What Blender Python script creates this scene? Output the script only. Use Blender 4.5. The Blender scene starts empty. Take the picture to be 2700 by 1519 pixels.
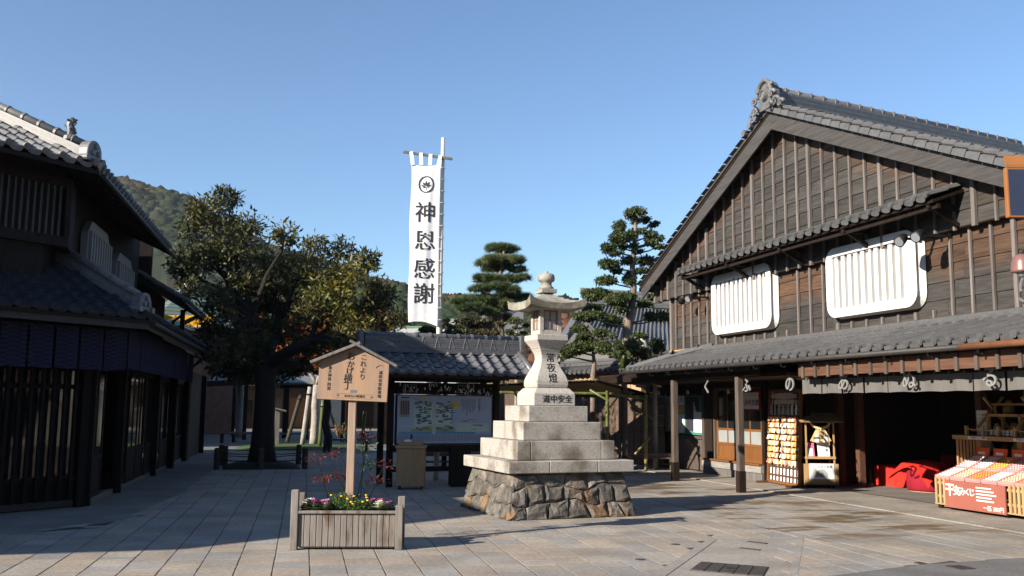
import bpy, math, random
import numpy as np
from mathutils import Vector, Matrix

random.seed(11)
rng = np.random.default_rng(5)
SC = bpy.context.scene
COL = SC.collection
R = math.radians

# ---------------------------------------------------------------- camera
FPX, CX, CY, EYE = 2470.0, 1350.0, 759.5, 1.65      # focal length in photo pixels (2700 wide), eye height in metres
PITCH, ROLL, PSI = R(7.2), R(0.55), R(16.0)
fwd = Vector((math.sin(PSI) * math.cos(PITCH), math.cos(PSI) * math.cos(PITCH), math.sin(PITCH)))
r0 = Vector((math.cos(PSI), -math.sin(PSI), 0)); u0 = r0.cross(fwd)
rgt = r0 * math.cos(ROLL) + u0 * math.sin(ROLL); upv = u0 * math.cos(ROLL) - r0 * math.sin(ROLL)
cam_d = bpy.data.cameras.new('camera'); cam = bpy.data.objects.new('camera', cam_d); COL.objects.link(cam)
cam_d.sensor_width = 36.0; cam_d.lens = 36.0 * FPX / 2700.0; cam_d.clip_end = 5000; cam_d.clip_start = 0.1
m3 = Matrix((rgt, upv, -fwd)).transposed()
cam.matrix_world = Matrix.Translation((0, 0, EYE)) @ m3.to_4x4()
SC.camera = cam

# ---------------------------------------------------------------- sky, sun, exposure
SUN_DIR = Vector((math.cos(R(23.5)) * math.cos(R(20)), math.cos(R(23.5)) * math.sin(R(20)), -math.sin(R(23.5))))   # way the light travels
world = bpy.data.worlds.new('World'); SC.world = world; world.use_nodes = True
wn = world.node_tree.nodes; wl = world.node_tree.links
bg = wn['Background']; sky = wn.new('ShaderNodeTexSky'); sky.sky_type = 'NISHITA'; sky.sun_disc = False
sky.sun_elevation = R(23.5)
sky.sun_rotation = math.atan2(-SUN_DIR.x, -SUN_DIR.y)
sky.air_density = 1.0; sky.dust_density = 0.0; sky.ozone_density = 4.2; sky.altitude = 50
wl.new(sky.outputs[0], bg.inputs[0]); bg.inputs[1].default_value = 0.080
sd = bpy.data.lights.new('sun', 'SUN'); sun = bpy.data.objects.new('sun', sd); COL.objects.link(sun)
sd.energy = 5.0; sd.angle = R(0.53); sd.color = (1.0, 0.91, 0.78)
sun.rotation_euler = SUN_DIR.to_track_quat('-Z', 'Y').to_euler()
SC.view_settings.view_transform = 'Standard'; SC.view_settings.look = 'None'
SC.view_settings.exposure = 1.2; SC.view_settings.gamma = 1.0; SC.view_settings.use_curve_mapping = False
SC.cycles.max_bounces = 6; SC.cycles.diffuse_bounces = 3; SC.cycles.glossy_bounces = 3
SC.cycles.transparent_max_bounces = 8; SC.cycles.use_denoising = True
SC.cycles.caustics_reflective = False; SC.cycles.caustics_refractive = False

# ---------------------------------------------------------------- where a point of the photograph lies in the place
def ray(px, py):
    return fwd + rgt * ((px - CX) / FPX) + upv * ((CY - py) / FPX)
def at(px, py, depth):
    d = ray(px, py); t = depth / (d.x * math.sin(PSI) + d.y * math.cos(PSI))
    return Vector((0, 0, EYE)) + d * t
def gnd(px, py, z=0.0):
    d = ray(px, py); return Vector((0, 0, EYE)) + d * ((z - EYE) / d.z)

# ---------------------------------------------------------------- mesh helpers
INV = {}                                            # things whose parts are given in place coordinates
def attach(o, parent):
    o.parent = parent
    if parent.name in INV: o.matrix_parent_inverse = INV[parent.name]
class MB:
    def __init__(s): s.v = []; s.f = []
    def add(s, vs, fs):
        o = len(s.v); s.v += [tuple(v) for v in vs]; s.f += [tuple(i + o for i in f) for f in fs]; return s
    def box(s, x0, y0, z0, x1, y1, z1):
        return s.add([(x0,y0,z0),(x1,y0,z0),(x1,y1,z0),(x0,y1,z0),(x0,y0,z1),(x1,y0,z1),(x1,y1,z1),(x0,y1,z1)],
                     [(0,3,2,1),(4,5,6,7),(0,1,5,4),(1,2,6,5),(2,3,7,6),(3,0,4,7)])
    def bar(s, p, q, w, h, up=(0,0,1)):
        p = Vector(p); q = Vector(q); d = (q - p).normalized(); up = Vector(up)
        a = d.cross(up)
        if a.length < 1e-4: a = d.cross(Vector((0,1,0)))
        a.normalize(); b = a.cross(d); a *= w / 2; b *= h / 2
        return s.add([p-a-b, p+a-b, p+a+b, p-a+b, q-a-b, q+a-b, q+a+b, q-a+b],
                     [(0,1,2,3),(4,7,6,5),(0,4,5,1),(1,5,6,2),(2,6,7,3),(3,7,4,0)])
    def tube(s, pts, rad, n=8, cap=True):
        pts = [Vector(p) for p in pts]
        if not isinstance(rad, (list, tuple)): rad = [rad] * len(pts)
        ref = Vector((0.31, 0.17, 0.93)) if abs((pts[-1] - pts[0]).normalized().z) < .9 else Vector((1, .1, 0))
        vs = []; fs = []
        for i, p in enumerate(pts):
            d = (pts[min(i+1, len(pts)-1)] - pts[max(i-1, 0)]).normalized()
            a = d.cross(ref).normalized(); b = d.cross(a)
            for k in range(n):
                t = 2 * math.pi * k / n; vs.append(p + (a * math.cos(t) + b * math.sin(t)) * rad[i])
        for i in range(len(pts) - 1):
            for k in range(n):
                fs.append((i*n+k, i*n+(k+1)%n, (i+1)*n+(k+1)%n, (i+1)*n+k))
        if cap: fs.append(tuple(range(n-1, -1, -1))); fs.append(tuple((len(pts)-1)*n+k for k in range(n)))
        return s.add(vs, fs)
    def lathe(s, prof, n=20, c=(0,0,0)):
        vs = []; fs = []; m = len(prof)
        for (r, z) in prof:
            for k in range(n):
                t = 2*math.pi*k/n; vs.append((c[0]+r*math.cos(t), c[1]+r*math.sin(t), c[2]+z))
        for i in range(m-1):
            for k in range(n): fs.append((i*n+k, i*n+(k+1)%n, (i+1)*n+(k+1)%n, (i+1)*n+k))
        fs.append(tuple(range(n-1,-1,-1))); fs.append(tuple((m-1)*n+k for k in range(n)))
        return s.add(vs, fs)
    def frust(s, rings):
        """square-ish rings: list of (half, z) or (hx, hy, z)"""
        vs = []; fs = []
        for rg in rings:
            hx, hy, z = (rg[0], rg[0], rg[1]) if len(rg) == 2 else rg
            vs += [(-hx,-hy,z),(hx,-hy,z),(hx,hy,z),(-hx,hy,z)]
        for i in range(len(rings)-1):
            for k in range(4): fs.append((i*4+k, i*4+(k+1)%4, (i+1)*4+(k+1)%4, (i+1)*4+k))
        fs.append((3,2,1,0)); b = (len(rings)-1)*4; fs.append((b,b+1,b+2,b+3))
        return s.add(vs, fs)
    def prism(s, poly, ext):
        """poly: 3D points (planar, ccw seen from the outside), ext: extrusion vector pointing to the inside"""
        n = len(poly); e = Vector(ext); vs = [Vector(p) for p in poly] + [Vector(p) + e for p in poly]
        fs = [tuple(range(n)), tuple(range(2*n-1, n-1, -1))]
        for k in range(n): fs.append((k, n+k, n+(k+1)%n, (k+1)%n))
        return s.add(vs, fs)
    def mesh(s, name, mat, smooth=False):
        me = bpy.data.meshes.new(name); me.from_pydata(s.v, [], s.f); me.update()
        if mat: me.materials.append(mat)
        if smooth: me.polygons.foreach_set('use_smooth', [True]*len(me.polygons))
        return me
    def build(s, name, mat, parent=None, smooth=False, bevel=0.0, loc=None, rz=None, seg=2):
        o = bpy.data.objects.new(name, s.mesh(name, mat, smooth)); COL.objects.link(o)
        if parent is not None: attach(o, parent)
        if loc is not None: o.location = loc
        if rz is not None: o.rotation_euler = (0, 0, rz)
        if bevel: 
            b = o.modifiers.new('bevel', 'BEVEL'); b.width = bevel; b.segments = seg; b.limit_method = 'ANGLE'
        return o

def link(name, me, parent=None, mw=None):
    o = bpy.data.objects.new(name, me); COL.objects.link(o)
    if parent is not None: attach(o, parent)
    if mw is not None: o.matrix_basis = mw
    return o
def tag(o, label=None, cat=None, group=None, kind=None):
    if label: o['label'] = label
    if cat: o['category'] = cat
    if group: o['group'] = group
    if kind: o['kind'] = kind
    return o
def thing(name, loc, label, cat, rz=0.0, group=None):
    o = bpy.data.objects.new(name, None); COL.objects.link(o); o.location = loc; o.rotation_euler = (0, 0, rz)
    o.empty_display_size = .2
    return tag(o, label, cat, group)
def placed(name, loc, label, cat, group=None):
    """a thing whose parts are written in place coordinates"""
    o = thing(name, loc, label, cat, 0.0, group); INV[o.name] = Matrix.Translation(-Vector(loc)); return o
def copy_tree(o, parent=None):
    c = o.copy(); COL.objects.link(c); c.parent = parent
    for ch in list(o.children): copy_tree(ch, c)
    return c
def frame(o, U, V, N):
    return Matrix(((U[0],V[0],N[0],o[0]),(U[1],V[1],N[1],o[1]),(U[2],V[2],N[2],o[2]),(0,0,0,1)))
def fast_mesh(name, verts, faces_n, idx, mat, smooth=False):
    """verts (n,3) array, polygons all with faces_n corners, idx flat"""
    me = bpy.data.meshes.new(name); nv = len(verts); nf = len(idx)//faces_n
    me.vertices.add(nv); me.vertices.foreach_set('co', np.asarray(verts, dtype=np.float32).ravel())
    me.loops.add(len(idx)); me.loops.foreach_set('vertex_index', np.asarray(idx, dtype=np.int32))
    me.polygons.add(nf); me.polygons.foreach_set('loop_start', np.arange(0, nf*faces_n, faces_n, dtype=np.int32))
    me.polygons.foreach_set('loop_total', np.full(nf, faces_n, dtype=np.int32))
    me.update(); me.validate()
    if mat: me.materials.append(mat)
    if smooth: me.polygons.foreach_set('use_smooth', [True]*nf)
    return me

# ---------------------------------------------------------------- materials
MATS = {}
def mat(name, cols, scale=4.0, stretch=(1,1,1), rough=.75, bump=.15, bscale=None, rnd=.0, spec=.3, metal=0.0, detail=6.0,
        island=False, pos=None, coord='Object', trans=0.0, rvar=.0, hue=0.0, stain=None):
    """cols: list of (pos, (r,g,b)); noise drives the ramp. rnd: brightness change from piece to piece."""
    m = bpy.data.materials.new(name); m.use_nodes = True; nt = m.node_tree; N = nt.nodes; L = nt.links
    b = N['Principled BSDF']; MATS[name] = m
    b.inputs['Roughness'].default_value = rough; b.inputs['Specular IOR Level'].default_value = spec; b.inputs['Metallic'].default_value = metal
    tc = N.new('ShaderNodeTexCoord'); mp = N.new('ShaderNodeMapping'); mp.inputs['Scale'].default_value = stretch
    if coord == 'World':
        g = N.new('ShaderNodeNewGeometry'); L.new(g.outputs['Position'], mp.inputs['Vector'])
    else: L.new(tc.outputs['Object'], mp.inputs['Vector'])
    oi = N.new('ShaderNodeObjectInfo'); w = N.new('ShaderNodeMath'); w.operation = 'MULTIPLY'; w.inputs[1].default_value = 37.0
    L.new(oi.outputs['Random'], w.inputs[0])
    nz = N.new('ShaderNodeTexNoise'); nz.noise_dimensions = '4D'; nz.inputs['Scale'].default_value = scale; nz.inputs['Detail'].default_value = detail
    nz.inputs['Roughness'].default_value = .62
    L.new(mp.outputs[0], nz.inputs['Vector']); L.new(w.outputs[0], nz.inputs['W'])
    rp = N.new('ShaderNodeValToRGB')
    el = rp.color_ramp.elements
    while len(el) > 1: el.remove(el[-1])
    if len(cols) == 2 and cols[0][0] == 0 and cols[1][0] == 1: cols = [(.3, cols[0][1]), (.7, cols[1][1])]
    el[0].position = cols[0][0]; el[0].color = (*cols[0][1], 1)
    for p, c in cols[1:]:
        e = el.new(p); e.color = (*c, 1)
    L.new(nz.outputs[0], rp.inputs[0]); out = rp.outputs[0]
    if rnd or hue:
        rv = oi.outputs['Random']
        if island:
            g2 = N.new('ShaderNodeNewGeometry'); ad = N.new('ShaderNodeMath'); ad.operation = 'ADD'; fr = N.new('ShaderNodeMath'); fr.operation = 'FRACT'
            L.new(g2.outputs['Random Per Island'], ad.inputs[0]); L.new(oi.outputs['Random'], ad.inputs[1]); L.new(ad.outputs[0], fr.inputs[0]); rv = fr.outputs[0]
        mr = N.new('ShaderNodeMapRange'); mr.inputs['To Min'].default_value = 1 - rnd; mr.inputs['To Max'].default_value = 1 + rnd
        L.new(rv, mr.inputs['Value'])
        hs = N.new('ShaderNodeHueSaturation'); L.new(out, hs.inputs['Color']); L.new(mr.outputs[0], hs.inputs['Value'])
        if hue:
            mh = N.new('ShaderNodeMapRange'); mh.inputs['To Min'].default_value = .5 - hue; mh.inputs['To Max'].default_value = .5 + hue
            m7 = N.new('ShaderNodeMath'); m7.operation = 'MULTIPLY'; m7.inputs[1].default_value = 7.13
            m8 = N.new('ShaderNodeMath'); m8.operation = 'FRACT'; L.new(rv, m7.inputs[0]); L.new(m7.outputs[0], m8.inputs[0])
            L.new(m8.outputs[0], mh.inputs['Value']); L.new(mh.outputs[0], hs.inputs['Hue'])
        out = hs.outputs[0]
    if stain:                                       # (tint, scale, stretch, lo, hi)
        ms = N.new('ShaderNodeMapping'); ms.inputs['Scale'].default_value = stain[2]; L.new(tc.outputs['Object'], ms.inputs['Vector'])
        ns = N.new('ShaderNodeTexNoise'); ns.inputs['Scale'].default_value = stain[1]; ns.inputs['Detail'].default_value = 6; L.new(ms.outputs[0], ns.inputs['Vector'])
        rs = N.new('ShaderNodeMapRange'); rs.interpolation_type = 'SMOOTHSTEP'; rs.inputs['From Min'].default_value = stain[3]; rs.inputs['From Max'].default_value = stain[4]; L.new(ns.outputs[0], rs.inputs['Value'])
        xs = N.new('ShaderNodeMix'); xs.data_type = 'RGBA'; xs.blend_type = 'MULTIPLY'; L.new(rs.outputs[0], xs.inputs['Factor']); L.new(out, xs.inputs['A']); xs.inputs['B'].default_value = (*stain[0], 1)
        out = xs.outputs['Result']
    L.new(out, b.inputs['Base Color'])
    if bump:
        bp = N.new('ShaderNodeBump'); bp.inputs['Strength'].default_value = bump; bp.inputs['Distance'].default_value = .02
        if bscale:
            n2 = N.new('ShaderNodeTexNoise'); n2.inputs['Scale'].default_value = bscale; n2.inputs['Detail'].default_value = 4
            L.new(mp.outputs[0], n2.inputs['Vector']); L.new(n2.outputs[0], bp.inputs['Height'])
        else: L.new(nz.outputs[0], bp.inputs['Height'])
        L.new(bp.outputs[0], b.inputs['Normal'])
    if rvar:
        mrr = N.new('ShaderNodeMapRange'); mrr.inputs['To Min'].default_value = rough - rvar; mrr.inputs['To Max'].default_value = min(1, rough + rvar)
        L.new(nz.outputs[0], mrr.inputs['Value']); L.new(mrr.outputs[0], b.inputs['Roughness'])
    if trans:
        tr = N.new('ShaderNodeBsdfTranslucent'); mx = N.new('ShaderNodeMixShader'); mx.inputs[0].default_value = trans
        L.new(out, tr.inputs['Color']); L.new(b.outputs[0], mx.inputs[1]); L.new(tr.outputs[0], mx.inputs[2])
        L.new(mx.outputs[0], N['Material Output'].inputs['Surface'])
    m['_ramp'] = 1
    return m
def two(name, a, b, **k): return mat(name, [(0, a), (1, b)], **k)
def plain(name, c, **k): return mat(name, [(0, tuple(x*.9 for x in c)), (1, tuple(min(1, x*1.08) for x in c))], **k)

VG = (9, 9, .7); YG = (9, .7, 9); XG = (.7, 9, 9)           # grain along z / y / x
W_DARK = two('dark_old_wood', (.010,.006,.005), (.026,.017,.012), scale=3, stretch=VG, rnd=.25, rough=.7, spec=.12)
W_DARKY = two('dark_old_beam', (.012,.0075,.0055), (.030,.019,.013), scale=3, stretch=YG, rnd=.25, rough=.7, spec=.12)
W_POST = two('weathered_post_wood', (.05,.036,.029), (.115,.088,.072), scale=3, stretch=VG, rnd=.15, rough=.8)
W_GREY = two('weathered_grey_wood', (.085,.075,.068), (.18,.163,.15), scale=3, stretch=VG, rnd=.18, rough=.85)
W_RAKE = two('grey_bargeboard_wood', (.030,.027,.026), (.070,.064,.061), scale=3, stretch=YG, rough=.8)
W_BATTEN = two('grey_batten_wood', (.09,.077,.070), (.18,.155,.142), scale=3, stretch=VG, rnd=.15, rough=.85)
W_STRIP = two('red_brown_board', (.058,.026,.016), (.13,.064,.038), scale=3, stretch=YG, rnd=.12, rough=.7)
W_PALE = two('pale_new_wood', (.34,.20,.085), (.46,.30,.15), scale=3, stretch=VG, rnd=.1, rough=.6)
W_PALEY = two('pale_new_board', (.34,.20,.085), (.46,.30,.15), scale=3, stretch=YG, rnd=.1, rough=.6)
W_ORANGE = two('orange_varnished_wood', (.12,.046,.014), (.20,.085,.028), scale=3, stretch=VG, rnd=.1, rough=.5)
W_SIGN = mat('cedar_sign_board', [(.25,(.20,.14,.108)), (.5,(.285,.185,.125)), (.72,(.36,.215,.115))], scale=1.7, stretch=(5,5,.45), rough=.7)
W_POLE = two('cedar_sign_post', (.22,.15,.11), (.33,.24,.18), scale=3, stretch=VG, rough=.75)
W_TAN = two('tan_cabinet_wood', (.30,.165,.075), (.42,.25,.12), scale=2.5, stretch=VG, rough=.6)
W_BROWN = two('brown_fence_board', (.065,.042,.03), (.135,.092,.068), scale=3, stretch=VG, rnd=.2, rough=.85)
TILE = two('grey_roof_tile', (.072,.073,.079), (.118,.119,.127), scale=9, rnd=.14, rough=.42, spec=.5, bump=.05, island=True)
TILE_L = two('pale_grey_roof_tile', (.066,.065,.066), (.105,.103,.102), scale=9, rnd=.12, rough=.5, spec=.4, bump=.05, island=True)
TILE_D = two('worn_ridge_tile', (.085,.083,.083), (.165,.16,.157), scale=9, rnd=.15, rough=.5, spec=.5, bump=.08, island=True)
GRAN = mat('pale_granite', [(.30,(.20,.185,.165)), (.42,(.36,.33,.29)), (.60,(.42,.39,.345)), (.72,(.48,.45,.40))], scale=38, rough=.8, bump=.12, detail=3)
WHITE = plain('white_plaster', (.58,.575,.56), scale=3, rough=.6, bump=.03)
CLOTHW = plain('white_banner_cloth', (.82,.82,.82), scale=6, rough=.8, bump=.02, trans=.25)
INK = plain('black_ink', (.018,.017,.017), rough=.7, bump=0)
INKS = plain('faded_black_ink', (.045,.04,.036), rough=.8, bump=0)
METALD = plain('dark_metal', (.012,.012,.013), rough=.5, bump=.05)
METALG = plain('grey_metal', (.35,.35,.36), rough=.35, metal=.8, bump=.03)
BAMBOO = two('green_bamboo', (.060,.080,.018), (.125,.135,.040), scale=2, stretch=(3,3,.8), rnd=.15, rough=.4)
BAMBOOY = two('dry_bamboo', (.23,.20,.09), (.34,.28,.13), scale=2, stretch=(3,3,.8), rnd=.15, rough=.45)
BARK = two('dark_tree_bark', (.009,.007,.006), (.028,.023,.018), scale=14, stretch=(1.5,1.5,.5), rough=.9, bump=.6)
BARKP = two('pale_pine_bark', (.11,.08,.062), (.24,.18,.14), scale=10, stretch=(1.4,1.4,.6), rough=.9, bump=.6)
BARKG = two('pale_grey_bark', (.20,.18,.15), (.36,.33,.29), scale=8, rough=.85, bump=.3)
GLASSD = plain('dark_window_glass', (.012,.013,.014), rough=.06, spec=.6, bump=0)
FROST = plain('frosted_glass', (.26,.27,.265), rough=.35, bump=0)
RED = two('bright_red_cloth', (.50,.014,.008), (.62,.025,.014), scale=3, rough=.85, bump=.05)
CRIM = two('crimson_cloth', (.20,.005,.014), (.28,.008,.02), scale=3, rough=.85, bump=.05)
PAPER = plain('white_paper', (.78,.77,.74), rough=.8, bump=0)

TEXTS = []
def text(s, size, parent, loc, rot, m=None, name='lettering', ext=.002, align='CENTER', off=0.0, sx=1.0):
    c = bpy.data.curves.new(name, 'FONT'); c.body = s; c.size = size; c.extrude = ext; c.align_x = align; c.align_y = 'CENTER'
    c.space_line = .92; c.resolution_u = 3
    c.materials.append(m or INK); TEXTS.append(None)
    o = bpy.data.objects.new(name, c); COL.objects.link(o); attach(o, parent); o.location = loc; o.rotation_euler = rot; o.scale = (sx, 1, 1); TEXTS[-1] = [o, None, off * size]
    return o
def vtext(s, size, parent, x, ztop, y, m=None, step=1.05, rot=(R(90),0,0), axis='x', off=0.0, sx=1.0, name='lettering'):
    """characters written top to bottom on a face towards -y (axis x) or towards -x (axis y, rot given)"""
    for i, ch in enumerate(s):
        z = ztop - size * step * (i + .5)
        p = (x, y, z) if axis == 'x' else (y, x, z)
        text(ch, size, parent, p, rot, m, name, off=off, sx=sx)

# ---------------------------------------------------------------- roof tiles
def tile_mesh(pw, ex, m, eave=False, name='tile', hs=1.0):
    """one pan tile with its roll on the right: x across, y up the slope, z off the roof"""
    pr = [(0,.012),(.10,-.002),(.25,-.014),(.42,-.016),(.58,-.006),(.68,.010),(.74,.040),(.80,.056),(.88,.060),(.95,.048),(1.0,.022),(1.03,.0)]
    pr = [(u, h*hs) for u, h in pr]; b = MB(); n = len(pr); L = ex + .05
    vs = [(u*pw, 0, h+.03) for u, h in pr] + [(u*pw, L, h+.004) for u, h in pr] + [(u*pw, .004, h-.004) for u, h in pr]
    fs = [(k, k+1, n+k+1, n+k) for k in range(n-1)] + [(2*n+k, 2*n+k+1, k+1, k) for k in range(n-1)]
    b.add(vs, fs)
    b.add([vs[0], vs[n], (0, L, -.03), (0, 0, -.01)], [(0,3,2,1)][:1])
    if eave:
        lip = [(u*pw, -.002, h+.03) for u, h in pr[:7]] + [(u*pw, -.002, h-.045+.012*math.cos(u*4)) for u, h in pr[:7]]
        b.add(lip, [(7+k, 7+k+1, k+1, k) for k in range(6)])
        c = (.87*pw, 0, .048); seg = 12; rr = .052
        b.add([(c[0]+rr*math.cos(2*math.pi*k/seg), y, c[2]+rr*math.sin(2*math.pi*k/seg)) for y in (-.022, .02) for k in range(seg)],
              [tuple(range(seg-1,-1,-1))[::-1]] + [(k, seg+k, seg+(k+1)%seg, (k+1)%seg)[::-1] for k in range(seg)])
        b.add([(c[0]+.6*rr*math.cos(2*math.pi*k/seg), -.028, c[2]+.6*rr*math.sin(2*math.pi*k/seg)) for k in range(seg)], [tuple(range(seg))])
    return b.mesh(name, m, smooth=False)
def tile_roof(parent, O, U, V, nu, nv, pw, ex, m, ok=None, joined=False, hs=1.0):
    """tiles from the eave line O + U*t up the slope V; ok(i, j) says whether the tile lies on the roof"""
    O = Vector(O); U = Vector(U).normalized(); V = Vector(V); V = (V - U * V.dot(U)).normalized(); Nn = U.cross(V)
    me = tile_mesh(pw, ex, m, hs=hs); mee = tile_mesh(pw, ex, m, True, hs=hs)
    bag = MB(); cnt = 0
    for j in range(nv):
        for i in range(nu):
            if ok and not ok(i, j): continue
            src = mee if j == 0 else me
            o = O + U*(i*pw) + V*(j*ex) + Nn * (.01 + random.uniform(-.004,.004))
            mw = frame(o, U, V, Nn) @ Matrix.Rotation(R(random.uniform(-.5,.5)), 4, 'Z')
            if joined: bag.add([mw @ v.co for v in src.vertices], [tuple(p.vertices) for p in src.polygons])
            else: link('tile', src, parent, mw)
            cnt += 1
    if joined: return tag(bag.build('roof_tiles', m, parent), kind='stuff')
# ================================================================ GROUND
def pave_mat(name, tones, wet=False):
    m = bpy.data.materials.new(name); m.use_nodes = True; nt = m.node_tree; N = nt.nodes; L = nt.links; b = N['Principled BSDF']
    g = N.new('ShaderNodeNewGeometry'); oi = N.new('ShaderNodeObjectInfo')
    ad = N.new('ShaderNodeMath'); ad.operation = 'ADD'; fr = N.new('ShaderNodeMath'); fr.operation = 'FRACT'
    L.new(g.outputs['Random Per Island'], ad.inputs[0]); L.new(oi.outputs['Random'], ad.inputs[1]); L.new(ad.outputs[0], fr.inputs[0])
    rp = N.new('ShaderNodeValToRGB'); rp.color_ramp.interpolation = 'CONSTANT'; el = rp.color_ramp.elements
    el[0].position = 0; el[0].color = (*tones[0], 1); el[1].position = 1/len(tones); el[1].color = (*tones[1], 1)
    for i in range(2, len(tones)):
        e = el.new(i/len(tones)); e.color = (*tones[i], 1)
    L.new(fr.outputs[0], rp.inputs[0])
    def noise(scale, det=4, stretch=None):
        n = N.new('ShaderNodeTexNoise'); n.inputs['Scale'].default_value = scale; n.inputs['Detail'].default_value = det
        if stretch:
            mp = N.new('ShaderNodeMapping'); mp.inputs['Scale'].default_value = stretch; mp.inputs['Rotation'].default_value = (0, 0, R(25))
            L.new(g.outputs['Position'], mp.inputs['Vector']); L.new(mp.outputs[0], n.inputs['Vector'])
        else: L.new(g.outputs['Position'], n.inputs['Vector'])
        return n
    def mrange(src, a, bb, c, d):
        r = N.new('ShaderNodeMapRange'); r.interpolation_type = 'SMOOTHSTEP'
        r.inputs['From Min'].default_value = a; r.inputs['From Max'].default_value = bb; r.inputs['To Min'].default_value = c; r.inputs['To Max'].default_value = d
        L.new(src, r.inputs['Value']); return r.outputs[0]
    def mul(a, bb):
        q = N.new('ShaderNodeMath'); q.operation = 'MULTIPLY'; L.new(a, q.inputs[0]); L.new(bb, q.inputs[1]); return q.outputs[0]
    sp = noise(70, 2); big = noise(1.3, 5); fine = noise(19, 4)
    v = mul(mul(mrange(sp.outputs[0], .3, .7, .80, 1.16), mrange(big.outputs[0], .3, .7, .84, 1.12)), mrange(fine.outputs[0], .3, .7, .86, 1.1))
    mx = N.new('ShaderNodeVectorMath'); mx.operation = 'SCALE'; L.new(rp.outputs[0], mx.inputs[0]); L.new(v, mx.inputs['Scale'])
    col = mx.outputs[0]; b.inputs['Roughness'].default_value = .82; b.inputs['Specular IOR Level'].default_value = .3
    if wet:
        sx = N.new('ShaderNodeSeparateXYZ'); L.new(g.outputs['Position'], sx.inputs[0])
        w1 = noise(1.0, 6, (.55, 1.5, 1)); w2 = noise(2.2, 5, (.7, 2.6, 1))
        ma = mul(mrange(sx.outputs['X'], 5.9, 7.0, 0, 1), mrange(sx.outputs['X'], 10.0, 10.5, 1, .25))
        ma = mul(ma, mul(mrange(sx.outputs['Y'], 9.8, 11.6, 0, 1), mrange(sx.outputs['Y'], 22, 26, 1, 0)))
        sm = N.new('ShaderNodeMath'); sm.operation = 'ADD'; L.new(w1.outputs[0], sm.inputs[0]); L.new(mul(w2.outputs[0], mrange(sx.outputs['Y'], -1e3, -999, 0, .55)), sm.inputs[1])
        mk = mul(mrange(sm.outputs[0], .77, .90, 0, 1), ma)
        dk = N.new('ShaderNodeMix'); dk.data_type = 'RGBA'; L.new(mk, dk.inputs['Factor']); L.new(col, dk.inputs['A'])
        d2 = N.new('ShaderNodeVectorMath'); d2.operation = 'MULTIPLY'; d2.inputs[1].default_value = (.50, .41, .31); L.new(col, d2.inputs[0]); L.new(d2.outputs[0], dk.inputs['B'])
        col = dk.outputs['Result']; L.new(mrange(mk, 0, 1, .82, .48), b.inputs['Roughness'])
    L.new(col, b.inputs['Base Color'])
    bp = N.new('ShaderNodeBump'); bp.inputs['Strength'].default_value = .35; bp.inputs['Distance'].default_value = .006
    L.new(fine.outputs[0], bp.inputs['Height']); L.new(bp.outputs[0], b.inputs['Normal'])
    return m
PAVE_A = pave_mat('paving_stone', [(.305,.256,.205), (.298,.262,.222), (.250,.235,.218), (.322,.270,.214), (.270,.230,.188), (.318,.284,.242), (.258,.231,.200), (.312,.258,.205), (.282,.252,.218), (.266,.250,.232)])
PAVE_B = pave_mat('damp_paving_stone', [(.295,.255,.207), (.258,.240,.215), (.308,.264,.211), (.275,.240,.203), (.285,.263,.235)], wet=True)
CONC = pave_mat('poured_concrete', [(.262,.238,.207), (.275,.25,.218)], wet=True)
CONC_L = pave_mat('grey_concrete', [(.17,.16,.145), (.185,.172,.158)])
ASPH = pave_mat('fine_grey_asphalt', [(.135,.13,.125), (.145,.14,.135)])
BED = plain('dark_joint_sand', (.060,.050,.042), scale=20, rough=.95)
GROUND = two('pale_earth', (.17,.15,.125), (.24,.21,.175), scale=.6, rough=.95, coord='World')

gr = tag(MB().add([(-1500,-300,-.03),(1500,-300,-.03),(1500,2500,-.03),(-1500,2500,-.03)], [(0,1,2,3)]).build('ground', GROUND), kind='structure')
plaza = tag(MB().box(-9, 4, -.028, 11.7, 46, -.0032).build('plaza_bed', BED), kind='structure')

def clip(poly, a, b):
    """keep the part of poly left of the line a->b"""
    out = []
    def side(p): return (b[0]-a[0])*(p[1]-a[1]) - (b[1]-a[1])*(p[0]-a[0])
    for i, p in enumerate(poly):
        q = poly[(i+1) % len(poly)]; sp, sq = side(p), side(q)
        if sp >= 0: out.append(p)
        if (sp > 0 > sq) or (sp < 0 < sq):
            t = sp / (sp - sq); out.append((p[0]+(q[0]-p[0])*t, p[1]+(q[1]-p[1])*t))
    return out
def area(p): return abs(sum(p[i][0]*p[(i+1)%len(p)][1]-p[(i+1)%len(p)][0]*p[i][1] for i in range(len(p))))/2 if len(p) > 2 else 0
def slab_geo(poly, z):
    """vertices and faces of one slab with a worn edge"""
    n = len(poly); cx = sum(p[0] for p in poly)/n; cy = sum(p[1] for p in poly)/n
    ins = []
    for p in poly:
        d = math.hypot(p[0]-cx, p[1]-cy) + 1e-6; k = .004/d; ins.append((p[0]+(cx-p[0])*k, p[1]+(cy-p[1])*k))
    vs = [(p[0],p[1],-.02) for p in poly] + [(p[0],p[1],z-.002) for p in poly] + [(p[0],p[1],z) for p in ins]
    fs = [tuple(2*n+k for k in range(n))]
    for a in (0, n):
        for k in range(n): fs.append((a+k, a+(k+1)%n, a+n+(k+1)%n, a+n+k))
    return vs, fs
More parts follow.
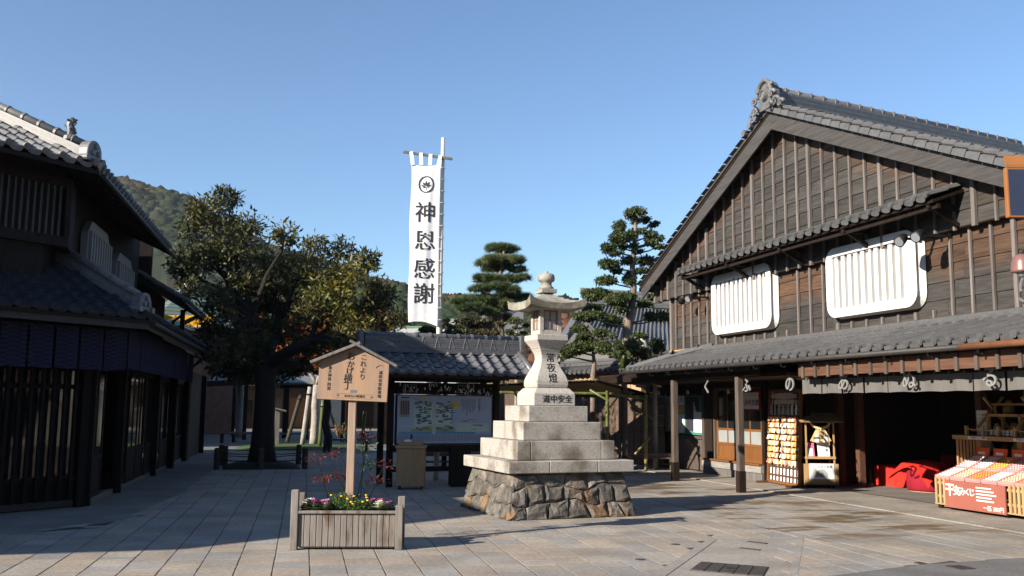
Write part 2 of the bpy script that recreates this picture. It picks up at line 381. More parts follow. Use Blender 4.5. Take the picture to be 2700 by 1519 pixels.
# edges of the paved area
E1 = [gnd(-260,1428), gnd(0,1410), gnd(320,1368), gnd(480,1300), gnd(560,1240), gnd(610,1205)]
def left_edge(y):
    if y < E1[0].y: return -9
    for p, q in zip(E1, E1[1:]):
        if p.y <= y <= q.y or q.y <= y <= p.y: return p.x + (q.x-p.x)*(y-p.y)/((q.y-p.y) or 1e-6)
    return E1[-1].x
PAD = [(3.55,8.18),(5.82,11.09),(7.11,10.96),(4.95,8.18)]
ASL = [(5.5,8.32),(7.21,8.79),(8.65,8.91),(11,8.98)]
slabs = []
def rows(rz, x0, x1, y0, y1, pitch, lmin, lmax, keep, m, gx=.012, gy=.018):
    c, s = math.cos(rz), math.sin(rz); x = x0
    while x < x1:
        y = y0 - random.uniform(0, .6)
        while y < y1:
            ln = random.choice([lmin, lmin*1.35, (lmin+lmax)/2, lmax*.85, lmax])*random.uniform(.92,1.08)
            q = [(x+gx/2,y+gy/2),(x+pitch-gx/2,y+gy/2),(x+pitch-gx/2,y+ln-gy/2),(x+gx/2,y+ln-gy/2)]
            q = [(a*c-b*s+random.uniform(-.003,.003), a*s+b*c+random.uniform(-.002,.002)) for a, b in q]
            for pc in keep(q):
                if area(pc) > .012: slabs.append((pc, random.uniform(-.0008,.0008), m))
            y += ln
        x += pitch
def keepA(q):
    cx = sum(p[0] for p in q)/4; cy = sum(p[1] for p in q)/4
    if cx > 7.6 or cx < left_edge(cy)-.25: return []
    q = clip(q, (7.13,0), (7.13,50))
    for p, r_ in zip(E1, E1[1:]):
        if p.y-.5 < cy < r_.y+.5: q = clip(q, (r_.x, r_.y), (p.x, p.y))
        if len(q) < 3: return []
    # leave out the drain pad and the asphalt
    outs = []
    if area(q) and all(((PAD[(i+1)%4][0]-PAD[i][0])*(cy-PAD[i][1])-(PAD[(i+1)%4][1]-PAD[i][1])*(cx-PAD[i][0])) < .35 for i in range(4)):
        for i in (0, 1, 2):
            pc = clip(q, PAD[i], PAD[i+1])
            if area(pc) > .01 and i in (0, 2): outs.append(pc)
            if i == 1 and area(pc) > .01: 
                pc = clip(clip(pc, PAD[1], PAD[0]), PAD[3], PAD[2])
                if area(pc) > .01: outs.append(pc)
    else: outs = [q]
    fin = []
    for q in outs:
        for a, b in zip(ASL, ASL[1:]):
            if len(q) > 2 and (a[0]-.4 < cx < b[0]+.4): q = clip(q, a, b)
        if len(q) > 2: fin.append(q)
    return fin
def keepB(q):
    cx = sum(p[0] for p in q)/4; cy = sum(p[1] for p in q)/4
    q = clip(clip(q, (7.27,50), (7.27,0)), (10.3,0), (10.3,50)) if True else q
    for a, b in zip(ASL, ASL[1:]):
        if len(q) > 2 and a[0]-.5 < cx < b[0]+.5: q = clip(q, a, b)
    return [q] if len(q) > 2 else []
rows(R(-3.6), -9, 9.6, 7.4, 33, .365, .22, .62, keepA, PAVE_A)
nA = len(slabs)
rows(R(0), 7.28, 10.4, 8.6, 26, .40, .45, 1.05, keepB, PAVE_B, gx=.006, gy=.006)
def seen(pc):
    cx = sum(p[0] for p in pc)/len(pc); cy = sum(p[1] for p in pc)/len(pc); d = Vector((cx, cy, -EYE)); z = d.dot(fwd)
    if z < 1: return 0
    x = d.dot(rgt)/z*FPX; y = -d.dot(upv)/z*FPX
    if abs(x) > 1400 or y > 800: return 0
    return area(pc) * EYE / z**3 
slabs.sort(key=lambda t: -seen(t[0]))
pave_parent = {PAVE_A: None, PAVE_B: None}
pa = tag(MB().box(-9, 4, -.0285, 7.12, 46, -.0281).build('pavement', BED), kind='structure')
pb = tag(MB().box(7.13, 8, -.0285, 10.3, 26, -.0281).build('shop_front_pavement', BED), kind='structure')
rest = {PAVE_A: MB(), PAVE_B: MB()}; nind = {PAVE_A: 0, PAVE_B: 0}
for pc, z, m in slabs:
    vs, fs = slab_geo(pc, z)
    if nind[m] < (290 if m is PAVE_A else 120) and seen(pc) > 0:
        nind[m] += 1; MB().add(vs, fs).build('paving_slab', m, pa if m is PAVE_A else pb)
    else: rest[m].add(vs, fs)
for m, par in ((PAVE_A, pa), (PAVE_B, pb)):
    if rest[m].v: tag(rest[m].build('paving_slabs', m, par), kind='stuff')
# flush concrete and asphalt
tag(MB().prism([(p[0],p[1],-.002) for p in [(7.135,8.9),(7.265,8.95),(7.265,26),(7.135,26)]], (0,0,-.02)).build('kerb_strip', CONC), kind='structure')
pad = tag(MB().prism([(p[0],p[1],-.003) for p in PAD], (0,0,-.02)).build('drain_pad', CONC), kind='structure')
strip = [(3.62,8.35),(5.80,11.05),(5.93,11.04),(3.80,8.35)]
MB().prism([(p[0],p[1],.002) for p in strip], (0,0,-.01)).build('border_stone', CONC, pad)
MB().prism([(p[0],p[1],.002) for p in [(5.35,8.5),(5.43,8.48),(7.10,10.92),(7.02,10.95)]], (0,0,-.01)).build('border_stone', CONC, pad)
tag(MB().prism([(p[0],p[1],-.001) for p in [(2,4),(14,4),(14,8.99)] + [(a,b-.012) for a,b in ASL[::-1]]] , (0,0,-.02)).build('road', ASPH), kind='structure')
apron = tag(MB().box(10.31, 9.0, -.02, 11.9, 30, .012).build('shop_apron', CONC), kind='structure')
tag(MB().box(11.9, 6.0, -.02, 19, 26, .010).build('shop_floor', CONC_L), kind='structure')
tag(MB().prism([(-9,4,-.0022)] + [(p.x+.12,p.y-.10,-.0022) for p in E1] + [(-.6,46,-.0022),(-9,46,-.0022)], (0,0,-.006)).build('side_path', CONC_L), kind='structure')
tag(MB().box(-9, 33, -.012, 16, 60, -.0012).build('rear_yard', CONC_L), kind='structure')
# drain grate of five iron plates with a keyhole, two slot covers, small iron plate
gpts = [Vector((4.87,9.46,0)), Vector((5.42,8.99,0)), Vector((5.06,8.50,0)), Vector((4.51,9.01,0))]
IRON = two('rusty_iron', (.045,.038,.034), (.10,.082,.07), scale=20, rough=.6, metal=.4, spec=.4)
gt = placed('drain_grate', (4.97,9.0,0), 'dark iron drain grate of five plates set in the concrete pad', 'drain grate')
MB().prism([(p.x,p.y,.0005) for p in gpts], (0,0,-.012)).build('frame', IRON, gt)
for k in range(5):
    a, b = k/5 + .012, (k+1)/5 - .012
    q = [gpts[0].lerp(gpts[1],a), gpts[0].lerp(gpts[1],b), gpts[3].lerp(gpts[2],b), gpts[3].lerp(gpts[2],a)]
    c = sum(q, Vector())/4; q = [c+(p-c)*.95 for p in q]
    pl = MB().prism([(p.x,p.y,.006) for p in q], (0,0,-.012)).build('plate', IRON, gt)
    if k == 2: MB().prism([(c.x+.05*math.cos(t*.785),c.y+.05*math.sin(t*.785),.0085) for t in range(8)], (0,0,-.002)).build('keyhole', METALD, gt)
for (pxa, pya, pxb, pyb), wd in (((1975,1427,2025,1433), 'farther'), ((1955,1444,2007,1450), 'nearer')):
    a = gnd(pxa, pya); b = gnd(pxb, pyb); d = (b-a).normalized(); n = Vector((-d.y, d.x, 0))*-.07
    t = MB().prism([(a.x,a.y,.004),(a.x+n.x,a.y+n.y,.004),(b.x+n.x,b.y+n.y,.004),(b.x,b.y,.004)], (0,0,-.01)).build('slot_cover', IRON)
    tag(t, 'small dark iron slot cover in the concrete pad, the %s of two' % wd, 'cover', 'slot covers in the drain pad')
a = gnd(2492,1493); tag(MB().box(a.x, a.y-.22, -.001, a.x+.2, a.y, .006).build('iron_plate', IRON), 'small rusty iron plate in the asphalt at the right', 'cover')
for i, (px, py) in enumerate(((1780,1436),(1688,1476))):
    c = gnd(px, py); tag(MB().lathe([(.055,-.002),(.055,.006),(.04,.007)], 14, (c.x,c.y,0)).build('survey_cap', IRON), 'small round metal cap in the paving, %s' % ('nearer the wet patch' if i == 0 else 'nearer the bottom edge of the picture'), 'metal cap', 'round caps in the paving')

# ================================================================ HILLS
def leafy(name, a, b, c, rnd=.35, rough=.6, trans=.25, hue=.02):
    return mat(name, [(.30, a), (.5, b), (.72, c)], scale=.8, rough=rough, bump=0, rnd=rnd, island=True, trans=trans, hue=hue, spec=.35)
def wood_mat(name, cols, scale):
    return mat(name, cols, scale=scale, rough=.9, bump=.9, bscale=.9, rnd=.3, island=True, coord='World', spec=.1)
WOODS = wood_mat('wooded_slope', [(.32,(.012,.020,.011)), (.47,(.020,.030,.015)), (.57,(.036,.038,.020)), (.65,(.075,.042,.024)), (.74,(.030,.034,.019))], .021)
WOODS_R = wood_mat('autumn_wooded_slope', [(.34,(.016,.026,.012)), (.48,(.028,.036,.016)), (.57,(.085,.038,.02)), (.68,(.125,.05,.026))], .035)
ICO = None
def ico():
    global ICO
    if ICO is None:
        import bmesh
        bm = bmesh.new(); bmesh.ops.create_icosphere(bm, subdivisions=2, radius=1); bm.verts.ensure_lookup_table()
        ICO = (np.array([v.co[:] for v in bm.verts]), np.array([[v.index for v in f.verts] for f in bm.faces])); bm.free()
    return ICO
def wood(name, sil, d0, d1, m, n, rmin, rmax, seed):
    """a wooded slope: sil = skyline pixels; crowns stand on a slope falling from the skyline at depth d1 to the foot at d0"""
    rg = np.random.default_rng(seed); V, Fc = ico(); vs = []; fs = []; off = 0
    xs = [p[0] for p in sil]
    def sky_y(x): return float(np.interp(x, xs, [p[1] for p in sil]))
    for k in range(n):
        x = rg.uniform(xs[0], xs[-1]); t = rg.random()**.75
        top = at(x, sky_y(x), d1); dd = d0 + (d1-d0)*t
        foot = at(x, 1066, d0); p = Vector((foot.x + (top.x-foot.x)*t, foot.y + (top.y-foot.y)*t, 1.0 + (top.z-1.0)*t))
        r_ = rg.uniform(rmin, rmax); tall = rg.uniform(.75, 1.35); p.z -= r_*tall*(.95 if t > .9 else .3)
        w = V * np.array([1, 1, tall]) * r_
        w = w * (1 + .22*np.sin(V[:,[0]]*5+rg.uniform(0,6)) * np.sin(V[:,[1]]*6+rg.uniform(0,6)) + rg.uniform(-.14,.14,(len(V),1)))
        vs.append(w + np.array(p)); fs.append(Fc + off); off += len(V)
    me = fast_mesh(name, np.concatenate(vs), 3, np.concatenate(fs).ravel(), m, smooth=True)
    return link(name, me)
def slope(name, sil, d0, d1, m):
    b = MB(); n = len(sil); 
    for x, y in sil: b.v += [tuple(at(x, 1080, d0)), tuple(at(x, y+18, d1)), tuple(at(x, 1080, d1*1.15))]
    for i in range(n-1): b.f += [(3*i, 3*i+3, 3*i+4, 3*i+1), (3*i+1, 3*i+4, 3*i+5, 3*i+2)]
    return tag(b.build(name, m), kind='structure')
S1 = [(-260,430),(60,420),(200,440),(285,463),(340,468),(400,490),(440,497),(490,514),(520,530),(600,590),(700,640),(800,670),(900,700),(980,728),(1040,741),(1090,752)]
slope('hill', S1, 260, 420, WOODS)
tag(wood('hill_woods', S1[2:], 285, 420, WOODS, 9000, 2.4, 4.8, 3), 'distant wooded hill with brown autumn patches rising behind the left roofs', 'woods', kind='stuff')
S2 = [(860,760),(950,742),(1000,735),(1040,742),(1085,755),(1130,775),(1180,773),(1215,775),(1260,785),(1300,776),(1340,782),(1420,784),(1480,778),(1520,790),(1600,800),(1700,812),(1800,825),(2000,850)]
slope('lower_hill', S2, 120, 190, WOODS_R)
tag(wood('lower_hill_woods', S2, 112, 190, WOODS_R, 5500, .9, 2.3, 4), 'low wooded ridge with rust red trees behind the banner', 'woods', kind='stuff')
# ================================================================ RIGHT SHOP (gable end towards the square)
def clap_mat(name, kind):
    """clapboards: brown where the eaves keep the rain off, silver grey where they weather"""
    m = mat(name, [(.3,(.020,.018,.0165)), (.7,(.060,.055,.050))], scale=2.6, stretch=(9,.7,9), rough=.8, rnd=.22, bump=.3)
    nt = m.node_tree; N = nt.nodes; L = nt.links; b = N['Principled BSDF']; src = b.inputs['Base Color'].links[0].from_socket
    g = N.new('ShaderNodeNewGeometry'); sx = N.new('ShaderNodeSeparateXYZ'); L.new(g.outputs['Position'], sx.inputs[0])
    def M(op, a, bb):
        q = N.new('ShaderNodeMath'); q.operation = op
        for i, v in enumerate((a, bb)):
            if isinstance(v, (int, float)): q.inputs[i].default_value = v
            elif v is not None: L.new(v, q.inputs[i])
        return q.outputs[0]
    z = sx.outputs['Z']; 
    if kind == 'gable': d = M('SUBTRACT', 7.85, M('ADD', z, M('MULTIPLY', M('ABSOLUTE', M('SUBTRACT', sx.outputs['Y'], 17.0), None), .44)))
    else: d = M('SUBTRACT', 4.62, z)
    nz = N.new('ShaderNodeTexNoise'); nz.inputs['Scale'].default_value = 1.1; nz.inputs['Detail'].default_value = 5; L.new(g.outputs['Position'], nz.inputs['Vector'])
    d = M('ADD', d, M('MULTIPLY', M('SUBTRACT', nz.outputs[0], .5), 1.0))
    mr = N.new('ShaderNodeMapRange'); mr.interpolation_type = 'SMOOTHSTEP'; L.new(d, mr.inputs['Value'])
    mr.inputs['From Min'].default_value = .30 if kind == 'gable' else .45; mr.inputs['From Max'].default_value = .75 if kind == 'gable' else .95
    mx = N.new('ShaderNodeMix'); mx.data_type = 'RGBA'; L.new(mr.outputs[0], mx.inputs['Factor'])
    br = N.new('ShaderNodeMix'); br.data_type = 'RGBA'; br.blend_type = 'MULTIPLY'; br.inputs['Factor'].default_value = 1; L.new(src, br.inputs['A']); br.inputs['B'].default_value = (1.7, 1.04, .68, 1)
    L.new(br.outputs['Result'], mx.inputs['A']); L.new(src, mx.inputs['B']); L.new(mx.outputs['Result'], b.inputs['Base Color'])
    return m
CLAP_G = clap_mat('gable_clapboard', 'gable'); CLAP_W = clap_mat('wall_clapboard', 'wall')
SHOP = placed('timber_shop', (11.3, 17, 0), 'large timber shop with a clapboard gable and two white lattice windows', 'shop')
AY, AZ, SL = 17.0, 7.92, .44                     # apex of the bargeboard, slope
def rake_z(y): return AZ - SL*abs(y-AY)
# wall cores behind the boards
MB().prism([(11.06,10.0,2.45),(11.06,22.78,2.45),(11.06,22.78,4.9),(11.06,10.0,4.9)][::-1], (.12,0,0)).build('wall_core', W_DARKY, SHOP)
MB().prism([(10.92,10.6,4.56),(10.92,23.5,4.56),(10.92,23.5,4.92),(10.92,17,7.75),(10.92,10.6,4.98)][::-1], (.14,0,0)).build('gable_core', W_DARKY, SHOP)
def plank(y0, y1, z0, z1, x, m, tilt=.02, name='plank', cut=False):
    b = MB(); t = .02; ex = .012
    if cut:                                    # ends follow the rake
        def lim(z): return (AZ-.10-z)/SL
        ya0, ya1 = max(y0, AY-lim(z0)), min(y1, AY+lim(z0)); yb0, yb1 = max(y0, AY-lim(z1)), min(y1, AY+lim(z1))
        if yb1 < yb0: yb0 = yb1 = AY
    else: ya0, ya1, yb0, yb1 = y0, y1, y0, y1
    vs = [(x-tilt,ya0,z0),(x-tilt,ya1,z0),(x,yb1,z1+ex),(x,yb0,z1+ex)]
    b.add(vs + [(v[0]+t, v[1], v[2]) for v in vs], [(0,3,2,1),(4,5,6,7),(0,1,5,4),(2,3,7,6),(1,2,6,5),(3,0,4,7)])
    return b.build(name, m, SHOP)
def plank_row(y0, y1, z0, z1, x, m, cut=False):
    y = y0
    while y < y1 - .05:
        ln = random.uniform(2.2, 3.8); e = min(y+ln, y1)
        if y1 - e < .8: e = y1
        plank(y+.002, e-.002, z0, z1, x, m, cut=cut); y = e
z = 4.54
while z < 7.6:
    h = .275; zt = min(z+h, AZ-.16); half = (AZ-.10-z)/SL
    plank_row(max(10.62, AY-half), min(23.45, AY+half), z, zt, 10.90, CLAP_G, cut=True); z += h
z = 3.17
for k in range(5): plank_row(10.0, 22.8, z, z+.29, 11.04, CLAP_W); z += .29
# battens on the boards, a thicker one every fifth
y = 10.9; k = 0
while y < 23.4:
    thick = (k % 5 == 2); w = .075 if thick else .045
    MB().box(10.83 if not thick else 10.815, y-w/2, 4.50, 10.882, y+w/2, min(rake_z(y)-.12, 7.6)).build('batten', W_BATTEN, SHOP, bevel=.006, seg=1)
    y += .437; k += 1
y = 10.3; k = 0
while y < 22.75:
    inwin = 17.25 < y < 20.35 or 12.8 < y < 15.72
    thick = (k % 5 == 2); w = .07 if thick else .042
    MB().box(10.965, y-w/2, 3.165, 11.018, y+w/2, 3.30 if inwin else 4.6).build('batten', W_BATTEN, SHOP, bevel=.006, seg=1)
    y += .437; k += 1
MB().box(10.955, 22.75, 3.16, 11.1, 22.86, 4.7).build('corner_post', W_BATTEN, SHOP)
MB().box(10.80, 23.42, 4.50, 11.0, 23.53, 5.0).build('corner_post', W_BATTEN, SHOP)
# underside closing the step between gable and wall
MB().box(10.88, 10.4, 4.535, 11.05, 23.5, 4.558).build('soffit', W_DARKY, SHOP)
SILLM = two('ochre_sill_wood', (.24,.14,.065), (.38,.24,.12), scale=3, stretch=YG, rough=.7)
MB().box(10.93, 10.3, 3.115, 11.05, 22.86, 3.16).build('sill', SILLM, SHOP, bevel=.006)
# bargeboards, roof edge and soffit
for sgn, L_ in ((1, 6.75), (-1, 6.9)):
    e = AY + sgn*L_; ze = AZ - SL*L_; ze2 = ze
    poly = [(10.545,AY,AZ-.40),(10.545,e,ze-.33),(10.545,e+sgn*.05,ze+.02),(10.545,AY,AZ+.0)]
    MB().prism(poly if sgn < 0 else poly[::-1], (.05,0,0)).build('bargeboard', W_RAKE, SHOP, bevel=.006)
    poly = [(10.50,AY,AZ+.02),(10.50,e+sgn*.08,ze+.04),(10.50,e+sgn*.08,ze+.11),(10.50,AY,AZ+.09)]
    MB().prism(poly if sgn < 0 else poly[::-1], (.1,0,0)).build('verge_board', W_RAKE, SHOP)
SK = Vector((.9785, .206, 0))                      # the ridge runs back at a slight skew
def back(p, d): p = Vector(p); return p + SK*d
for sgn, L_ in ((1, 6.9), (-1, 7.0)):
    a = Vector((10.53, AY, AZ+.06)); e = Vector((10.53, AY+sgn*L_, AZ+.06-SL*L_))
    b = MB(); b.prism([a, e, back(e, 8.5), back(a, 8.5)], (0,0,-.09)).build('roof_deck', W_DARKY, SHOP)
# rafters under the overhang
for k in range(1, 12):
    for sgn in (1, -1):
        yy = AY + sgn*k*.58; MB().bar((10.6,yy,rake_z(yy)-.09),(11.0,yy,rake_z(yy)-.09),.06,.09).build('rafter', W_DARKY, SHOP)
def purlin(yy): MB().bar((10.62,yy,rake_z(yy)-.24),(11.0,yy,rake_z(yy)-.24),.13,.18).build('purlin', W_DARKY, SHOP)
for yy in (13.5, 17, 20.5, 22.6, 11.2): purlin(yy)
# near slope of the main roof: joined tiles seen at a low angle; verge tiles singly
e = Vector((10.50, AY-6.95, AZ+.13-SL*6.95))
def okm(i, j): return True
U = SK; V = Vector((0, 1, SL)); Vn = (V - U*V.dot(U)).normalized()
skew = V.dot(U)/(V-U*V.dot(U)).length
bag_cols = 24
def okr(i, j):
    p = e + U*((i-6)*.28) + Vn*(j*.28); lim = 10.5 + max(0, 0)
    return p.x > 10.68 and p.z < AZ + .12
tile_roof(SHOP, e + U*(-6*.28), U, Vn, 32, 27, .28, .28, TILE_L, okr, joined=True)
vt = MB()   # one verge tile: a cover that hangs over the edge
vt.add([(-.02,0,.0),(.20,0,.03),(.20,.29,.01),(-.02,.29,-.02),(-.03,0,-.12),(-.03,.29,-.12)], [(0,1,2,3),(0,3,5,4)])
vt.tube([(.05,-.02,.055),(.05,.29,.035)], .05, 8)
vme = vt.mesh('verge_tile', TILE_L)
n = 25
for k in range(n):
    d = 6.95*k/n
    V1 = Vector((0, 1, SL)).normalized(); U1 = Vector((1, 0, 0)); N1 = U1.cross(V1)
    link('verge_tile', vme, SHOP, frame(Vector((10.47, AY-6.95+d, AZ+.12-SL*(6.95-d))), U1, V1, N1))
    V2 = Vector((0, -1, SL)).normalized(); U2 = Vector((-1, 0, 0)); N2 = U2.cross(V2)
    link('verge_tile', vme, SHOP, frame(Vector((10.62, AY+6.85-d, AZ+.10-SL*(6.85-d))), U2, V2, N2))
# ridge: courses of flat tiles, a round cap and clasps
for c in range(6):
    w = .17 - .010*c; a = Vector((10.62, AY, AZ+.12+c*.055)); q = back(a, 8.3)
    MB().bar(a, q, 2*w, .047).build('ridge_course', TILE_D if c % 2 else TILE, SHOP)
a = Vector((10.62, AY, AZ+.47)); MB().tube([a, back(a, 8.3)], .085, 10).build('ridge_cap', TILE, SHOP, smooth=True)
for k in range(22):
    p = back(a, .3+k*.37); MB().tube([p-SK*.03, p+SK*.03], .107, 10).build('ridge_clasp', TILE_D, SHOP)
# ridge-end ornament: shield with a crest, scrolls to both sides
on = MB(); sh = []
for t in range(13):
    u = t/12*math.pi; sh.append((.27*math.cos(u), .30*math.sin(u)*1.15))
poly = [(10.42, AY-x, AZ+.30+z) for x, z in sh] + [(10.42, AY+.30, AZ+.02),(10.42, AY-.30, AZ+.02)]
orn = on.prism(poly, (.2,0,0)).build('ridge_ornament', TILE_D, SHOP, bevel=.02)
MB().tube([(10.40,AY+.27*math.cos(t/12*math.pi),AZ+.32+.33*math.sin(t/12*math.pi)) for t in range(13)], .045, 8).build('rim', TILE_D, orn)
MB().tube([(10.43,AY,AZ+.34),(10.37,AY,AZ+.34)], [.15,.13], 16).build('crest', TILE_D, orn)
MB().tube([(10.36,AY+.10*math.cos(t*.6),AZ+.34+.10*math.sin(t*.6)) for t in range(9)], .022, 6).build('crest_scroll', TILE, orn)
for sgn in (1, -1):
    for (dy, dz, r_, x) in ((.33,.28,.10,10.40),(.40,.10,.12,10.44),(.56,.02,.09,10.46),(.27,.05,.09,10.38),(.22,.50,.07,10.42)):
        pts = [(x-.05*math.sin(t*.2), AY+sgn*(dy+r_*(1-.07*t)*math.cos(t*.75)), AZ+dz-.02+r_*(1-.07*t)*math.sin(t*.75)) for t in range(11)]
        MB().tube(pts, [.045-.003*t for t in range(11)], 7).build('scroll', TILE_D, orn, smooth=True)
for k in range(3):
    yy = AY + .42 + k*.24; MB().tube([(10.40,yy,rake_z(yy)+.15),(10.52,yy,rake_z(yy)+.15)], .075, 10).build('end_disc', TILE_D, orn)
# small tiled canopy over the two windows
cm = MB(); 
MB().prism([(10.28,12.0,4.93),(10.28,20.95,4.93),(10.95,20.95,5.17),(10.95,12.0,5.17)][::-1], (0,0,-.05)).build('canopy_deck', W_DARK, SHOP)
tile_roof(SHOP, (10.22, 20.98, 4.955), (0,-1,0), (.94,0,.34), 32, 2, .28, .36, TILE_L)
for yy in (12.15, 14.35, 16.45, 18.6, 20.8):
    MB().bar((10.30,yy,4.86),(10.9,yy,4.86),.07,.09).build('bracket', W_DARK, SHOP); MB().bar((10.42,yy,4.83),(10.86,yy,4.58),.06,.07).build('bracket', W_DARK, SHOP)
MB().box(10.36, 12.0, 4.80, 10.42, 20.95, 4.87).build('canopy_beam', W_DARK, SHOP)
# two white lattice windows
def rrect(y0, y1, z0, z1, r_, x, n=5):
    pts = []
    for (cy, cz, a0) in ((y1-r_, z1-r_, 0), (y0+r_, z1-r_, 90), (y0+r_, z0+r_, 180), (y1-r_, z0+r_, 270)):
        for k in range(n+1):
            t = R(a0 + 90*k/n); pts.append((x, cy+r_*math.cos(t), cz+r_*math.sin(t)))
    return pts
def lattice_window(y0, y1, z0, z1, label):
    fr = []; o = rrect(y0, y1, z0, z1, .26, 10.82); i = rrect(y0+.21, y1-.21, z0+.17, z1-.17, .03, 10.82); n = len(o)
    o2 = rrect(y0+.03, y1-.03, z0+.03, z1-.03, .24, 10.89); i2 = [(10.93, p[1], p[2]) for p in i]; o3 = rrect(y0-.02, y1+.02, z0-.02, z1+.02, .26, 11.0)
    vs = o + i + i2 + o2 + o3
    fs = []
    for k in range(n):
        q = (k+1) % n; fs += [(k, q, n+q, n+k), (n+k, n+q, 2*n+q, 2*n+k), (k, 3*n+k, 3*n+q, q), (3*n+k, 4*n+k, 4*n+q, 3*n+q)]
    f = MB().add(vs, fs).build('window_frame', WHITE, SHOP, bevel=.008); f['label'] = label
    MB().box(10.935, y0+.15, z0+.12, 10.95, y1-.15, z1-.12).build('backing', plain('slot_shade_plaster', (.40,.40,.40), bump=.02) if 'slot_shade_plaster' not in MATS else MATS['slot_shade_plaster'], f)  # backing is greyed to paint the shade in the slots between the bars
    m_ = 11; sp = (y1-y0-.42)/m_
    for k in range(m_):
        yy = y0+.21+sp*(k+.5); w = sp*.27
        MB().add([(10.855,yy-w,z0+.165),(10.855,yy+w,z0+.165),(10.935,yy+w*.8,z0+.165),(10.935,yy-w*.8,z0+.165),(10.855,yy-w,z1-.165),(10.855,yy+w,z1-.165),(10.935,yy+w*.8,z1-.165),(10.935,yy-w*.8,z1-.165)],
                 [(0,1,5,4),(1,2,6,5),(2,3,7,6),(3,0,4,7)]).build('lattice_bar', WHITE, f)
lattice_window(17.62, 20.28, 3.38, 4.80, 'white plaster lattice window at the left of the gable')
lattice_window(13.10, 15.64, 3.38, 4.72, 'white plaster lattice window at the right of the gable')
# lower roof along the front
EX, EZ, Y0L, Y1L = 9.2, 2.55, 21.7, 7.6
hip = lambda j: max(0, j*.36*.95*.9)
def okl(i, j): return True
V = Vector((1.8, 0, .52)).normalized()
def ok_low(i, j):
    yv = Y0L - i*.28; return yv < Y0L - j*.33*.62 + .2
tile_roof(SHOP, (EX, Y0L, EZ), (0,-1,0), V, 51, 5, .28, .36, TILE_L, ok_low, hs=.62)
MB().prism([(EX+.03,Y0L,EZ-.04),(11.02,Y0L-1.0,EZ+.50),(11.02,Y1L,EZ+.50),(EX+.03,Y1L,EZ-.04)], (0,0,-.04)).build('roof_board', W_DARKY, SHOP)
# side slope of the same roof at the far end and its hip ridge
tile_roof(SHOP, (11.5, Y0L+.12, EZ+.02), (-1,0,0), (0,-1.05,.52), 8, 4, .28, .30, TILE_L, lambda i, j: i*.28 < 2.15 - j*.30*1.7)
MB().tube([(EX+.02,Y0L-.02,EZ+.06),(10.1,Y0L-.55,EZ+.36),(11.0,Y0L-1.1,EZ+.62)], .07, 10).build('hip_ridge', TILE_L, SHOP)
for c in range(3):   # flashing courses where roof meets wall
    MB().box(10.68+.09*c, Y1L, EZ+.455+.05*c, 11.03, Y0L-.95+.0*c, EZ+.50+.05*c).build('flashing_course', TILE_L, SHOP)
GUT = two('dark_gutter_metal', (.022,.019,.018), (.04,.035,.032), scale=6, rough=.55); GUTC = two('copper_brown_gutter', (.13,.05,.022), (.20,.085,.038), scale=6, rough=.5)
MB().tube([(EX-.02,Y0L+.3,EZ-.05),(EX-.02,10.35,EZ-.06)], .045, 8).build('gutter', GUT, SHOP, smooth=True)
MB().tube([(EX-.02,10.35,EZ-.06),(EX-.02,7.8,EZ-.065)], .047, 8).build('gutter', GUTC, SHOP, smooth=True)
for k in range(14):
    yy = 21.2 - k*.93; MB().tube([(EX-.02,yy,EZ-.09),(EX-.01,yy,EZ-.15),(EX+.05,yy,EZ-.17),(EX+.10,yy,EZ-.12)], .009, 5).build('gutter_hook', METALD, SHOP)
for k in range(22):
    yy = 21.3 - k*.62; MB().bar((EX+.10,yy,EZ-.09),(11.0,yy,EZ+.40),.06,.08).build('eave_rafter', W_DARK, SHOP)
# eave beam on three posts at the far half; red-brown strip with battens over the curtain
MB().box(9.52, 16.2, 2.29, 9.68, 24.6, 2.47).build('eave_beam', W_DARKY, SHOP, bevel=.01)
MB().box(9.60, 21.5, 2.47, 11.5, 24.6, 2.51).build('eave_board', W_DARKY, SHOP)
for yy in (16.91, 19.85, 22.8):
    p = MB().box(9.545, yy-.065, 0, 9.675, yy+.065, 2.29).build('post', W_POST, SHOP, bevel=.012)
    MB().box(9.537, yy-.074, .0, 9.683, yy+.074, .42).build('post_shoe', METALD if False else W_DARK, p)
for i in range(3): MB().box(9.36, 14.42-2.75*(i+1)+.004, 2.215, 9.39, 14.42-2.75*i-.004, 2.435).build('strip_board', W_STRIP, SHOP)
k = 0; yy = 14.25
while yy > 8.2:
    MB().box(9.32, yy-.028, 2.185, 9.36, yy+.028, 2.435).build('strip_batten', W_POST, SHOP, bevel=.005, seg=1); yy -= .365; k += 1
MB().box(9.33, 7.6, 2.435, 9.45, 14.5, 2.50).build('strip_beam', W_DARKY, SHOP)
MB().box(10.1, 16.0, 2.29, 11.6, 24.6, 2.36).build('porch_ceiling', W_DARKY, SHOP)
MB().box(11.06, 15.9, 2.30, 11.18, 25.6, 2.449).build('wall_core', W_DARKY, SHOP)
# ground-floor front, far half
MB().box(11.62, 17.7, 0.0, 11.7, 25.6, 2.36).build('front_wall', W_DARKY, SHOP)
for yy in (25.3, 22.1, 21.55, 19.2, 17.8): MB().box(11.5, yy-.06, .0, 11.62, yy+.06, 2.3).build('front_post', W_POST if yy in (22.1,21.55) else W_DARK, SHOP)
for k in range(6):
    y0 = 22.2 + k*.5; MB().box(11.56, y0+.004, .05, 11.60, y0+.496, .84).build('wainscot_board', W_POST, SHOP)
MB().box(11.52, 22.15, .85, 11.62, 25.3, .92).build('window_sill', W_POST, SHOP)
MB().box(11.52, 22.15, 2.02, 11.62, 25.3, 2.12).build('window_head', W_DARK, SHOP)
w = MB().box(11.585, 22.2, .92, 11.60, 25.25, 2.02).build('window_pane', GLASSD, SHOP)
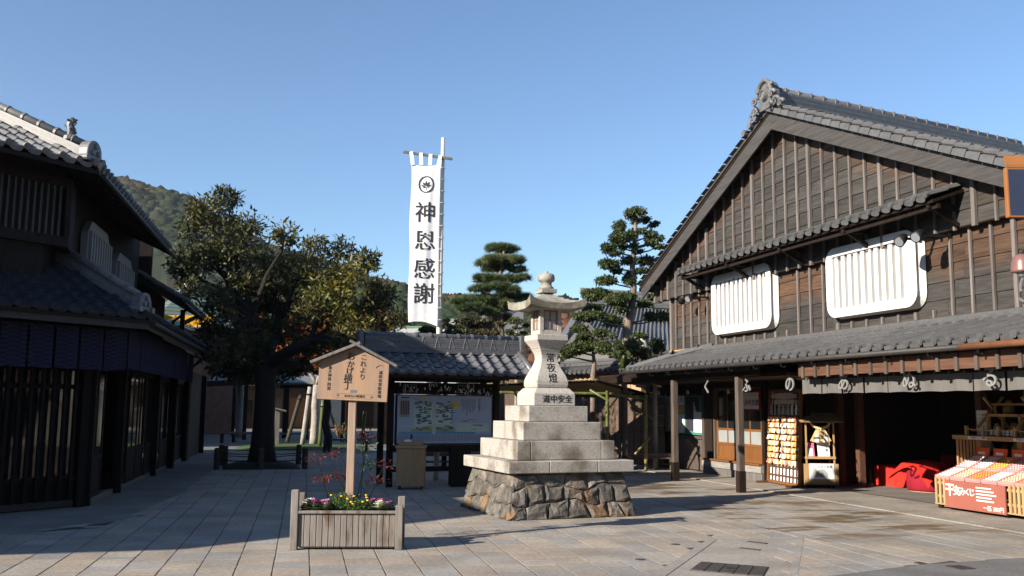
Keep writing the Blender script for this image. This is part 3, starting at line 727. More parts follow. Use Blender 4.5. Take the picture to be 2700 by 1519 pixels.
# posters behind the pane's front
PGREEN = plain('green_poster', (.05,.20,.16), bump=0); PYEL = plain('yellow_poster', (.65,.42,.08), bump=0); PGREY = plain('grey_print', (.35,.35,.36), bump=0); PBLK = plain('black_print', (.03,.03,.04), bump=0)
MB().box(11.572, 22.25, .95, 11.582, 23.75, 1.98).build('poster', PGREEN, SHOP)
MB().box(11.565, 22.45, 1.05, 11.571, 23.2, 1.95).build('poster', PBLK, SHOP)
MB().box(11.563, 22.3, 1.02, 11.5645, 22.75, 1.55).build('poster', PAPER, SHOP)
MB().box(11.565, 23.3, .98, 11.571, 23.75, 1.48).build('poster', PAPER, SHOP); MB().box(11.565, 23.3, 1.50, 11.571, 23.75, 1.70).build('poster', PYEL, SHOP)
MB().box(11.565, 23.3, 1.72, 11.571, 23.75, 1.98).build('poster', PAPER, SHOP); MB().box(11.565, 23.8, 1.0, 11.571, 24.35, 1.98).build('poster', PAPER, SHOP); MB().box(11.565, 24.4, .98, 11.571, 24.95, 1.98).build('poster', PAPER, SHOP)
for k in range(26):
    yy = random.choice([random.uniform(23.83,24.32), random.uniform(24.43,24.92), random.uniform(23.33,23.72)]); zz = random.uniform(1.02,1.93)
    MB().box(11.561, yy-.012, zz-.05, 11.5645, yy+.012, zz+.05).build('print_line', PGREY if k % 3 else PBLK, SHOP)
for k in range(5): MB().box(11.559, 22.5+k*.05, 1.1+.04*k, 11.5625, 22.53+k*.05, 1.4+.1*k).build('print_line', PAPER, SHOP)
# raised step, sliding doors
STEPM = two('silvery_step_board', (.17,.155,.14), (.30,.275,.25), scale=2.2, stretch=(9,1.2,9), rough=.85)
MB().box(11.42, 19.2, .19, 11.6, 22.05, .36).build('step_board', STEPM, SHOP); MB().box(11.45, 19.2, .0, 11.6, 22.05, .185).build('step_base', W_GREY, SHOP)
MB().box(11.38, 19.2, .36, 11.62, 22.05, .40).build('door_sill', W_ORANGE, SHOP)
for k in range(2):
    y0 = 19.27 + k*1.12; y1 = y0 + 1.1; x = 11.53 + .03*k
    d = MB().box(x, y0, .40, x+.03, y0+.07, 2.15).box(x, y1-.07, .40, x+.03, y1, 2.15).box(x, y0+.07, .40, x+.03, y1-.07, .46).box(x, y0+.07, .76, x+.03, y1-.07, .82).box(x, y0+.07, 1.12, x+.03, y1-.07, 1.17).box(x, y0+.07, 2.09, x+.03, y1-.07, 2.15).box(x, (y0+y1)/2-.02, .82, x+.03, (y0+y1)/2+.02, 1.12).box(x, (y0+y1)/2-.02, 1.17, x+.03, (y0+y1)/2+.02, 2.09).build('sliding_door', W_ORANGE, SHOP)
    MB().box(x+.012, y0+.06, .45, x+.018, y1-.06, .77).build('door_panel', W_ORANGE, d)
    for a_, b_ in ((y0+.07, (y0+y1)/2-.02), ((y0+y1)/2+.02, y1-.07)):
        MB().box(x+.012, a_, .82, x+.016, b_, 1.12).build('frosted_pane', FROST, d); MB().box(x+.012, a_, 1.17, x+.016, b_, 2.09).build('pane', GLASSD, d)
MB().box(11.5, 21.55, .40, 11.6, 22.0, 2.2).build('door_jamb', W_DARK, SHOP)
MB().box(11.42, 19.1, 2.15, 11.62, 22.1, 2.28).build('door_head', W_DARK, SHOP)
# open shop room
MB().box(15.6, 7.0, 0, 15.7, 18.4, 2.6).build('back_wall', W_DARKY, SHOP)
MB().box(11.72, 18.30, 0, 15.7, 18.40, 2.6).build('side_wall', W_DARKY, SHOP); MB().box(11.62, 17.66, 0, 11.72, 18.36, 2.6).build('side_wall', W_DARKY, SHOP)
MB().box(10.35, 7.0, 2.55, 15.7, 17.9, 2.62).build('room_ceiling', W_DARKY, SHOP)
for yy in (17.5, 18.19, 14.0, 9.3): MB().box(12.75, yy-.07, 0, 12.89, yy+.07, 2.55).build('room_post', W_STRIP, SHOP)
MB().box(12.72, 7.5, 2.22, 12.86, 17.6, 2.38).build('lintel', W_DARK, SHOP)
SHELFG = []
for k, z in enumerate((.75, 1.15, 1.55)):
    MB().box(15.0, 8.5, z, 15.58, 17.2, z+.04).build('shelf', W_DARKY, SHOP)
DOLL = [plain('dim_red_goods', (.35,.05,.04)), plain('dim_gold_goods', (.42,.28,.10)), plain('dim_pale_goods', (.55,.50,.44)), plain('dim_brown_goods', (.20,.11,.06))]
i = 0
for z in (.79, 1.19, 1.59):
    yy = 9.0
    while yy < 17.0:
        w = random.uniform(.12,.3); h = random.uniform(.12,.3); g = MB().lathe([(w*.45,0),(w*.5,h*.3),(w*.42,h*.6),(w*.25,h*.75),(w*.28,h*.9),(w*.1,h)], 8, (15.25+random.uniform(-.1,.1),yy,z)).build('boxed_souvenir', random.choice(DOLL), None, smooth=True)
        tag(g, 'small souvenir figure standing on the dim shelves inside the shop', 'souvenir', 'souvenirs on the dim shelves'); yy += w + random.uniform(.18,.5)
# hip-end ornament on the lower roof at the right edge of the picture
o2 = MB().tube([(9.85,9.80,2.96),(10.5,9.7,3.18),(11.0,9.65,3.32)], .07, 8).build('cross_ridge', TILE_D, SHOP)
MB().tube([(9.80,9.84,3.02),(10.5,9.74,3.26),(11.0,9.7,3.40)], .055, 8).build('cross_ridge', TILE_D, SHOP)
o3 = MB().lathe([(.02,-.05),(.12,-.04),(.13,0),(.10,.02),(.08,.035)], 18).build('ridge_medallion', TILE_D, SHOP); o3.location = (9.78,9.70,3.20); o3.rotation_euler = (0, R(-90), 0)
for t in range(4): MB().tube([(9.74,9.70+(.13+.012*k)*math.cos(1.57*t+.22*k),3.20+(.13+.012*k)*math.sin(1.57*t+.22*k)) for k in range(6)], .02, 6).build('scroll', TILE_D, SHOP)
# spotlights under the canopy
LENS = plain('clear_lamp_glass', (.22,.24,.25), rough=.08, spec=.8, bump=0)
def spot(p, to, label):
    p = Vector(p); d = Vector(to).normalized(); t = placed('spotlight', tuple(p), label, 'spotlight', 'spotlights beside the white windows')
    MB().tube([p-d*.10, p-d*.04, p+d*.05, p+d*.13], [.04,.075,.088,.095], 14).build('housing', METALD, t, smooth=True)
    MB().tube([p+d*.115, p+d*.132], [.085,.075], 14).build('lens', LENS, t)
    MB().bar(p+Vector((0,0,0)), (11.0, p.y+.05, p.z+.02), .04, .04).build('arm', METALD, t)
spot((10.5,20.72,4.35), (-.75,-.25,-.5), 'black spotlight beside the left white window, the one aimed at the square')
spot((10.5,21.15,4.36), (.1,.8,-.5), 'black spotlight beside the left white window, the one turned away')
spot((10.35,12.82,4.45), (-.75,-.25,-.55), 'black spotlight at the corner of the right white window, left of the pair')
spot((10.35,12.42,4.45), (-.8,-.25,-.5), 'black spotlight right of the right white window, right of the pair')

# curtain over the shop opening: one rod, separate hanging cloths
NOR = two('grey_curtain_cloth', (.095,.09,.083), (.125,.118,.11), scale=5, rough=.9, bump=.05)
nor = placed('shop_curtain', (9.65, 12.5, 1.92), 'short grey cloth curtain hung in panels across the shop opening', 'curtain')
MB().tube([(9.65,14.9,2.19),(9.65,7.8,2.19)], .016, 8).build('rod', W_DARKY, nor)
yy = 14.75; k = 0
while yy > 8.2:
    w = .585; b = MB(); n = 7; vs = []
    for r_ in range(2):
        for q in range(n):
            u = q/(n-1); vs.append((9.65 + .018*math.sin(u*9+k)*(1-.3*r_), yy - u*(w-.022), 2.17 if r_ == 0 else 1.918 + .010*math.sin(u*3.14)))
    b.add(vs, [(q, q+1, n+q+1, n+q) for q in range(n-1)]).build('cloth_panel', NOR, nor)
    for q in (.25,.75): MB().box(9.632, yy-w*q-.012, 2.16, 9.668, yy-w*q+.012, 2.21).build('loop', NOR, nor)
    yy -= w; k += 1
# white cut-out letters hanging in front of the curtain
LET = plain('white_letter_board', (.19,.185,.18), bump=0)
words = [('く',19.35,'leftmost, under the porch'),('ふ',17.6,'beside the porch post'),('の',15.98,'where the curtain begins'),('あ',14.3,'above the straw ornament cart'),('ぬ',12.6,'above the red covered table'),('る',10.92,'above the fortune stand')]
for ch, y_, wh in words:
    t = placed('hanging_letter', (9.54, y_*.937, 2.0), 'white cut-out letter %s, %s' % (ch, wh), 'letter', 'white letters hung along the eave')
    text(ch, .31, t, (9.54, y_*.937, 2.08), (R(90), 0, R(-90)), LET, 'letter_board', ext=.012, off=.012)
    MB().tube([(9.54,y_*.937,2.2),(9.5,y_*.937,2.34)], .006, 5).build('cord', METALD, t)
# bare bulbs under the porch
for i, y_ in enumerate((24.0, 22.2, 20.55, 18.6)):
    t = placed('hanging_bulb', (10.3, y_, 2.0), 'clear bulb hanging under the porch, %s counted from the bamboo shelter' % ('first','second','third','fourth')[i], 'bulb', 'bulbs under the porch')
    MB().tube([(10.3,y_,2.30),(10.3,y_,2.12)], .006, 5).build('cord', METALD, t); MB().lathe([(.018,.10),(.02,.05),(.022,.045)], 10, (10.3,y_,2.03)).build('socket', METALD, t)
    MB().lathe([(.006,-.055),(.03,-.045),(.042,-.01),(.03,.03),(.016,.05)], 12, (10.3,y_,2.03)).build('glass', LENS, t, smooth=True)
# ventilation grille boards under the eave
t = placed('rolled_screen', (9.42, 18.0, 2.38), 'rolled up slatted screen tied under the eave between the porch posts', 'screen')
for k in range(5): MB().bar((9.40+.01*k,19.9,2.40+.018*k),(9.40+.01*k,16.2,2.385+.018*k),.02,.014).build('slat', W_POST, t)
for yy in (19.5,18.2,16.9): MB().tube([(9.385,yy,2.38),(9.385,yy,2.50)], .008, 5).build('cord', METALD, t)
# ================================================================ STONE LANTERN
GRANS = mat('stained_granite', [(.30,(.18,.168,.152)), (.42,(.305,.282,.25)), (.60,(.36,.335,.30)), (.72,(.42,.395,.355))], scale=38, rough=.85, bump=.15, detail=3, stain=((.45,.41,.37), 2.2, (1,1,.8), .46, .68))
GRANM = mat('mossy_granite', [(.30,(.16,.152,.128)), (.42,(.27,.252,.212)), (.60,(.33,.308,.262)), (.72,(.38,.36,.31))], scale=38, rough=.85, bump=.15, detail=3, stain=((.52,.50,.42), 3, (1,1,1), .45, .65))
LAN = thing('stone_lantern', (4.746, 14.508, 0), 'tall granite lantern on a stepped plinth over a rough stone base', 'stone lantern', R(5.5))
ROCK = mat('rough_base_stone', [(.28,(.045,.040,.035)), (.45,(.095,.085,.075)), (.60,(.165,.147,.125)), (.75,(.24,.212,.185))], scale=5, rough=.9, bump=.9, bscale=14, rnd=.35, stain=((1.15,.80,.52), 2.5, (1,1,1), .55, .68))
MORT = plain('dark_mortar', (.085,.077,.068), scale=12, rough=.95)
MB().frust([(1.02,-.02),(.90,.665)]).build('base_core', MORT, LAN)
def stone_face(rot):
    """irregular stones on one sloping face of the base; rot turns the face about z"""
    rg = random.Random(rot*7+3); c, s = math.cos(R(rot)), math.sin(R(rot))
    levels = [0, .235, .46, .668]
    def zb(l, u): 
        if l == 0: return 0
        if l == 3: return .668
        return levels[l] + .045*math.sin(u*5.1+l*2+rot) + .03*math.sin(u*11+l)
    for l in range(3):
        half = 1.075
        u = -1.0; us = [-1.0]
        while u < 1.0:
            u += rg.uniform(.24,.42) if l < 2 else rg.uniform(.30,.5)
            us.append(u)
        us = [v/us[-1] if v > 0 else v for v in us]; us[-1] = 1.0
        us = sorted(set(round(v,3) for v in us)); us = [us[0]] + [v for a, v in zip(us, us[1:]) if v-a > .1]
        us[-1] = 1.0
        for a, b in zip(us, us[1:]):
            ja, jb = rg.uniform(-.05,.05), rg.uniform(-.05,.05)
            ring = []
            for (uu, ll, jj) in ((a,l,-ja),(a+(b-a)*.5,l,0),(b,l,-jb),(b,l+.5,0),(b,l+1,jb),(a+(b-a)*.5,l+1,0),(a,l+1,ja),(a,l+.5,0)):
                lj = jj if -0.99 < uu < .99 else 0
                if ll == l+.5: zz = (zb(l,uu)+zb(l+1,uu))/2
                else: zz = zb(int(ll), uu)
                ring.append((uu+lj, zz))
            cu = sum(p[0] for p in ring)/8; cz = sum(p[1] for p in ring)/8
            def P(uu, zz, out):
                h = 1.075 - .16*zz/.668; x, y = uu*h, -(h - .045) - out
                return (x*c-y*s, x*s+y*c, zz)
            vs = []; sh = [(0, .985), (.030, .93), (.050, .62)]
            for out, k in sh:
                for (uu, zz) in ring: vs.append(P(cu+(uu-cu)*k, cz+(zz-cz)*k, out + (rg.uniform(-.018,.018) if out else 0)))
            vs.append(P(cu+rg.uniform(-.03,.03), cz, .055 + rg.uniform(-.01,.02)))
            fs = []
            for q in range(2):
                for k in range(8): fs.append((q*8+k, q*8+(k+1)%8, (q+1)*8+(k+1)%8, (q+1)*8+k))
            for k in range(8): fs.append((16+k, 16+(k+1)%8, 24))
            MB().add(vs, fs).build('base_stone', ROCK, LAN)
for a in (0, 90, 180, 270): stone_face(a)
MB().box(-1.037,-1.037,.668, -.38,1.037,.845).build('ledge_slab', GRANS, LAN, bevel=.012)
MB().box(-.377,-1.037,.668, .42,1.037,.845).build('ledge_slab', GRANS, LAN, bevel=.012)
MB().box(.423,-1.037,.668, 1.037,1.037,.845).build('ledge_slab', GRANS, LAN, bevel=.012)
for x0, x1 in ((-.82,-.60),(-.597,.585),(.588,.82)): MB().box(x0,-.82,.848,x1,.82,1.135).build('step_stone', GRANS, LAN, bevel=.012)
MB().box(-.66,-.66,1.138,.66,.66,1.415).build('step_stone', GRANS, LAN, bevel=.012)
MB().box(-.508,-.508,1.418,.508,.508,1.663).build('step_stone', GRANS, LAN, bevel=.012)
MB().frust([(.357,1.666),(.357,1.86),(.285,1.945)]).build('inscribed_block', GRAN, LAN, bevel=.01)
st = []
for k in range(13):
    t = k/12; z = 1.948 + .63*t
    h = [.262,.276,.275,.262,.242,.216,.190,.168,.150,.142,.146,.165,.190][k]; st.append((h, z))
st_prof = list(st)
MB().frust(st).build('curved_stem', GRAN, LAN, bevel=.012)
MB().frust([(.19,2.58),(.20,2.605),(.262,2.70),(.272,2.71),(.272,2.80)]).build('platform', GRAN, LAN, bevel=.01)
# light chamber: four corner posts, sills and paper windows
ch = MB()
for sx in (-1, 1):
    for sy in (-1, 1): ch.box(min(sx*.125,sx*.188), min(sy*.125,sy*.188), 2.803, max(sx*.125,sx*.188), max(sy*.125,sy*.188), 3.26)
ch.box(-.186,-.186,2.80,.186,.186,2.875).box(-.186,-.186,3.20,.186,.186,3.262)
chm = ch.build('light_chamber', GRAN, LAN)
WFR = plain('brown_window_frame', (.20,.13,.10), scale=8)
SHJ = plain('grey_paper_pane', (.34,.32,.30), rough=.4, bump=0)
for a in (0, 90, 180, 270):
    w = MB().box(-.122,-.172,2.878,-.104,-.158,3.198).box(.104,-.172,2.878,.122,-.158,3.198).box(-.104,-.172,2.878,.104,-.158,2.895).box(-.104,-.172,3.18,.104,-.158,3.198).box(-.007,-.170,2.895,.007,-.160,3.18).box(-.104,-.168,3.035,-.007,-.161,3.047).box(.007,-.168,3.035,.104,-.161,3.047).build('window', WFR, LAN, rz=R(a))
    MB().box(-.104,-.158,2.895,.104,-.152,3.18).build('pane', SHJ, w)
# roof with upturned corners
n = 14; tv = []; bv = []
for i in range(n+1):
    for j in range(n+1):
        x = (i/n*2-1); y = (j/n*2-1); r_ = max(abs(x),abs(y)); mn = min(abs(x),abs(y))
        z = 3.51 - .25*(r_**1.15) + .035*r_**4 + .105*(mn**3)*(r_**2)
        tv.append((x*.47*(1+.05*mn**3), y*.47*(1+.05*mn**3), z))
        bv.append((x*.455*(1+.05*mn**3), y*.455*(1+.05*mn**3), 3.205 + .055*(mn**3)*(r_**2) - .010*(1-r_)))
rf = MB(); N1 = (n+1)**2
fs = [(i*(n+1)+j, (i+1)*(n+1)+j, (i+1)*(n+1)+j+1, i*(n+1)+j+1) for i in range(n) for j in range(n)]
fs += [tuple(N1+k for k in f[::-1]) for f in fs]
for k in range(n):
    for (a, b) in ((k*(n+1), (k+1)*(n+1)), (k*(n+1)+n, (k+1)*(n+1)+n), (k, k+1), (n*(n+1)+k, n*(n+1)+k+1)): fs.append((a, b, N1+b, N1+a))
rf.add(tv + bv, fs).build('roof', GRANM, LAN, smooth=False)
MB().frust([(.135,3.49),(.135,3.56)]).build('finial_plinth', GRANM, LAN, bevel=.008)
MB().lathe([(.125,3.562),(.125,3.585),(.095,3.61),(.085,3.63),(.092,3.675),(.128,3.69),(.14,3.72),(.14,3.765),(.122,3.805),(.07,3.825),(.03,3.832),(.025,3.858),(.005,3.868)], 22).build('finial', GRANM, LAN, smooth=True)
text('道中安全', .128, LAN, (.045,-.3595,1.765), (R(90),0,0), INK, off=.004)
for i, chx in enumerate('常夜燈'):
    z = 2.425 - i*.165; hh = np.interp(z, [q[1] for q in st], [q[0] for q in st])
    text(chx, .160, LAN, (.01, -(hh+.006)-(0.004), z), (R(90),0,0), INK, off=.006, ext=.0); TEXTS[-1][1] = 'stem'

# ================================================================ SIGN IN ITS PLANTER
PLW = mat('grey_planter_wood', [(.3,(.12,.102,.09)), (.7,(.235,.212,.19))], scale=3, stretch=VG, rnd=.15, rough=.85, stain=((.55,.44,.35), 2.2, (3,3,.8), .50, .66))
pc = gnd(911, 1450); PLA = thing('wooden_planter', (pc.x+.06, pc.y+.24, 0), 'grey weathered wooden planter box of upright boards in the square', 'planter', R(-12.5))
hw, hd = .555, .25
for k in range(16):
    w = 2*hw/16; x = -hw + k*w
    MB().box(x+.003, -hd-.002, .035, x+w-.003, -hd+.02, .405+random.uniform(-.002,.002)).build('board', PLW, PLA, bevel=.004, seg=1)
    if k % 2 == 0: MB().box(x+.003, hd-.02, .035, x+2*w-.003, hd, .405).build('board', PLW, PLA)
MB().box(-hw-.01,-hd-.03,.408,hw+.01,-hd+.035,.44).build('top_rail', PLW, PLA, bevel=.006); MB().box(-hw-.01,hd-.035,.408,hw+.01,hd+.02,.44).build('top_rail', PLW, PLA)
MB().box(-hw+.02,-hd+.02,.02,hw-.02,hd-.02,.06).build('bottom', PLW, PLA)
for sx in (-1, 1):
    for sy in (-1, 1):
        top = {(-1,-1):.675,(-1,1):.60,(1,-1):.505,(1,1):.56}[(sx,sy)]
        x = sx*(hw+.042); MB().box(x-.042, sy*(hd-.01)-.045, 0, x+.042, sy*(hd-.01)+.045, top).build('corner_post', PLW, PLA, bevel=.008)
    for q in range(3): MB().box(sx*(hw+.02)-.012, -hd+.04+q*.145, .05, sx*(hw+.02)+.012, -hd+.18+q*.145, .43).build('end_board', PLW, PLA)
MB().box(-hw,-hd+.02,.06,hw,hd-.02,.40).build('soil', plain('dark_soil', (.045,.034,.025), scale=15, rough=1), PLA)
def planter_pt(x, y, z):
    c, s = math.cos(R(-12.5)), math.sin(R(-12.5)); return Vector((pc.x+.06+x*c-y*s, pc.y+.24+x*s+y*c, z))
# sign
sp = planter_pt(-.005, .03, 0)
SGN = thing('notice_sign', (sp.x, sp.y, .40), 'roofed cedar notice board on a post standing in the planter', 'sign', R(-14))
MB().box(-.045,-.04,-.02,.045,.04,1.36).build('post', W_POLE, SGN, bevel=.006)
tl = R(2.1)
def tilt(x, z): return (x*math.cos(tl)+z*math.sin(tl), -x*math.sin(tl)+z*math.cos(tl)+1.30)
poly = [(-.415,0),(.415,0),(.415,.45),(0,.635),(-.415,.45)]
pts = [tilt(*p) for p in poly]
MB().prism([(x,-.075,z) for x, z in pts], (0,.035,0)).build('board', W_SIGN, SGN, bevel=.004)
def rbar(a, b, y0, y1, th, nm):
    (ax, az), (bx, bz) = tilt(*a), tilt(*b); d = Vector((bx-ax,0,bz-az)).normalized(); n = Vector((-d.z,0,d.x))*th
    if n.z < 0: n = -n
    MB().prism([(ax,y0,az),(bx,y0,bz),(bx+n.x,y0,bz+n.z),(ax+n.x,y0,az+n.z)], (0,y1-y0,0)).build(nm, W_GREY, SGN, bevel=.004)
rbar((-.505,.415),(.07,.675),-.16,.06,.034,'roof_board'); rbar((-.07,.692),(.505,.415),-.159,.061,.034,'roof_board')
rx = (R(90), tl, 0)
def sgn_text(s, size, x, z, m=INKS, off=.0, sx=1.0): 
    a, b = tilt(x, z); return text(s, size, SGN, (a, -.0765, b), (R(90), tl, 0), m, off=off, sx=sx)
for i, chx in enumerate('おかげ横丁'): sgn_text(chx, [.105,.092,.09,.105,.105][i], -.055+[.01,.012,.005,-.01,-.012][i], .520-[0,.094,.174,.262,.352][i], INK, .010)
for i, chx in enumerate('これより'): sgn_text(chx, .078, .105, .515-i*.078, INKS, .006)
for i, chx in enumerate('皇大神宮(内宮)'): sgn_text('⌒' if False else ({'(':'︵',')':'︶'}.get(chx, chx)), .044, -.285, .375-[0,.045,.09,.135,.167,.20,.245,.275][i], INKS, .015)
for i, chx in enumerate('浦田市営駐車場'): sgn_text(chx, .044, .318, .345-i*.047, INKS, .015)
sgn_text('おはらい町通り', .036, .03, .052, INKS, .01); sgn_text('←', .05, -.165, .055, INKS); sgn_text('→', .05, .225, .052, INKS)
for zz in (.078, .027):
    a = tilt(-.19, zz); b = tilt(.24, zz); MB().bar((a[0],-.0755,a[1]),(b[0],-.0755,b[1]),.002,.002).build('rule', INKS, SGN)
a = tilt(.012,.11); MB().box(a[0]-.04,-.0765,a[1]-.017,a[0]+.04,-.0745,a[1]+.017).build('name_plate', METALG, SGN)
tpts = [tilt(.30+.045*math.cos(t*.7), .415+.02*math.sin(t*1.1)) for t in range(8)]; MB().tube([(x,-.076,z) for x, z in tpts], .002, 4).build('mark', INKS, SGN)

# plants: leaf cards as small bent quads
def leaf_cloud(centers, radii, n, size, rg, flat=.0, up=.3, aspect=.45, shell=.35, outw=.8, cluster=0):
    """n leaves scattered through ellipsoids; returns vertex and index arrays of two triangles per leaf"""
    C = np.array(centers, float); Rr = np.array(radii, float)
    w = Rr[:,0]*Rr[:,1]*Rr[:,2]; w = w**.75; pick = rg.choice(len(C), n, p=w/w.sum())
    d = rg.normal(size=(n,3)); d /= np.linalg.norm(d, axis=1)[:,None]
    rad = (shell + (1-shell)*rg.random(n)**.6) * (1 + .12*rg.normal(size=n))
    pos = C[pick] + d*rad[:,None]*Rr[pick]
    if cluster:                                       # leaves grow in sprays from shared twig tips
        g = np.arange(n)//cluster*cluster; pos = pos[g] + rg.normal(size=(n,3))*size*.35; d = d[g]
    ax = rg.normal(size=(n,3)); ax[:,2] = ax[:,2]*(1-flat) + up*0; ax += d*.5; ax /= np.linalg.norm(ax, axis=1)[:,None]
    nr = rg.normal(size=(n,3)); nr[:,2] += up*2; nr += d*outw
    sd = np.cross(ax, nr); sd /= np.linalg.norm(sd, axis=1)[:,None] + 1e-9; nn = np.cross(sd, ax)
    s = size*(.45+1.0*rg.random(n)**1.3)[:,None]
    p0 = pos; p2 = pos + ax*s; mid = pos + ax*s*.5 - nn*s*.08
    a = mid + sd*s*aspect*.5 ; b = mid - sd*s*aspect*.5
    v = np.stack([p0, a, p2, b], 1).reshape(-1,3)
    idx = (np.arange(n)[:,None]*4 + np.array([0,1,2,0,2,3])[None]).ravel()
    return v, idx
def leaves(name, centers, radii, n, size, m, parent, seed=1, **k):
    v, i = leaf_cloud(centers, radii, n, size, np.random.default_rng(seed), **k)
    o = link(name, fast_mesh(name, v, 3, i, m)); attach(o, parent) if parent is not None else None
    return o
LGREEN = leafy('garden_leaf', (.035,.085,.016), (.07,.13,.025), (.13,.19,.05))
shr = placed('flower_shrub', tuple(planter_pt(0,0,.40)), 'low green shrub with small yellow flowers round the sign post', 'shrub')
leaves('foliage', [tuple(planter_pt(x,y,z)) for x, y, z in ((-.12,-.03,.50),(.08,-.05,.48),(-.02,.05,.52),(.18,0,.46),(-.2,.05,.47))], [(.13,.12,.10),(.13,.11,.085),(.14,.12,.11),(.1,.1,.07),(.08,.08,.10)], 2600, .028, LGREEN, shr, 21)
YEL = plain('yellow_petal', (.80,.48,.02), bump=0)
rgf = random.Random(5)
for k in range(12):
    p = planter_pt(rgf.uniform(-.22,.22), rgf.uniform(-.16,-.02), rgf.uniform(.50,.60)); b = MB(); b.lathe([(.001,.0),(.017,.004),(.012,.014),(.003,.016)], 7, p); b.build('yellow_flower', YEL, shr)
CAB = [plain('cabbage_white', (.70,.66,.52)), plain('cabbage_pink', (.62,.28,.46)), plain('cabbage_violet', (.36,.08,.24)), two('cabbage_green', (.12,.20,.08), (.25,.33,.16), scale=9)]
spots = [(-.46,-.10,.085,0,'cream'),(-.38,-.16,.08,2,'violet'),(-.31,-.13,.075,1,'pink'),(-.45,.06,.075,1,'pink'),(-.26,-.17,.06,1,'small pink'),(-.27,.03,.07,1,'rosy'),(.26,.06,.075,2,'dark violet'),(.35,.04,.075,2,'deep purple'),(.36,-.15,.075,0,'white'),(.43,-.13,.06,1,'magenta edged'),(-.49,-.19,.05,1,'half hidden pink'),(.47,.05,.055,2,'small purple')]
names = ['leftmost in the planter','behind the left rail','in the middle of the left cluster','at the back left','near the rail','beside the yellow flowers','at the back right','behind the white one','at the right front of the planter','beside the right corner post','in the left front corner','at the far right']
for (x, y, r_, ci, nm), wh in zip(spots, names):
    r_ *= 1.3; p = planter_pt(x, y, .45 + r_*.35); t = placed('ornamental_cabbage', tuple(p), '%s ornamental cabbage %s' % (nm, wh), 'flower', 'ornamental cabbages in the planter')
    for ring, (nn, rr, zz, mm) in enumerate(((9, 1.0, -.25, CAB[3]), (8, .78, .10, CAB[3] if ci else CAB[0]), (7, .58, .32, CAB[ci]), (5, .34, .48, CAB[ci]))):
        b = MB()
        for q in range(nn):
            a = 2*math.pi*q/nn + ring*.4; c, s = math.cos(a), math.sin(a); w = rr*r_*.55; L_ = rr*r_
            def Q(u, v, z): return (p.x + c*u - s*v, p.y + s*u + c*v, p.z + z)
            z0 = zz*r_
            b.add([Q(.1*L_,0,z0-.3*r_),Q(.5*L_,w,z0+.08*r_),Q(L_,w*.7,z0+.22*r_),Q(1.05*L_,0,z0+.15*r_),Q(L_,-w*.7,z0+.22*r_),Q(.5*L_,-w,z0+.08*r_),Q(.55*L_,0,z0-.02*r_)], [(0,1,6),(1,2,6),(2,3,6),(3,4,6),(4,5,6),(5,0,6)])
        b.build('leaf_ring', mm, t)
# nandina behind the sign: thin canes with red leaves
REDL = leafy('red_nandina_leaf', (.05,.008,.008), (.11,.016,.012), (.10,.04,.014))
nan = placed('nandina_shrub', tuple(planter_pt(.0,.15,.40)), 'thin nandina canes with dark red leaves behind the sign post', 'shrub')
cn = []; cr = []
for i, (x, dx, h) in enumerate(((-.10,-.03,.95),(.10,.02,.85),(-.06,-.16,.66),(.16,.22,.55),(.05,.12,.9),(-.2,-.24,.60))):
    q0 = planter_pt(x,.12,.40); q2 = planter_pt(x+dx,.16,.40+h); q1 = q0.lerp(q2,.55) + Vector((.02,0,.04)); MB().tube([q0,q1,q2], [.0045,.004,.002], 5).build('cane', BARK, nan)
    cn.append(tuple(q2)); cr.append((.13,.10,.07))
    if i in (2,3,5): cn.append(tuple(q1)); cr.append((.17,.12,.05))
leaves('foliage', cn, cr, 620, .05, REDL, nan, 31, shell=.1, aspect=.3)
leaves('green_foliage', [tuple(planter_pt(.16,.16,1.15)), tuple(planter_pt(-.1,.2,1.35)), tuple(planter_pt(.2,.2,.95))], [(.12,.1,.12),(.14,.1,.08),(.1,.1,.1)], 260, .045, LGREEN, nan, 33, shell=.1, aspect=.3)

# ================================================================ MAP KIOSK
KIO = thing('map_kiosk', (3.0, 19.3, 0), 'tiled roof kiosk of dark posts holding the illustrated area map', 'kiosk', R(5))
for x in (-.03, 2.27):
    for y in (0, .85): MB().box(x-.06,y-.06,0,x+.06,y+.06,2.25).build('post', W_DARK, KIO, bevel=.008)
for z0, z1, y in ((1.88,2.12,-.02),(2.16,2.28,0),(.70,.84,0),(2.16,2.28,.85),(.30,.40,.02)): MB().box(.035,y-.05,z0,2.205,y+.04,z1).build('beam', W_DARKY, KIO)
for x in (-.03,2.27): MB().box(x-.05,.06,2.16,x+.05,.79,2.28).build('beam', W_DARK, KIO)
rgk = random.Random(9)
for k in range(46):       # small paper votive slips stuck on the upper beam and posts
    x = rgk.uniform(.08,2.15); z = rgk.uniform(1.91,2.09); w = rgk.choice([.008,.01,.012]); h = rgk.uniform(.02,.055); a = rgk.choice([0,0,.5,-.5])
    MB().bar((x-math.sin(a)*h,-.0715,z-math.cos(a)*h),(x+math.sin(a)*h,-.0715,z+math.cos(a)*h),2*w,.002,(0,1,0)).build('paper_slip', [PGREY,PAPER,plain('tan_paper',(.35,.30,.24),bump=0)][k % 3] if k < 3 else [PGREY,PAPER,MATS['tan_paper']][k % 3], KIO)
for x in (.35, 1.52):
    b = MB(); 
    for (a0,a1) in (((x-.13,1.925),(x+.13,1.925)),((x-.13,2.075),(x+.13,2.075)),((x-.13,1.925),(x-.13,2.075)),((x+.13,1.925),(x+.13,2.075)),((x-.04,1.95),(x+.04,2.05)),((x+.04,1.95),(x-.04,2.05))): b.bar((a0[0],-.0725,a0[1]),(a1[0],-.0725,a1[1]),.006,.010,(0,1,0))
    b.build('crest_slip', PGREY, KIO)
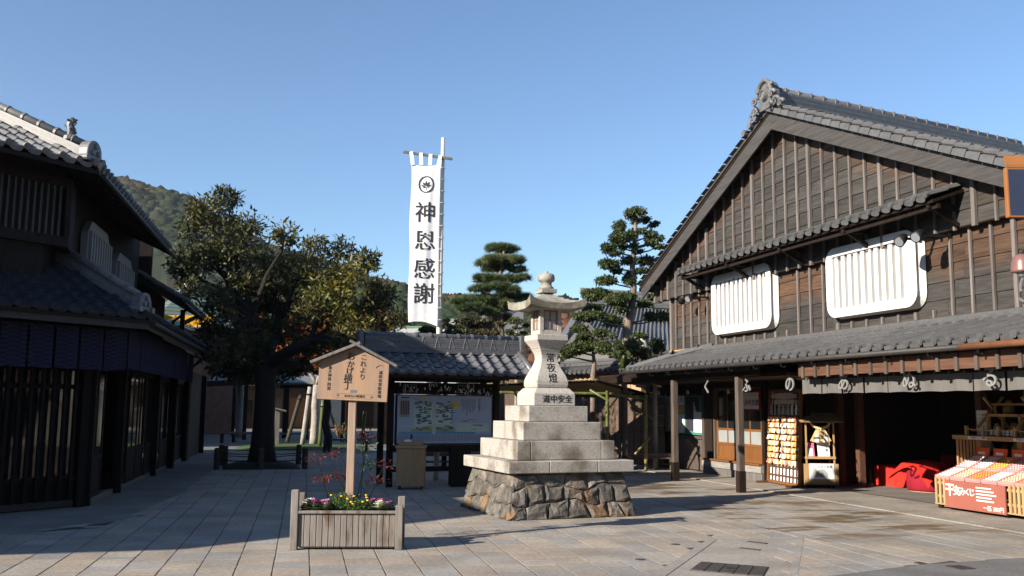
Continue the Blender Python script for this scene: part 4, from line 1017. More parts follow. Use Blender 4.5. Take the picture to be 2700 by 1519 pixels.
# map board
MB().box(.06,-.045,.845,2.19,-.005,1.875).build('board_frame', W_DARK, KIO)
BWHITE = plain('pale_map_print', (.36,.385,.43), bump=0, rough=.5)
mp_ = MB().box(.10,-.055,.875,2.15,-.047,1.855).build('map_board', BWHITE, KIO)
pr = dict(roof=plain('map_roof_grey', (.12,.14,.19), bump=0), green=plain('map_green', (.28,.36,.16), bump=0), road=plain('map_road', (.50,.45,.40), bump=0), blue=plain('map_river_blue', (.10,.26,.42), bump=0), brown=plain('map_brown', (.30,.23,.18), bump=0), yel=plain('map_yellow', (.62,.42,.06), bump=0), lg=plain('map_pale_green', (.45,.52,.42), bump=0))
def mq(x0, z0, x1, z1, m, l=1, nm='map_print'): return MB().box(.10+x0*2.05,-.0555-.0012*l,.875+z0*.98,.10+x1*2.05,-.0552-.0012*(l-1),.875+z1*.98).build(nm, m, mp_)
mq(.02,.20,.82,.235,pr['blue']); mq(.14,.235,.60,.30,pr['green'],1)
mq(.02,.55,.125,.91,pr['brown']); mq(.035,.94,.12,.965,PBLK); mq(.55,.75,.65,.87,pr['yel']); mq(.17,.30,.58,.42,pr['lg']); mq(.17,.42,.56,.80,pr['lg'],1); mq(.62,.24,.97,.42,pr['lg'])
mq(.365,.2,.40,.96,pr['road'],2); mq(.02,.345,.98,.375,pr['road'],2)
rgm = random.Random(4)
for k in range(110):
    x = rgm.choice([rgm.uniform(.19,.345), rgm.uniform(.41,.57)]); z = rgm.uniform(.40,.86); w = rgm.uniform(.02,.05); h = rgm.uniform(.02,.04)
    if abs(x-.38) > .025: mq(x-w/2,z,x+w/2,z+h,pr['roof'] if k % 4 else pr['green'],3)
for k in range(26):
    x = rgm.choice([rgm.uniform(.18,.34), rgm.uniform(.42,.57), rgm.uniform(.70,.95)]); z = rgm.uniform(.25,.34) if x < .6 else rgm.uniform(.26,.5); w = rgm.uniform(.03,.07); mq(x-w/2,z,x+w/2,z+rgm.uniform(.015,.04),[pr['roof'],pr['brown'],pr['green']][k % 3],3)
for k in range(8): mq(.665+k*.021,.55+rgm.uniform(0,.25),.670+k*.021,.93,PBLK,1)
for k in range(5): mq(.035+.018*k,.60,.045+.018*k,.88,PBLK,2)
for k in range(64): mq(.015+k*.0153,.03+rgm.uniform(0,.03),.0205+k*.0153,.185,pr['roof'],1)
mq(.14,.02,.16,.19,PBLK,3)
MB().tube([(.10+.26*2.05,-.056,.875+.93*.98),(.10+.26*2.05,-.0595,.875+.93*.98)], .047, 16).build('map_print', pr['yel'], mp_)
MB().bar((.10+.19*2.05,-.058,1.72),(.10+.19*2.05,-.058,1.83),.008,.003,(0,1,0)).bar((.10+.165*2.05,-.058,1.775),(.10+.215*2.05,-.058,1.775),.008,.003,(0,1,0)).build('map_print', pr['brown'], mp_)
for i, chx in enumerate('おかげ横丁'): text(chx, .055, mp_, (.10+.865*2.05,-.058,1.775-i*.055), (R(90),0,0), PBLK, ext=.001)
# roof: front slope of single tiles, rear slope joined, ridge stack
EY, EZk, RY, RZ = -.76, 2.285, .14, 2.76
Vk = Vector((0, RY-EY, RZ-EZk)).normalized()
tile_roof(KIO, (-.60,EY,EZk), (1,0,0), Vk, 13, 4, .2585, .26, TILE)
tile_roof(KIO, (2.85,1.04,EZk), (-1,0,0), Vector((0,-(RY-EY),RZ-EZk)), 13, 4, .2585, .26, TILE, joined=True)
MB().prism([(-.62,EY+.02,EZk-.03),(2.86,EY+.02,EZk-.03),(2.86,RY,RZ-.03),(-.62,RY,RZ-.03)], (0,0,-.03)).build('roof_deck', W_DARKY, KIO)
MB().prism([(-.62,RY,RZ-.03),(2.86,RY,RZ-.03),(2.86,1.04,EZk-.03),(-.62,1.04,EZk-.03)], (0,0,-.03)).build('roof_deck', W_DARKY, KIO)
MB().box(-.62,EY+.0,EZk-.085,2.86,EY+.03,EZk-.025).build('fascia', W_DARK, KIO)
for k in range(8): MB().bar((-.5+k*.46,EY+.04,EZk-.09),(-.5+k*.46,RY,RZ-.09),.05,.06).build('rafter', W_DARK, KIO)
for x in (-.64, 2.80):
    MB().tube([(x,EY-.03,EZk+.06),(x,RY,RZ+.07)], .075, 10).build('verge_roll', TILE, KIO, smooth=True); MB().tube([(x,EY-.05,EZk+.055),(x,EY-.02,EZk+.06)], .09, 12).build('roll_end', TILE, KIO)
MB().box(-.66,RY-.15,RZ-.02,2.86,RY+.15,RZ+.06).build('ridge_base', TILE, KIO)
for c in range(6):
    w = .125-.006*c; MB().box(-.60,RY-w,RZ+.062+.042*c,2.80,RY+w,RZ+.099+.042*c).build('ridge_course', TILE, KIO)
MB().tube([(-.60,RY,RZ+.335),(2.80,RY,RZ+.335)], .07, 10).build('ridge_cap', TILE, KIO, smooth=True)
for k in range(11): MB().tube([(-.45+k*.31,RY,RZ+.335),(-.40+k*.31,RY,RZ+.335)], .088, 10).build('ridge_clasp', TILE, KIO)
for k in range(10):
    x = -.35+k*.31; MB().tube([(x,RY-.132,RZ+.08),(x+.06,RY-.10,RZ+.33)], .0025, 4).tube([(x+.12,RY-.132,RZ+.08),(x+.06,RY-.10,RZ+.33)], .0025, 4).build('tie_wire', TILE_D, KIO)
for x, s_ in ((-.68,-1),(2.86,1)):
    MB().box(x-.05,RY-.16,RZ+.02,x+.05,RY+.16,RZ+.42).build('ridge_end', TILE, KIO, bevel=.02)
# things by the kiosk
bx = gnd(1089, 1292); CABN = thing('wooden_cabinet', (bx.x, bx.y+.28, 0), 'tan wooden cabinet on castors under the map', 'cabinet', R(-14))
MB().box(-.28,-.24,.07,.28,.24,.80).build('body', W_TAN, CABN, bevel=.006); MB().box(-.30,-.26,.803,.30,.26,.85).build('top', W_PALE, CABN, bevel=.006)
MB().box(-.24,-.18,.853,.22,.16,.93).build('tray', W_TAN, CABN); MB().box(-.13,-.17,.93,.0,.1,.965).build('paper_pad', PAPER, CABN)
for sx in (-.22,.22):
    for sy in (-.18,.18): MB().tube([(sx-.012,sy,.035),(sx+.012,sy,.035)], .034, 10).build('castor', METALD, CABN)
bx = gnd(1217, 1284); DBX = thing('dark_bin', (bx.x, bx.y+.2, 0), 'dark slatted wooden bin between the cabinet and the stone lantern', 'bin', R(-6))
for k in range(6): MB().box(-.20+k*.068,-.2,.02,-.137+k*.068,-.175,.74).build('slat', W_DARK, DBX); MB().box(-.20+k*.068,.175,.02,-.137+k*.068,.2,.74).build('slat', W_DARK, DBX)
for sx in (-.205,.205): MB().box(sx-.01,-.174,.02,sx+.01,.174,.74).build('side', W_DARK, DBX)
MB().box(-.22,-.21,.742,.22,.21,.78).build('lid', W_DARK, DBX)

# ================================================================ BANNER
bp = at(1162, 640, 21.2); BAN = thing('banner', (bp.x, bp.y, 0), 'tall white cloth banner with black brush characters and a maple crest on a pole', 'banner', -PSI)
POLEM = two('pale_pole_wood', (.52,.45,.36), (.68,.62,.54), scale=3, stretch=VG, rough=.7)
zt = lambda py: at(1162, py, 21.2).z
MB().tube([(0,0,0),(0,0,3.5),(0.01,0,zt(364))], [.065,.06,.045], 10).build('pole', POLEM, BAN, smooth=True)
MB().bar((-.90,-.06,zt(403)),(.24,-.06,zt(421)),.05,.055).build('cross_bar', W_GREY, BAN)
PX_M = 21.2/FPX
x0, x1 = (1079-1162)*PX_M, (1158-1162)*PX_M; z1, z0 = zt(436), zt(852); nx, nz = 18, 40; vs = []
x0_b, x1_b, z0_b, z1_b = x0, x1, z0, z1
def cloth_y(u, v):  # v: 0 top 1 bottom
    return -.10 + .012*math.sin(u*17+v*2.5)*(1-.6*v) + .022*math.sin(u*5.0+v*4+.6) - .03*math.sin(3.1*v)*(1-u)
for j in range(nz+1):
    v = j/nz
    for i in range(nx+1):
        u = i/nx; sag = .05*math.sin(u*math.pi)*((1-v)**12) ; bot = (-.085*u**2 + .04*math.sin(u*3.1))*(v**10)
        xx = x0+(x1-x0)*u + .012*math.sin(v*13)*(1-u) + .05*v*(1-u)*.4
        vs.append((xx, cloth_y(u, v), z1+(z0-z1)*v - sag + bot))
fs = [(j*(nx+1)+i, j*(nx+1)+i+1, (j+1)*(nx+1)+i+1, (j+1)*(nx+1)+i) for j in range(nz) for i in range(nx)]
MB().add(vs, fs).build('cloth', CLOTHW, BAN, smooth=True)
for k in range(4):
    u = .06+.29*k; xx = x0+(x1-x0)*u; zb = zt(403)+(zt(421)-zt(403))*((xx+.90)/1.14)
    MB().bar((xx,-.10,z1-.02),(xx-.03*(1.5-k),-.10,zb+.03),.004,.085,(1,0,0)).build('loop', CLOTHW, BAN)
for k in range(14):
    zz = z1-.1-(z1-z0-.15)*k/13; MB().tube([(x1-.02,-.10,zz),(.03,-.075,zz+.02),(.075,0,zz+.02)], .009, 5).build('tie', CLOTHW, BAN)
BINK = plain('banner_ink', (.035,.034,.035), rough=.9, bump=0)
def ban_text(chx, py, size, dx=0):
    z = zt(py); v = (z1-z)/(z1-z0); xx = (1121-1162)*PX_M+dx; u = (xx-x0)/(x1-x0); t = text(chx, size, BAN, (xx, cloth_y(u,v)-.035, z), (R(90),0,0), BINK, off=.011, ext=.0); TEXTS[-1][1] = 'banner'; return t
for chx, py in zip('神恩感謝', (567, 641, 715, 780)): ban_text(chx, py, .50)
zc = zt(490); yc = -.145; xc = (1121-1162)*PX_M
MB().tube([(xc+.165*math.cos(t*math.pi/16), yc, zc+.185*math.sin(t*math.pi/16)) for t in range(33)], .015, 6).build('crest_ring', BINK, BAN); WARP = [bpy.context.scene.collection.objects[-1]]
b = MB()
for k, (a, L_) in enumerate(((90,.155),(55,.145),(125,.145),(18,.125),(162,.125),(-20,.085),(200,.085))):
    ca, sa = math.cos(R(a)), math.sin(R(a)); o_ = (xc, zc-.055)
    def Q(u, w): return (o_[0]+ca*u-sa*w, yc, o_[1]+sa*u+ca*w)
    b.add([Q(.01,0),Q(L_*.55,L_*.17),Q(L_,0),Q(L_*.55,-L_*.17)], [(0,1,2,3)])
b.bar((xc,yc,zc-.06),(xc,yc,zc-.13),.012,.002,(0,1,0)); WARP.append(b.build('crest_leaf', BINK, BAN))
# ================================================================ LEFT CORNER SHOP (cut corner towards the square)
LSH = thing('corner_shop', (-2.32, 16.6, 0), 'dark two-storey corner shop with tiled roofs and a cut corner, in shade', 'shop', R(-3.6))
S2 = math.sqrt(.5); T22 = math.tan(R(22.5))
ce = Vector((-S2,-S2,0)); cnv = Vector((S2,-S2,0))           # along the cut corner (away from the corner), outward normal
def ch(s, d, z): return Vector((0,0,z)) + ce*s + cnv*d       # point on the cut-corner face
TILEB = two('blue_grey_roof_tile', (.024,.026,.031), (.046,.049,.057), scale=9, rnd=.14, rough=.5, spec=.25, bump=.05, island=True)
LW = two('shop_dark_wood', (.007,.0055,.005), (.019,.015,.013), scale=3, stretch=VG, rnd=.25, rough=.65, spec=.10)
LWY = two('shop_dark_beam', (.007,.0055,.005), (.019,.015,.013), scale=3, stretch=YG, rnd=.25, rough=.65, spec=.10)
BAYB0 = two('shaded_sill_wood', (.03,.027,.025), (.06,.055,.05), scale=3, stretch=YG, rough=.8)
# cores
def wall(p, q, z0, z1, th, nm, m, parent=LSH):
    p = Vector(p); q = Vector(q); d = (q-p).normalized(); n = Vector((-d.y, d.x, 0))*th     # thickness to the left of p->q
    MB().prism([(p.x,p.y,z0),(q.x,q.y,z0),(q.x,q.y,z1),(p.x,p.y,z1)], n).build(nm, m, parent)
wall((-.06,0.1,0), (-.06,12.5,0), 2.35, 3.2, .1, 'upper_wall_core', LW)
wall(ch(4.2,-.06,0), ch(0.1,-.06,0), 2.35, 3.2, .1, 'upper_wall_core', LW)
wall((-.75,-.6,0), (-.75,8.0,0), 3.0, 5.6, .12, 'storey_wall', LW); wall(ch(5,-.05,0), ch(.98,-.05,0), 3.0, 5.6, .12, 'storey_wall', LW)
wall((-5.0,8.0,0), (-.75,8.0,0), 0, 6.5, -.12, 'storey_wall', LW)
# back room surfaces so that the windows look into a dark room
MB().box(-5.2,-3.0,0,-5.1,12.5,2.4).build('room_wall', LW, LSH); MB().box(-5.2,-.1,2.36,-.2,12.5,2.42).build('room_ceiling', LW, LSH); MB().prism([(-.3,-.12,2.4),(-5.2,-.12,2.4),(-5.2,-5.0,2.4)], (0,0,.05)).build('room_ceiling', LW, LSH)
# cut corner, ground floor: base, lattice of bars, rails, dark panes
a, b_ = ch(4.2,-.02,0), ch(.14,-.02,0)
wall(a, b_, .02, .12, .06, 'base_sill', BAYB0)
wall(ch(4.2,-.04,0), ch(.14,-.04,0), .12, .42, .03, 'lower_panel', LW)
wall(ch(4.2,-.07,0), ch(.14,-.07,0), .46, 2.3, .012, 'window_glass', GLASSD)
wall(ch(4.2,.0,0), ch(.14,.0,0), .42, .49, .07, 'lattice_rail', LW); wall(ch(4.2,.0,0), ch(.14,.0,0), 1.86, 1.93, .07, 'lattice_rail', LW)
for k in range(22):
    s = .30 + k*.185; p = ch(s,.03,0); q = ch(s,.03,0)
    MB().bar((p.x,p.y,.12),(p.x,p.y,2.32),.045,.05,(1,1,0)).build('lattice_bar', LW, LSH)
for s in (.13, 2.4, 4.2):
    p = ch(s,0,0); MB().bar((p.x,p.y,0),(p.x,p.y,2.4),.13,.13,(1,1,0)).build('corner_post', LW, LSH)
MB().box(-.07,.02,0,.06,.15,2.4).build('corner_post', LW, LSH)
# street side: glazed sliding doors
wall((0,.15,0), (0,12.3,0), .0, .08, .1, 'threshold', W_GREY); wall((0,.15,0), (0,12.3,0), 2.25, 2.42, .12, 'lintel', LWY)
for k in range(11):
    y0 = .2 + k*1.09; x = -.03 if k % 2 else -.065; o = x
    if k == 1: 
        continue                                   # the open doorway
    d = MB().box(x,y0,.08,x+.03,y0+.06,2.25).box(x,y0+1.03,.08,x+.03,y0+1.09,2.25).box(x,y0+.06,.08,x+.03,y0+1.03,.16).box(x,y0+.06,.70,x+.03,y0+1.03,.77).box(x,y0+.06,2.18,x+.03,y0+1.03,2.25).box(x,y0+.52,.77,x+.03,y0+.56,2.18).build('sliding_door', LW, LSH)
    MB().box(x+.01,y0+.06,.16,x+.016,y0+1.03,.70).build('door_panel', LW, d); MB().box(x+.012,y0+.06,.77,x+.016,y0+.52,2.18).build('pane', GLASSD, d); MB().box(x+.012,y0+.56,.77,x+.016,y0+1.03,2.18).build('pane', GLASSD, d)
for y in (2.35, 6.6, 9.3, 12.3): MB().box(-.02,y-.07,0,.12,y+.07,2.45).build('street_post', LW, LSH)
MB().tube([(.86,9.0,2.85),(.55,9.05,2.6),(.16,9.1,2.4),(.16,9.1,0)], .035, 8).build('downpipe', W_DARK, LSH)
# lower roof: two slopes meeting in a hip
d0, EZl, sl = .88, 2.98, .60
c0 = Vector((d0, -T22*d0, EZl))                               # eave corner
Lc = 4.4; sp = math.hypot(1, sl)
Uc = -ce; Vc = (-cnv + Vector((0,0,sl))).normalized(); Oc = c0 + ce*Lc
tile_roof(LSH, Oc + Vector((0,0,.03)), Uc, Vc, 16, 7, .275, .265, TILEB, lambda i, j: i*.275 + .10 < Lc - T22*(j*.265/sp))
Vs = Vector((-1,0,sl)).normalized()
tile_roof(LSH, c0 + Vector((0,0,.03)), (0,1,0), Vs, 48, 6, .275, .265, TILEB, lambda i, j: i*.275 + .06 > T22*(j*.265/sp), joined=True)
def dk(h, dz=0): return c0 + Vector((-h, T22*h, sl*h+dz))
MB().prism([Oc, c0, dk(1.75), Oc + (-cnv)*1.75 + Vector((0,0,sl*1.75))], (0,0,-.05)).build('roof_deck', LWY, LSH)
e1 = Vector((d0, 13.2, EZl)); MB().prism([c0, e1, e1+Vector((-1.65,0,sl*1.65)), dk(1.65)], (0,0,-.05)).build('roof_deck', LWY, LSH)
# eave boards
wall(c0 + ce*Lc + Vector((0,0,0)) - cnv*.03, c0 - cnv*.03, EZl-.15, EZl-.05, .03, 'fascia', BAYB0)
MB().box(d0-.06,-.35,EZl-.15,d0-.03,13.2,EZl-.05).build('fascia', BAYB0, LSH)
MB().tube([(d0+.03,-.2,EZl-.04),(d0+.03,13.2,EZl-.05)], .04, 8).build('gutter', GUT, LSH)
for k in range(18): MB().bar((d0-.05,.1+k*.72,EZl-.08),(-.05,.1+k*.72,EZl+.46),.05,.07).build('rafter', LW, LSH)
for k in range(8):
    p = c0 + ce*(.3+k*.55) - cnv*.05; q = p - cnv*.9 + Vector((0,0,.54)); MB().bar(p+Vector((0,0,-.08)), q+Vector((0,0,-.08)), .05,.07).build('rafter', LW, LSH)
def hip_ridge(p, q, w, courses, parent, capr=.06):
    p = Vector(p); q = Vector(q); d = (q-p).normalized()
    for c in range(courses): MB().bar(p+Vector((0,0,.05+.045*c)), q+Vector((0,0,.05+.045*c)), 2*w-.02*c, .040).build('ridge_course', TILE_D, parent)
    z = .05+.045*courses+.03; MB().tube([p+Vector((0,0,z)), q+Vector((0,0,z))], capr, 10).build('ridge_cap', TILE_D, parent, smooth=True)
    n = int((q-p).length/.33)
    for k in range(n): MB().tube([p+d*(.2+k*.33)+Vector((0,0,z)), p+d*(.245+k*.33)+Vector((0,0,z))], capr*1.22, 10).build('ridge_clasp', TILE_D, parent)
def onigawara(p, d, size, parent):
    """rounded end tile facing along d"""
    p = Vector(p); d = Vector((d[0],d[1],0)).normalized(); s = Vector((-d.y,d.x,0)); poly = []
    for t in range(13): u = math.pi*t/12; poly.append(p + s*math.cos(u)*size*.55 + Vector((0,0,size*(.45+.6*math.sin(u)))))
    poly += [p - s*size*.62, p + s*size*.62]
    o = MB().prism([q + d*.09 for q in poly], -d*.18).build('end_tile', TILE_D, parent, bevel=.02)
    for (u, z, r_) in ((0,.75,.17),(-.22,.42,.16),(.22,.42,.16)): 
        c = p + s*u*size + Vector((0,0,z*size)); MB().tube([c+d*.085, c+d*.125], [r_*size, r_*.6*size], 10).build('flower_boss', TILE, o)
    for sg in (-1, 1):
        c = p + s*sg*size*.6 + Vector((0,0,.12*size)); MB().tube([c-d*.1, c+d*.12], size*.16, 10).build('side_roll', TILE_D, o)
hd_ = (dk(0)-dk(1.7)); 
hip_ridge(dk(.22,.03), dk(1.72,.03), .12, 4, LSH, .065); onigawara(dk(.16,.04), hd_, .30, LSH)
# little green plant on the roof beyond the hip
pt = Vector((-.15,1.5,3.66)); 
# upper storey: bay with a lattice, white slatted windows
def up(s, d, z): return ch(s, d, z)
wall(up(5,.05,0), up(.62,.05,0), 4.10, 4.26, .10, 'bay_beam', LW); wall(up(5,.05,0), up(.62,.05,0), 5.06, 5.20, .10, 'bay_head', LW)
wall(up(.62,.05,0), Vector((-.52,.35,0)), 4.10, 4.26, .10, 'bay_beam', LW); wall(up(.62,.05,0), Vector((-.52,.35,0)), 4.26, 5.2, .02, 'bay_board', LW)
BAYB = two('bay_bar_wood', (.035,.033,.032), (.075,.07,.067), scale=3, stretch=VG, rough=.8)
for k in range(30):
    p = up(.80+k*.105,.04,0); MB().bar((p.x,p.y,4.26),(p.x,p.y,5.06),.030,.035,(1,1,0)).build('bay_bar', BAYB, LSH)
p = up(.68,.04,0); MB().bar((p.x,p.y,4.26),(p.x,p.y,5.06),.10,.09,(1,1,0)).build('bay_post', LW, LSH)
wall(up(5,-.02,0), up(.7,-.02,0), 4.26, 5.06, .02, 'bay_back', plain('unlit_depth_black', (.008,.008,.008), bump=0))  # near-black sheet stands in for the unlit depth behind the bars
PLG = plain('shaded_white_plaster', (.22,.215,.21), scale=3, rough=.7, bump=.02)  # white plaster with the shade under the eave put into its colour
for (y0, y1, z0, z1, nm) in ((1.75,3.75,3.95,5.0,'white slatted window under the upper eave, nearer the corner'),(4.5,6.4,3.95,4.85,'white slatted window under the upper eave, farther from the corner')):
    w = MB().prism([(-.60,y0,z0),(-.60,y1,z0),(-.60,y1,z1-.25),(-.60,y1-.3,z1),(-.60,y0+.3,z1),(-.60,y0,z1-.25)], (-.12,0,0)).build('slatted_window', PLG, LSH); w['label'] = nm
    n = 9
    for k in range(n):
        yy = y0+.12+(y1-y0-.24)*k/(n-1); MB().box(-.60,yy-.05,z0+.12,-.54,yy+.05,z1-.22).build('slat', PLG, w)
# upper roof
d1, EZu, su = .80, 5.26, .48; spu = math.hypot(1, su)
u0c = Vector((-.70,-.70,0)) + Vector((d1,-T22*d1,EZu)); Lu = 5.0
def du(h, dz=0): return u0c + Vector((-h, T22*h, su*h+dz))
Ou = u0c + ce*Lu; Vcu = (-cnv + Vector((0,0,su))).normalized(); Vsu = Vector((-1,0,su)).normalized()
tile_roof(LSH, Ou + Vector((0,0,.05)), Uc, Vcu, 18, 9, .275, .27, TILE_D, lambda i, j: i*.275 + .12 < Lu - T22*(j*.27/spu))
tile_roof(LSH, u0c + Vector((0,0,.05)), (0,1,0), Vsu, 29, 9, .275, .27, TILE_D, lambda i, j: i*.275 + .06 > T22*(j*.27/spu), joined=True)
H = 3.6
MB().prism([Ou, u0c, du(H), Ou - cnv*H + Vector((0,0,su*H))], (0,0,-.07)).build('roof_deck', LWY, LSH)
e2 = Vector((u0c.x, 7.3, EZu)); MB().prism([u0c, e2, e2+Vector((-H,0,su*H)), du(H)], (0,0,-.07)).build('roof_deck', LWY, LSH)
MB().prism([e2+Vector((-H,0,su*H)), e2+Vector((-2*H,0,0)), Vector((-2*H+u0c.x,-6,EZu)), du(H)+Vector((-.5,-.5,0))], (0,0,-.07)).build('roof_deck', LWY, LSH)
hip_ridge(du(.25,.04), du(3.4,.04), .13, 4, LSH, .065); onigawara(du(.16,.05), hd_, .33, LSH)
MB().tube([u0c+Vector((.02,-.01,.07)), u0c+Vector((-.3,.12,.16))], .055, 10).build('corner_roll', TILE_D, LSH)
for k in range(12): MB().bar((u0c.x-.06,u0c.y+.3+k*.6,EZu-.11),(-.75,u0c.y+.3+k*.6,EZu+.24),.055,.075).build('rafter', LW, LSH)
MB().tube([(u0c.x+.03,u0c.y+.2,EZu-.05),(u0c.x+.03,7.3,EZu-.06)], .04, 8).build('gutter', GUT, LSH)
# guardian figure on the hip ridge
SHI = placed('roof_figure', tuple(LSH.matrix_basis @ du(.50,.29)), 'small dark carved lion figure standing up on the hip ridge', 'figurine')
gp = Matrix.Translation((-2.32,16.6,0)) @ Matrix.Rotation(R(-3.6),4,'Z') @ du(.50,.29)
MB().lathe([(.11,-.03),(.10,.03),(.06,.06)], 10, gp).build('base', TILE_D, SHI)
MB().tube([gp+Vector((0,0,.05)), gp+Vector((.015,0,.13)), gp+Vector((-.01,0,.21)), gp+Vector((.015,0,.27)), gp+Vector((.0,0,.33))], [.055,.07,.06,.075,.045], 9).build('body', TILE, SHI)
for k in range(9):
    a = k*2.4; q = gp + Vector((.06*math.cos(a), .06*math.sin(a), .09+.027*k)); MB().tube([q, q+Vector((.035*math.cos(a),.035*math.sin(a),.015))], [.025,.009], 6).build('mane_curl', TILE, SHI)
# hanging check-cloth curtains under the eave
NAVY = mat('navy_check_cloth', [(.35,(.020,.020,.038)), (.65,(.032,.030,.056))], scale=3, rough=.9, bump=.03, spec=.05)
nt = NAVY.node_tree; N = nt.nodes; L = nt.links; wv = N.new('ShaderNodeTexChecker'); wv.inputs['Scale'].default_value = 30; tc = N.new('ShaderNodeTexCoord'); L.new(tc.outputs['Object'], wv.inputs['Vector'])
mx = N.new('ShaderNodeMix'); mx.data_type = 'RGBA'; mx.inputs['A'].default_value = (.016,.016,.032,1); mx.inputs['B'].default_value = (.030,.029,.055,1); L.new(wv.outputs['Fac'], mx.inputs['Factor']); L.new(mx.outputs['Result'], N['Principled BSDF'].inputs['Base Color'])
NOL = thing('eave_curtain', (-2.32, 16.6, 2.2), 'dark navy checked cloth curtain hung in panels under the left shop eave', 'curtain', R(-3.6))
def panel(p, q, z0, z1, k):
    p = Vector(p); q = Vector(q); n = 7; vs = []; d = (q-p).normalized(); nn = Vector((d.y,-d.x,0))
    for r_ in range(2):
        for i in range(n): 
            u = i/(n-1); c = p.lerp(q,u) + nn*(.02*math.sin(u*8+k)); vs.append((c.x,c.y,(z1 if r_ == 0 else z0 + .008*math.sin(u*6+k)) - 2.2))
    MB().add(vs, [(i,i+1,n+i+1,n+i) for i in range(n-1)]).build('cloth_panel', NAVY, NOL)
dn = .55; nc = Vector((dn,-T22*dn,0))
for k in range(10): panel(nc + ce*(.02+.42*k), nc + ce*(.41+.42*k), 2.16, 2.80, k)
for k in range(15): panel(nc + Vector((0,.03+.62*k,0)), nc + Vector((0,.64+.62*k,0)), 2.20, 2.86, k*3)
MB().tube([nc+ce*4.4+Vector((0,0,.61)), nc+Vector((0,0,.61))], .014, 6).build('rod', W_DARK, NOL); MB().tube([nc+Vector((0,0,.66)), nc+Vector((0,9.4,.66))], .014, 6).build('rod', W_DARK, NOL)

# ================================================================ NEXT HOUSE ALONG THE LEFT STREET
NXT = thing('rear_shop', (-2.32, 16.6, 0), 'dark gabled shop standing behind the left corner shop along the street', 'shop', R(-3.6))
wall((-.6,9.0,0), (-.6,11.7,0), 2.9, 4.6, .12, 'upper_wall', LW, NXT); wall((-.6,11.7,0), (-5,11.7,0), 2.9, 4.6, .12, 'upper_wall', LW, NXT); wall((-6,9.0,0), (-.6,9.0,0), 3.2, 6.0, .12, 'gable_wall', LW, NXT)
wall((0,12.6,0), (0,17.0,0), 0, 2.6, .12, 'street_wall', LW, NXT); wall((0,17.0,0), (-5,17.0,0), 0, 2.9, .12, 'end_wall', LW, NXT)
MB().box(.0,12.55,0,.14,12.7,2.6).build('street_post', W_POST, NXT); MB().box(.0,16.85,0,.14,17.0,2.6).build('street_post', LW, NXT)
V = Vector((-1,0,.58)).normalized()
tile_roof(NXT, (.25,8.75,4.28), (0,1,0), V, 19, 10, .275, .27, TILE_D, joined=True)
MB().prism([(.25,8.75,4.24),(.25,14.0,4.24),(-2.6,14.0,5.9),(-2.6,8.75,5.9)], (0,0,-.06)).build('roof_deck', LWY, NXT)
MB().prism([(-2.6,8.75,5.9),(-2.6,14.0,5.9),(-6,14.0,4.2),(-6,8.75,4.2)], (0,0,-.06)).build('roof_deck', LWY, NXT)
for k in range(11):
    p = Vector((.25,8.74,4.36)) + V*(k*.27); MB().bar(p, p+V*.25+Vector((0,0,-.012)), .10, .07).build('verge_tile', TILE_D, NXT)
MB().prism([(.2,8.72,4.10),(.2,8.72,4.27),(-2.6,8.72,5.90),(-2.6,8.72,5.73)], (0,.05,0)).build('bargeboard', LWY, NXT)
MB().bar((-.1,11.65,3.35),(-.1,11.65,4.3),.12,.12).build('eave_post', LW, NXT); MB().bar((-.1,11.65,3.9),(.2,12.6,4.2),.08,.1).build('eave_strut', LW, NXT); MB().tube([(.28,8.8,4.22),(.28,14.0,4.2)], .04, 8).build('gutter', GUT, NXT); MB().tube([(.28,9.6,4.2),(.1,9.7,3.95),(-.1,9.75,3.8),(-.1,9.75,3.3)], .04, 8).build('downpipe', LW, NXT)
tile_roof(NXT, (.88,13.25,2.98), (0,1,0), (-1,0,.6), 15, 5, .275, .265, TILEB, joined=True)
MB().prism([(.88,13.25,2.95),(.88,17.4,2.95),(-.6,17.4,3.84),(-.6,13.25,3.84)], (0,0,-.05)).build('porch_deck', LWY, NXT)

# ================================================================ HOUSE LEFT OF THE PICTURE whose shadow falls across the square
HSE = placed('side_house', (-11,12,0), 'tiled townhouse standing left of the corner shop, beyond the picture edge', 'house')
ev = [(-18,7.45),(-11.8,7.45),(-7.4,10.2),(-7.4,13.3),(-18,13.3)]; wv_ = [(-17.3,8.15),(-12.0,8.15),(-8.2,10.6),(-8.2,12.7),(-17.3,12.7)]
MB().prism([(x,y,5.2) for x, y in wv_], (0,0,-5.2)).build('wall', LW, HSE)
rv = [(-15,10.4,6.3),(-12.2,10.5,6.3)]
b = MB(); b.add([(x,y,5.2) for x, y in ev] + rv, [(0,1,6,5),(1,2,6),(2,3,6),(3,4,5,6),(4,0,5),(4,3,2,1,0)]).build('roof', TILEB, HSE)
for k in range(5): MB().box(-16.5+k*1.1,8.11,1.0,-15.9+k*1.1,8.148,2.2).build('window', GLASSD, HSE)

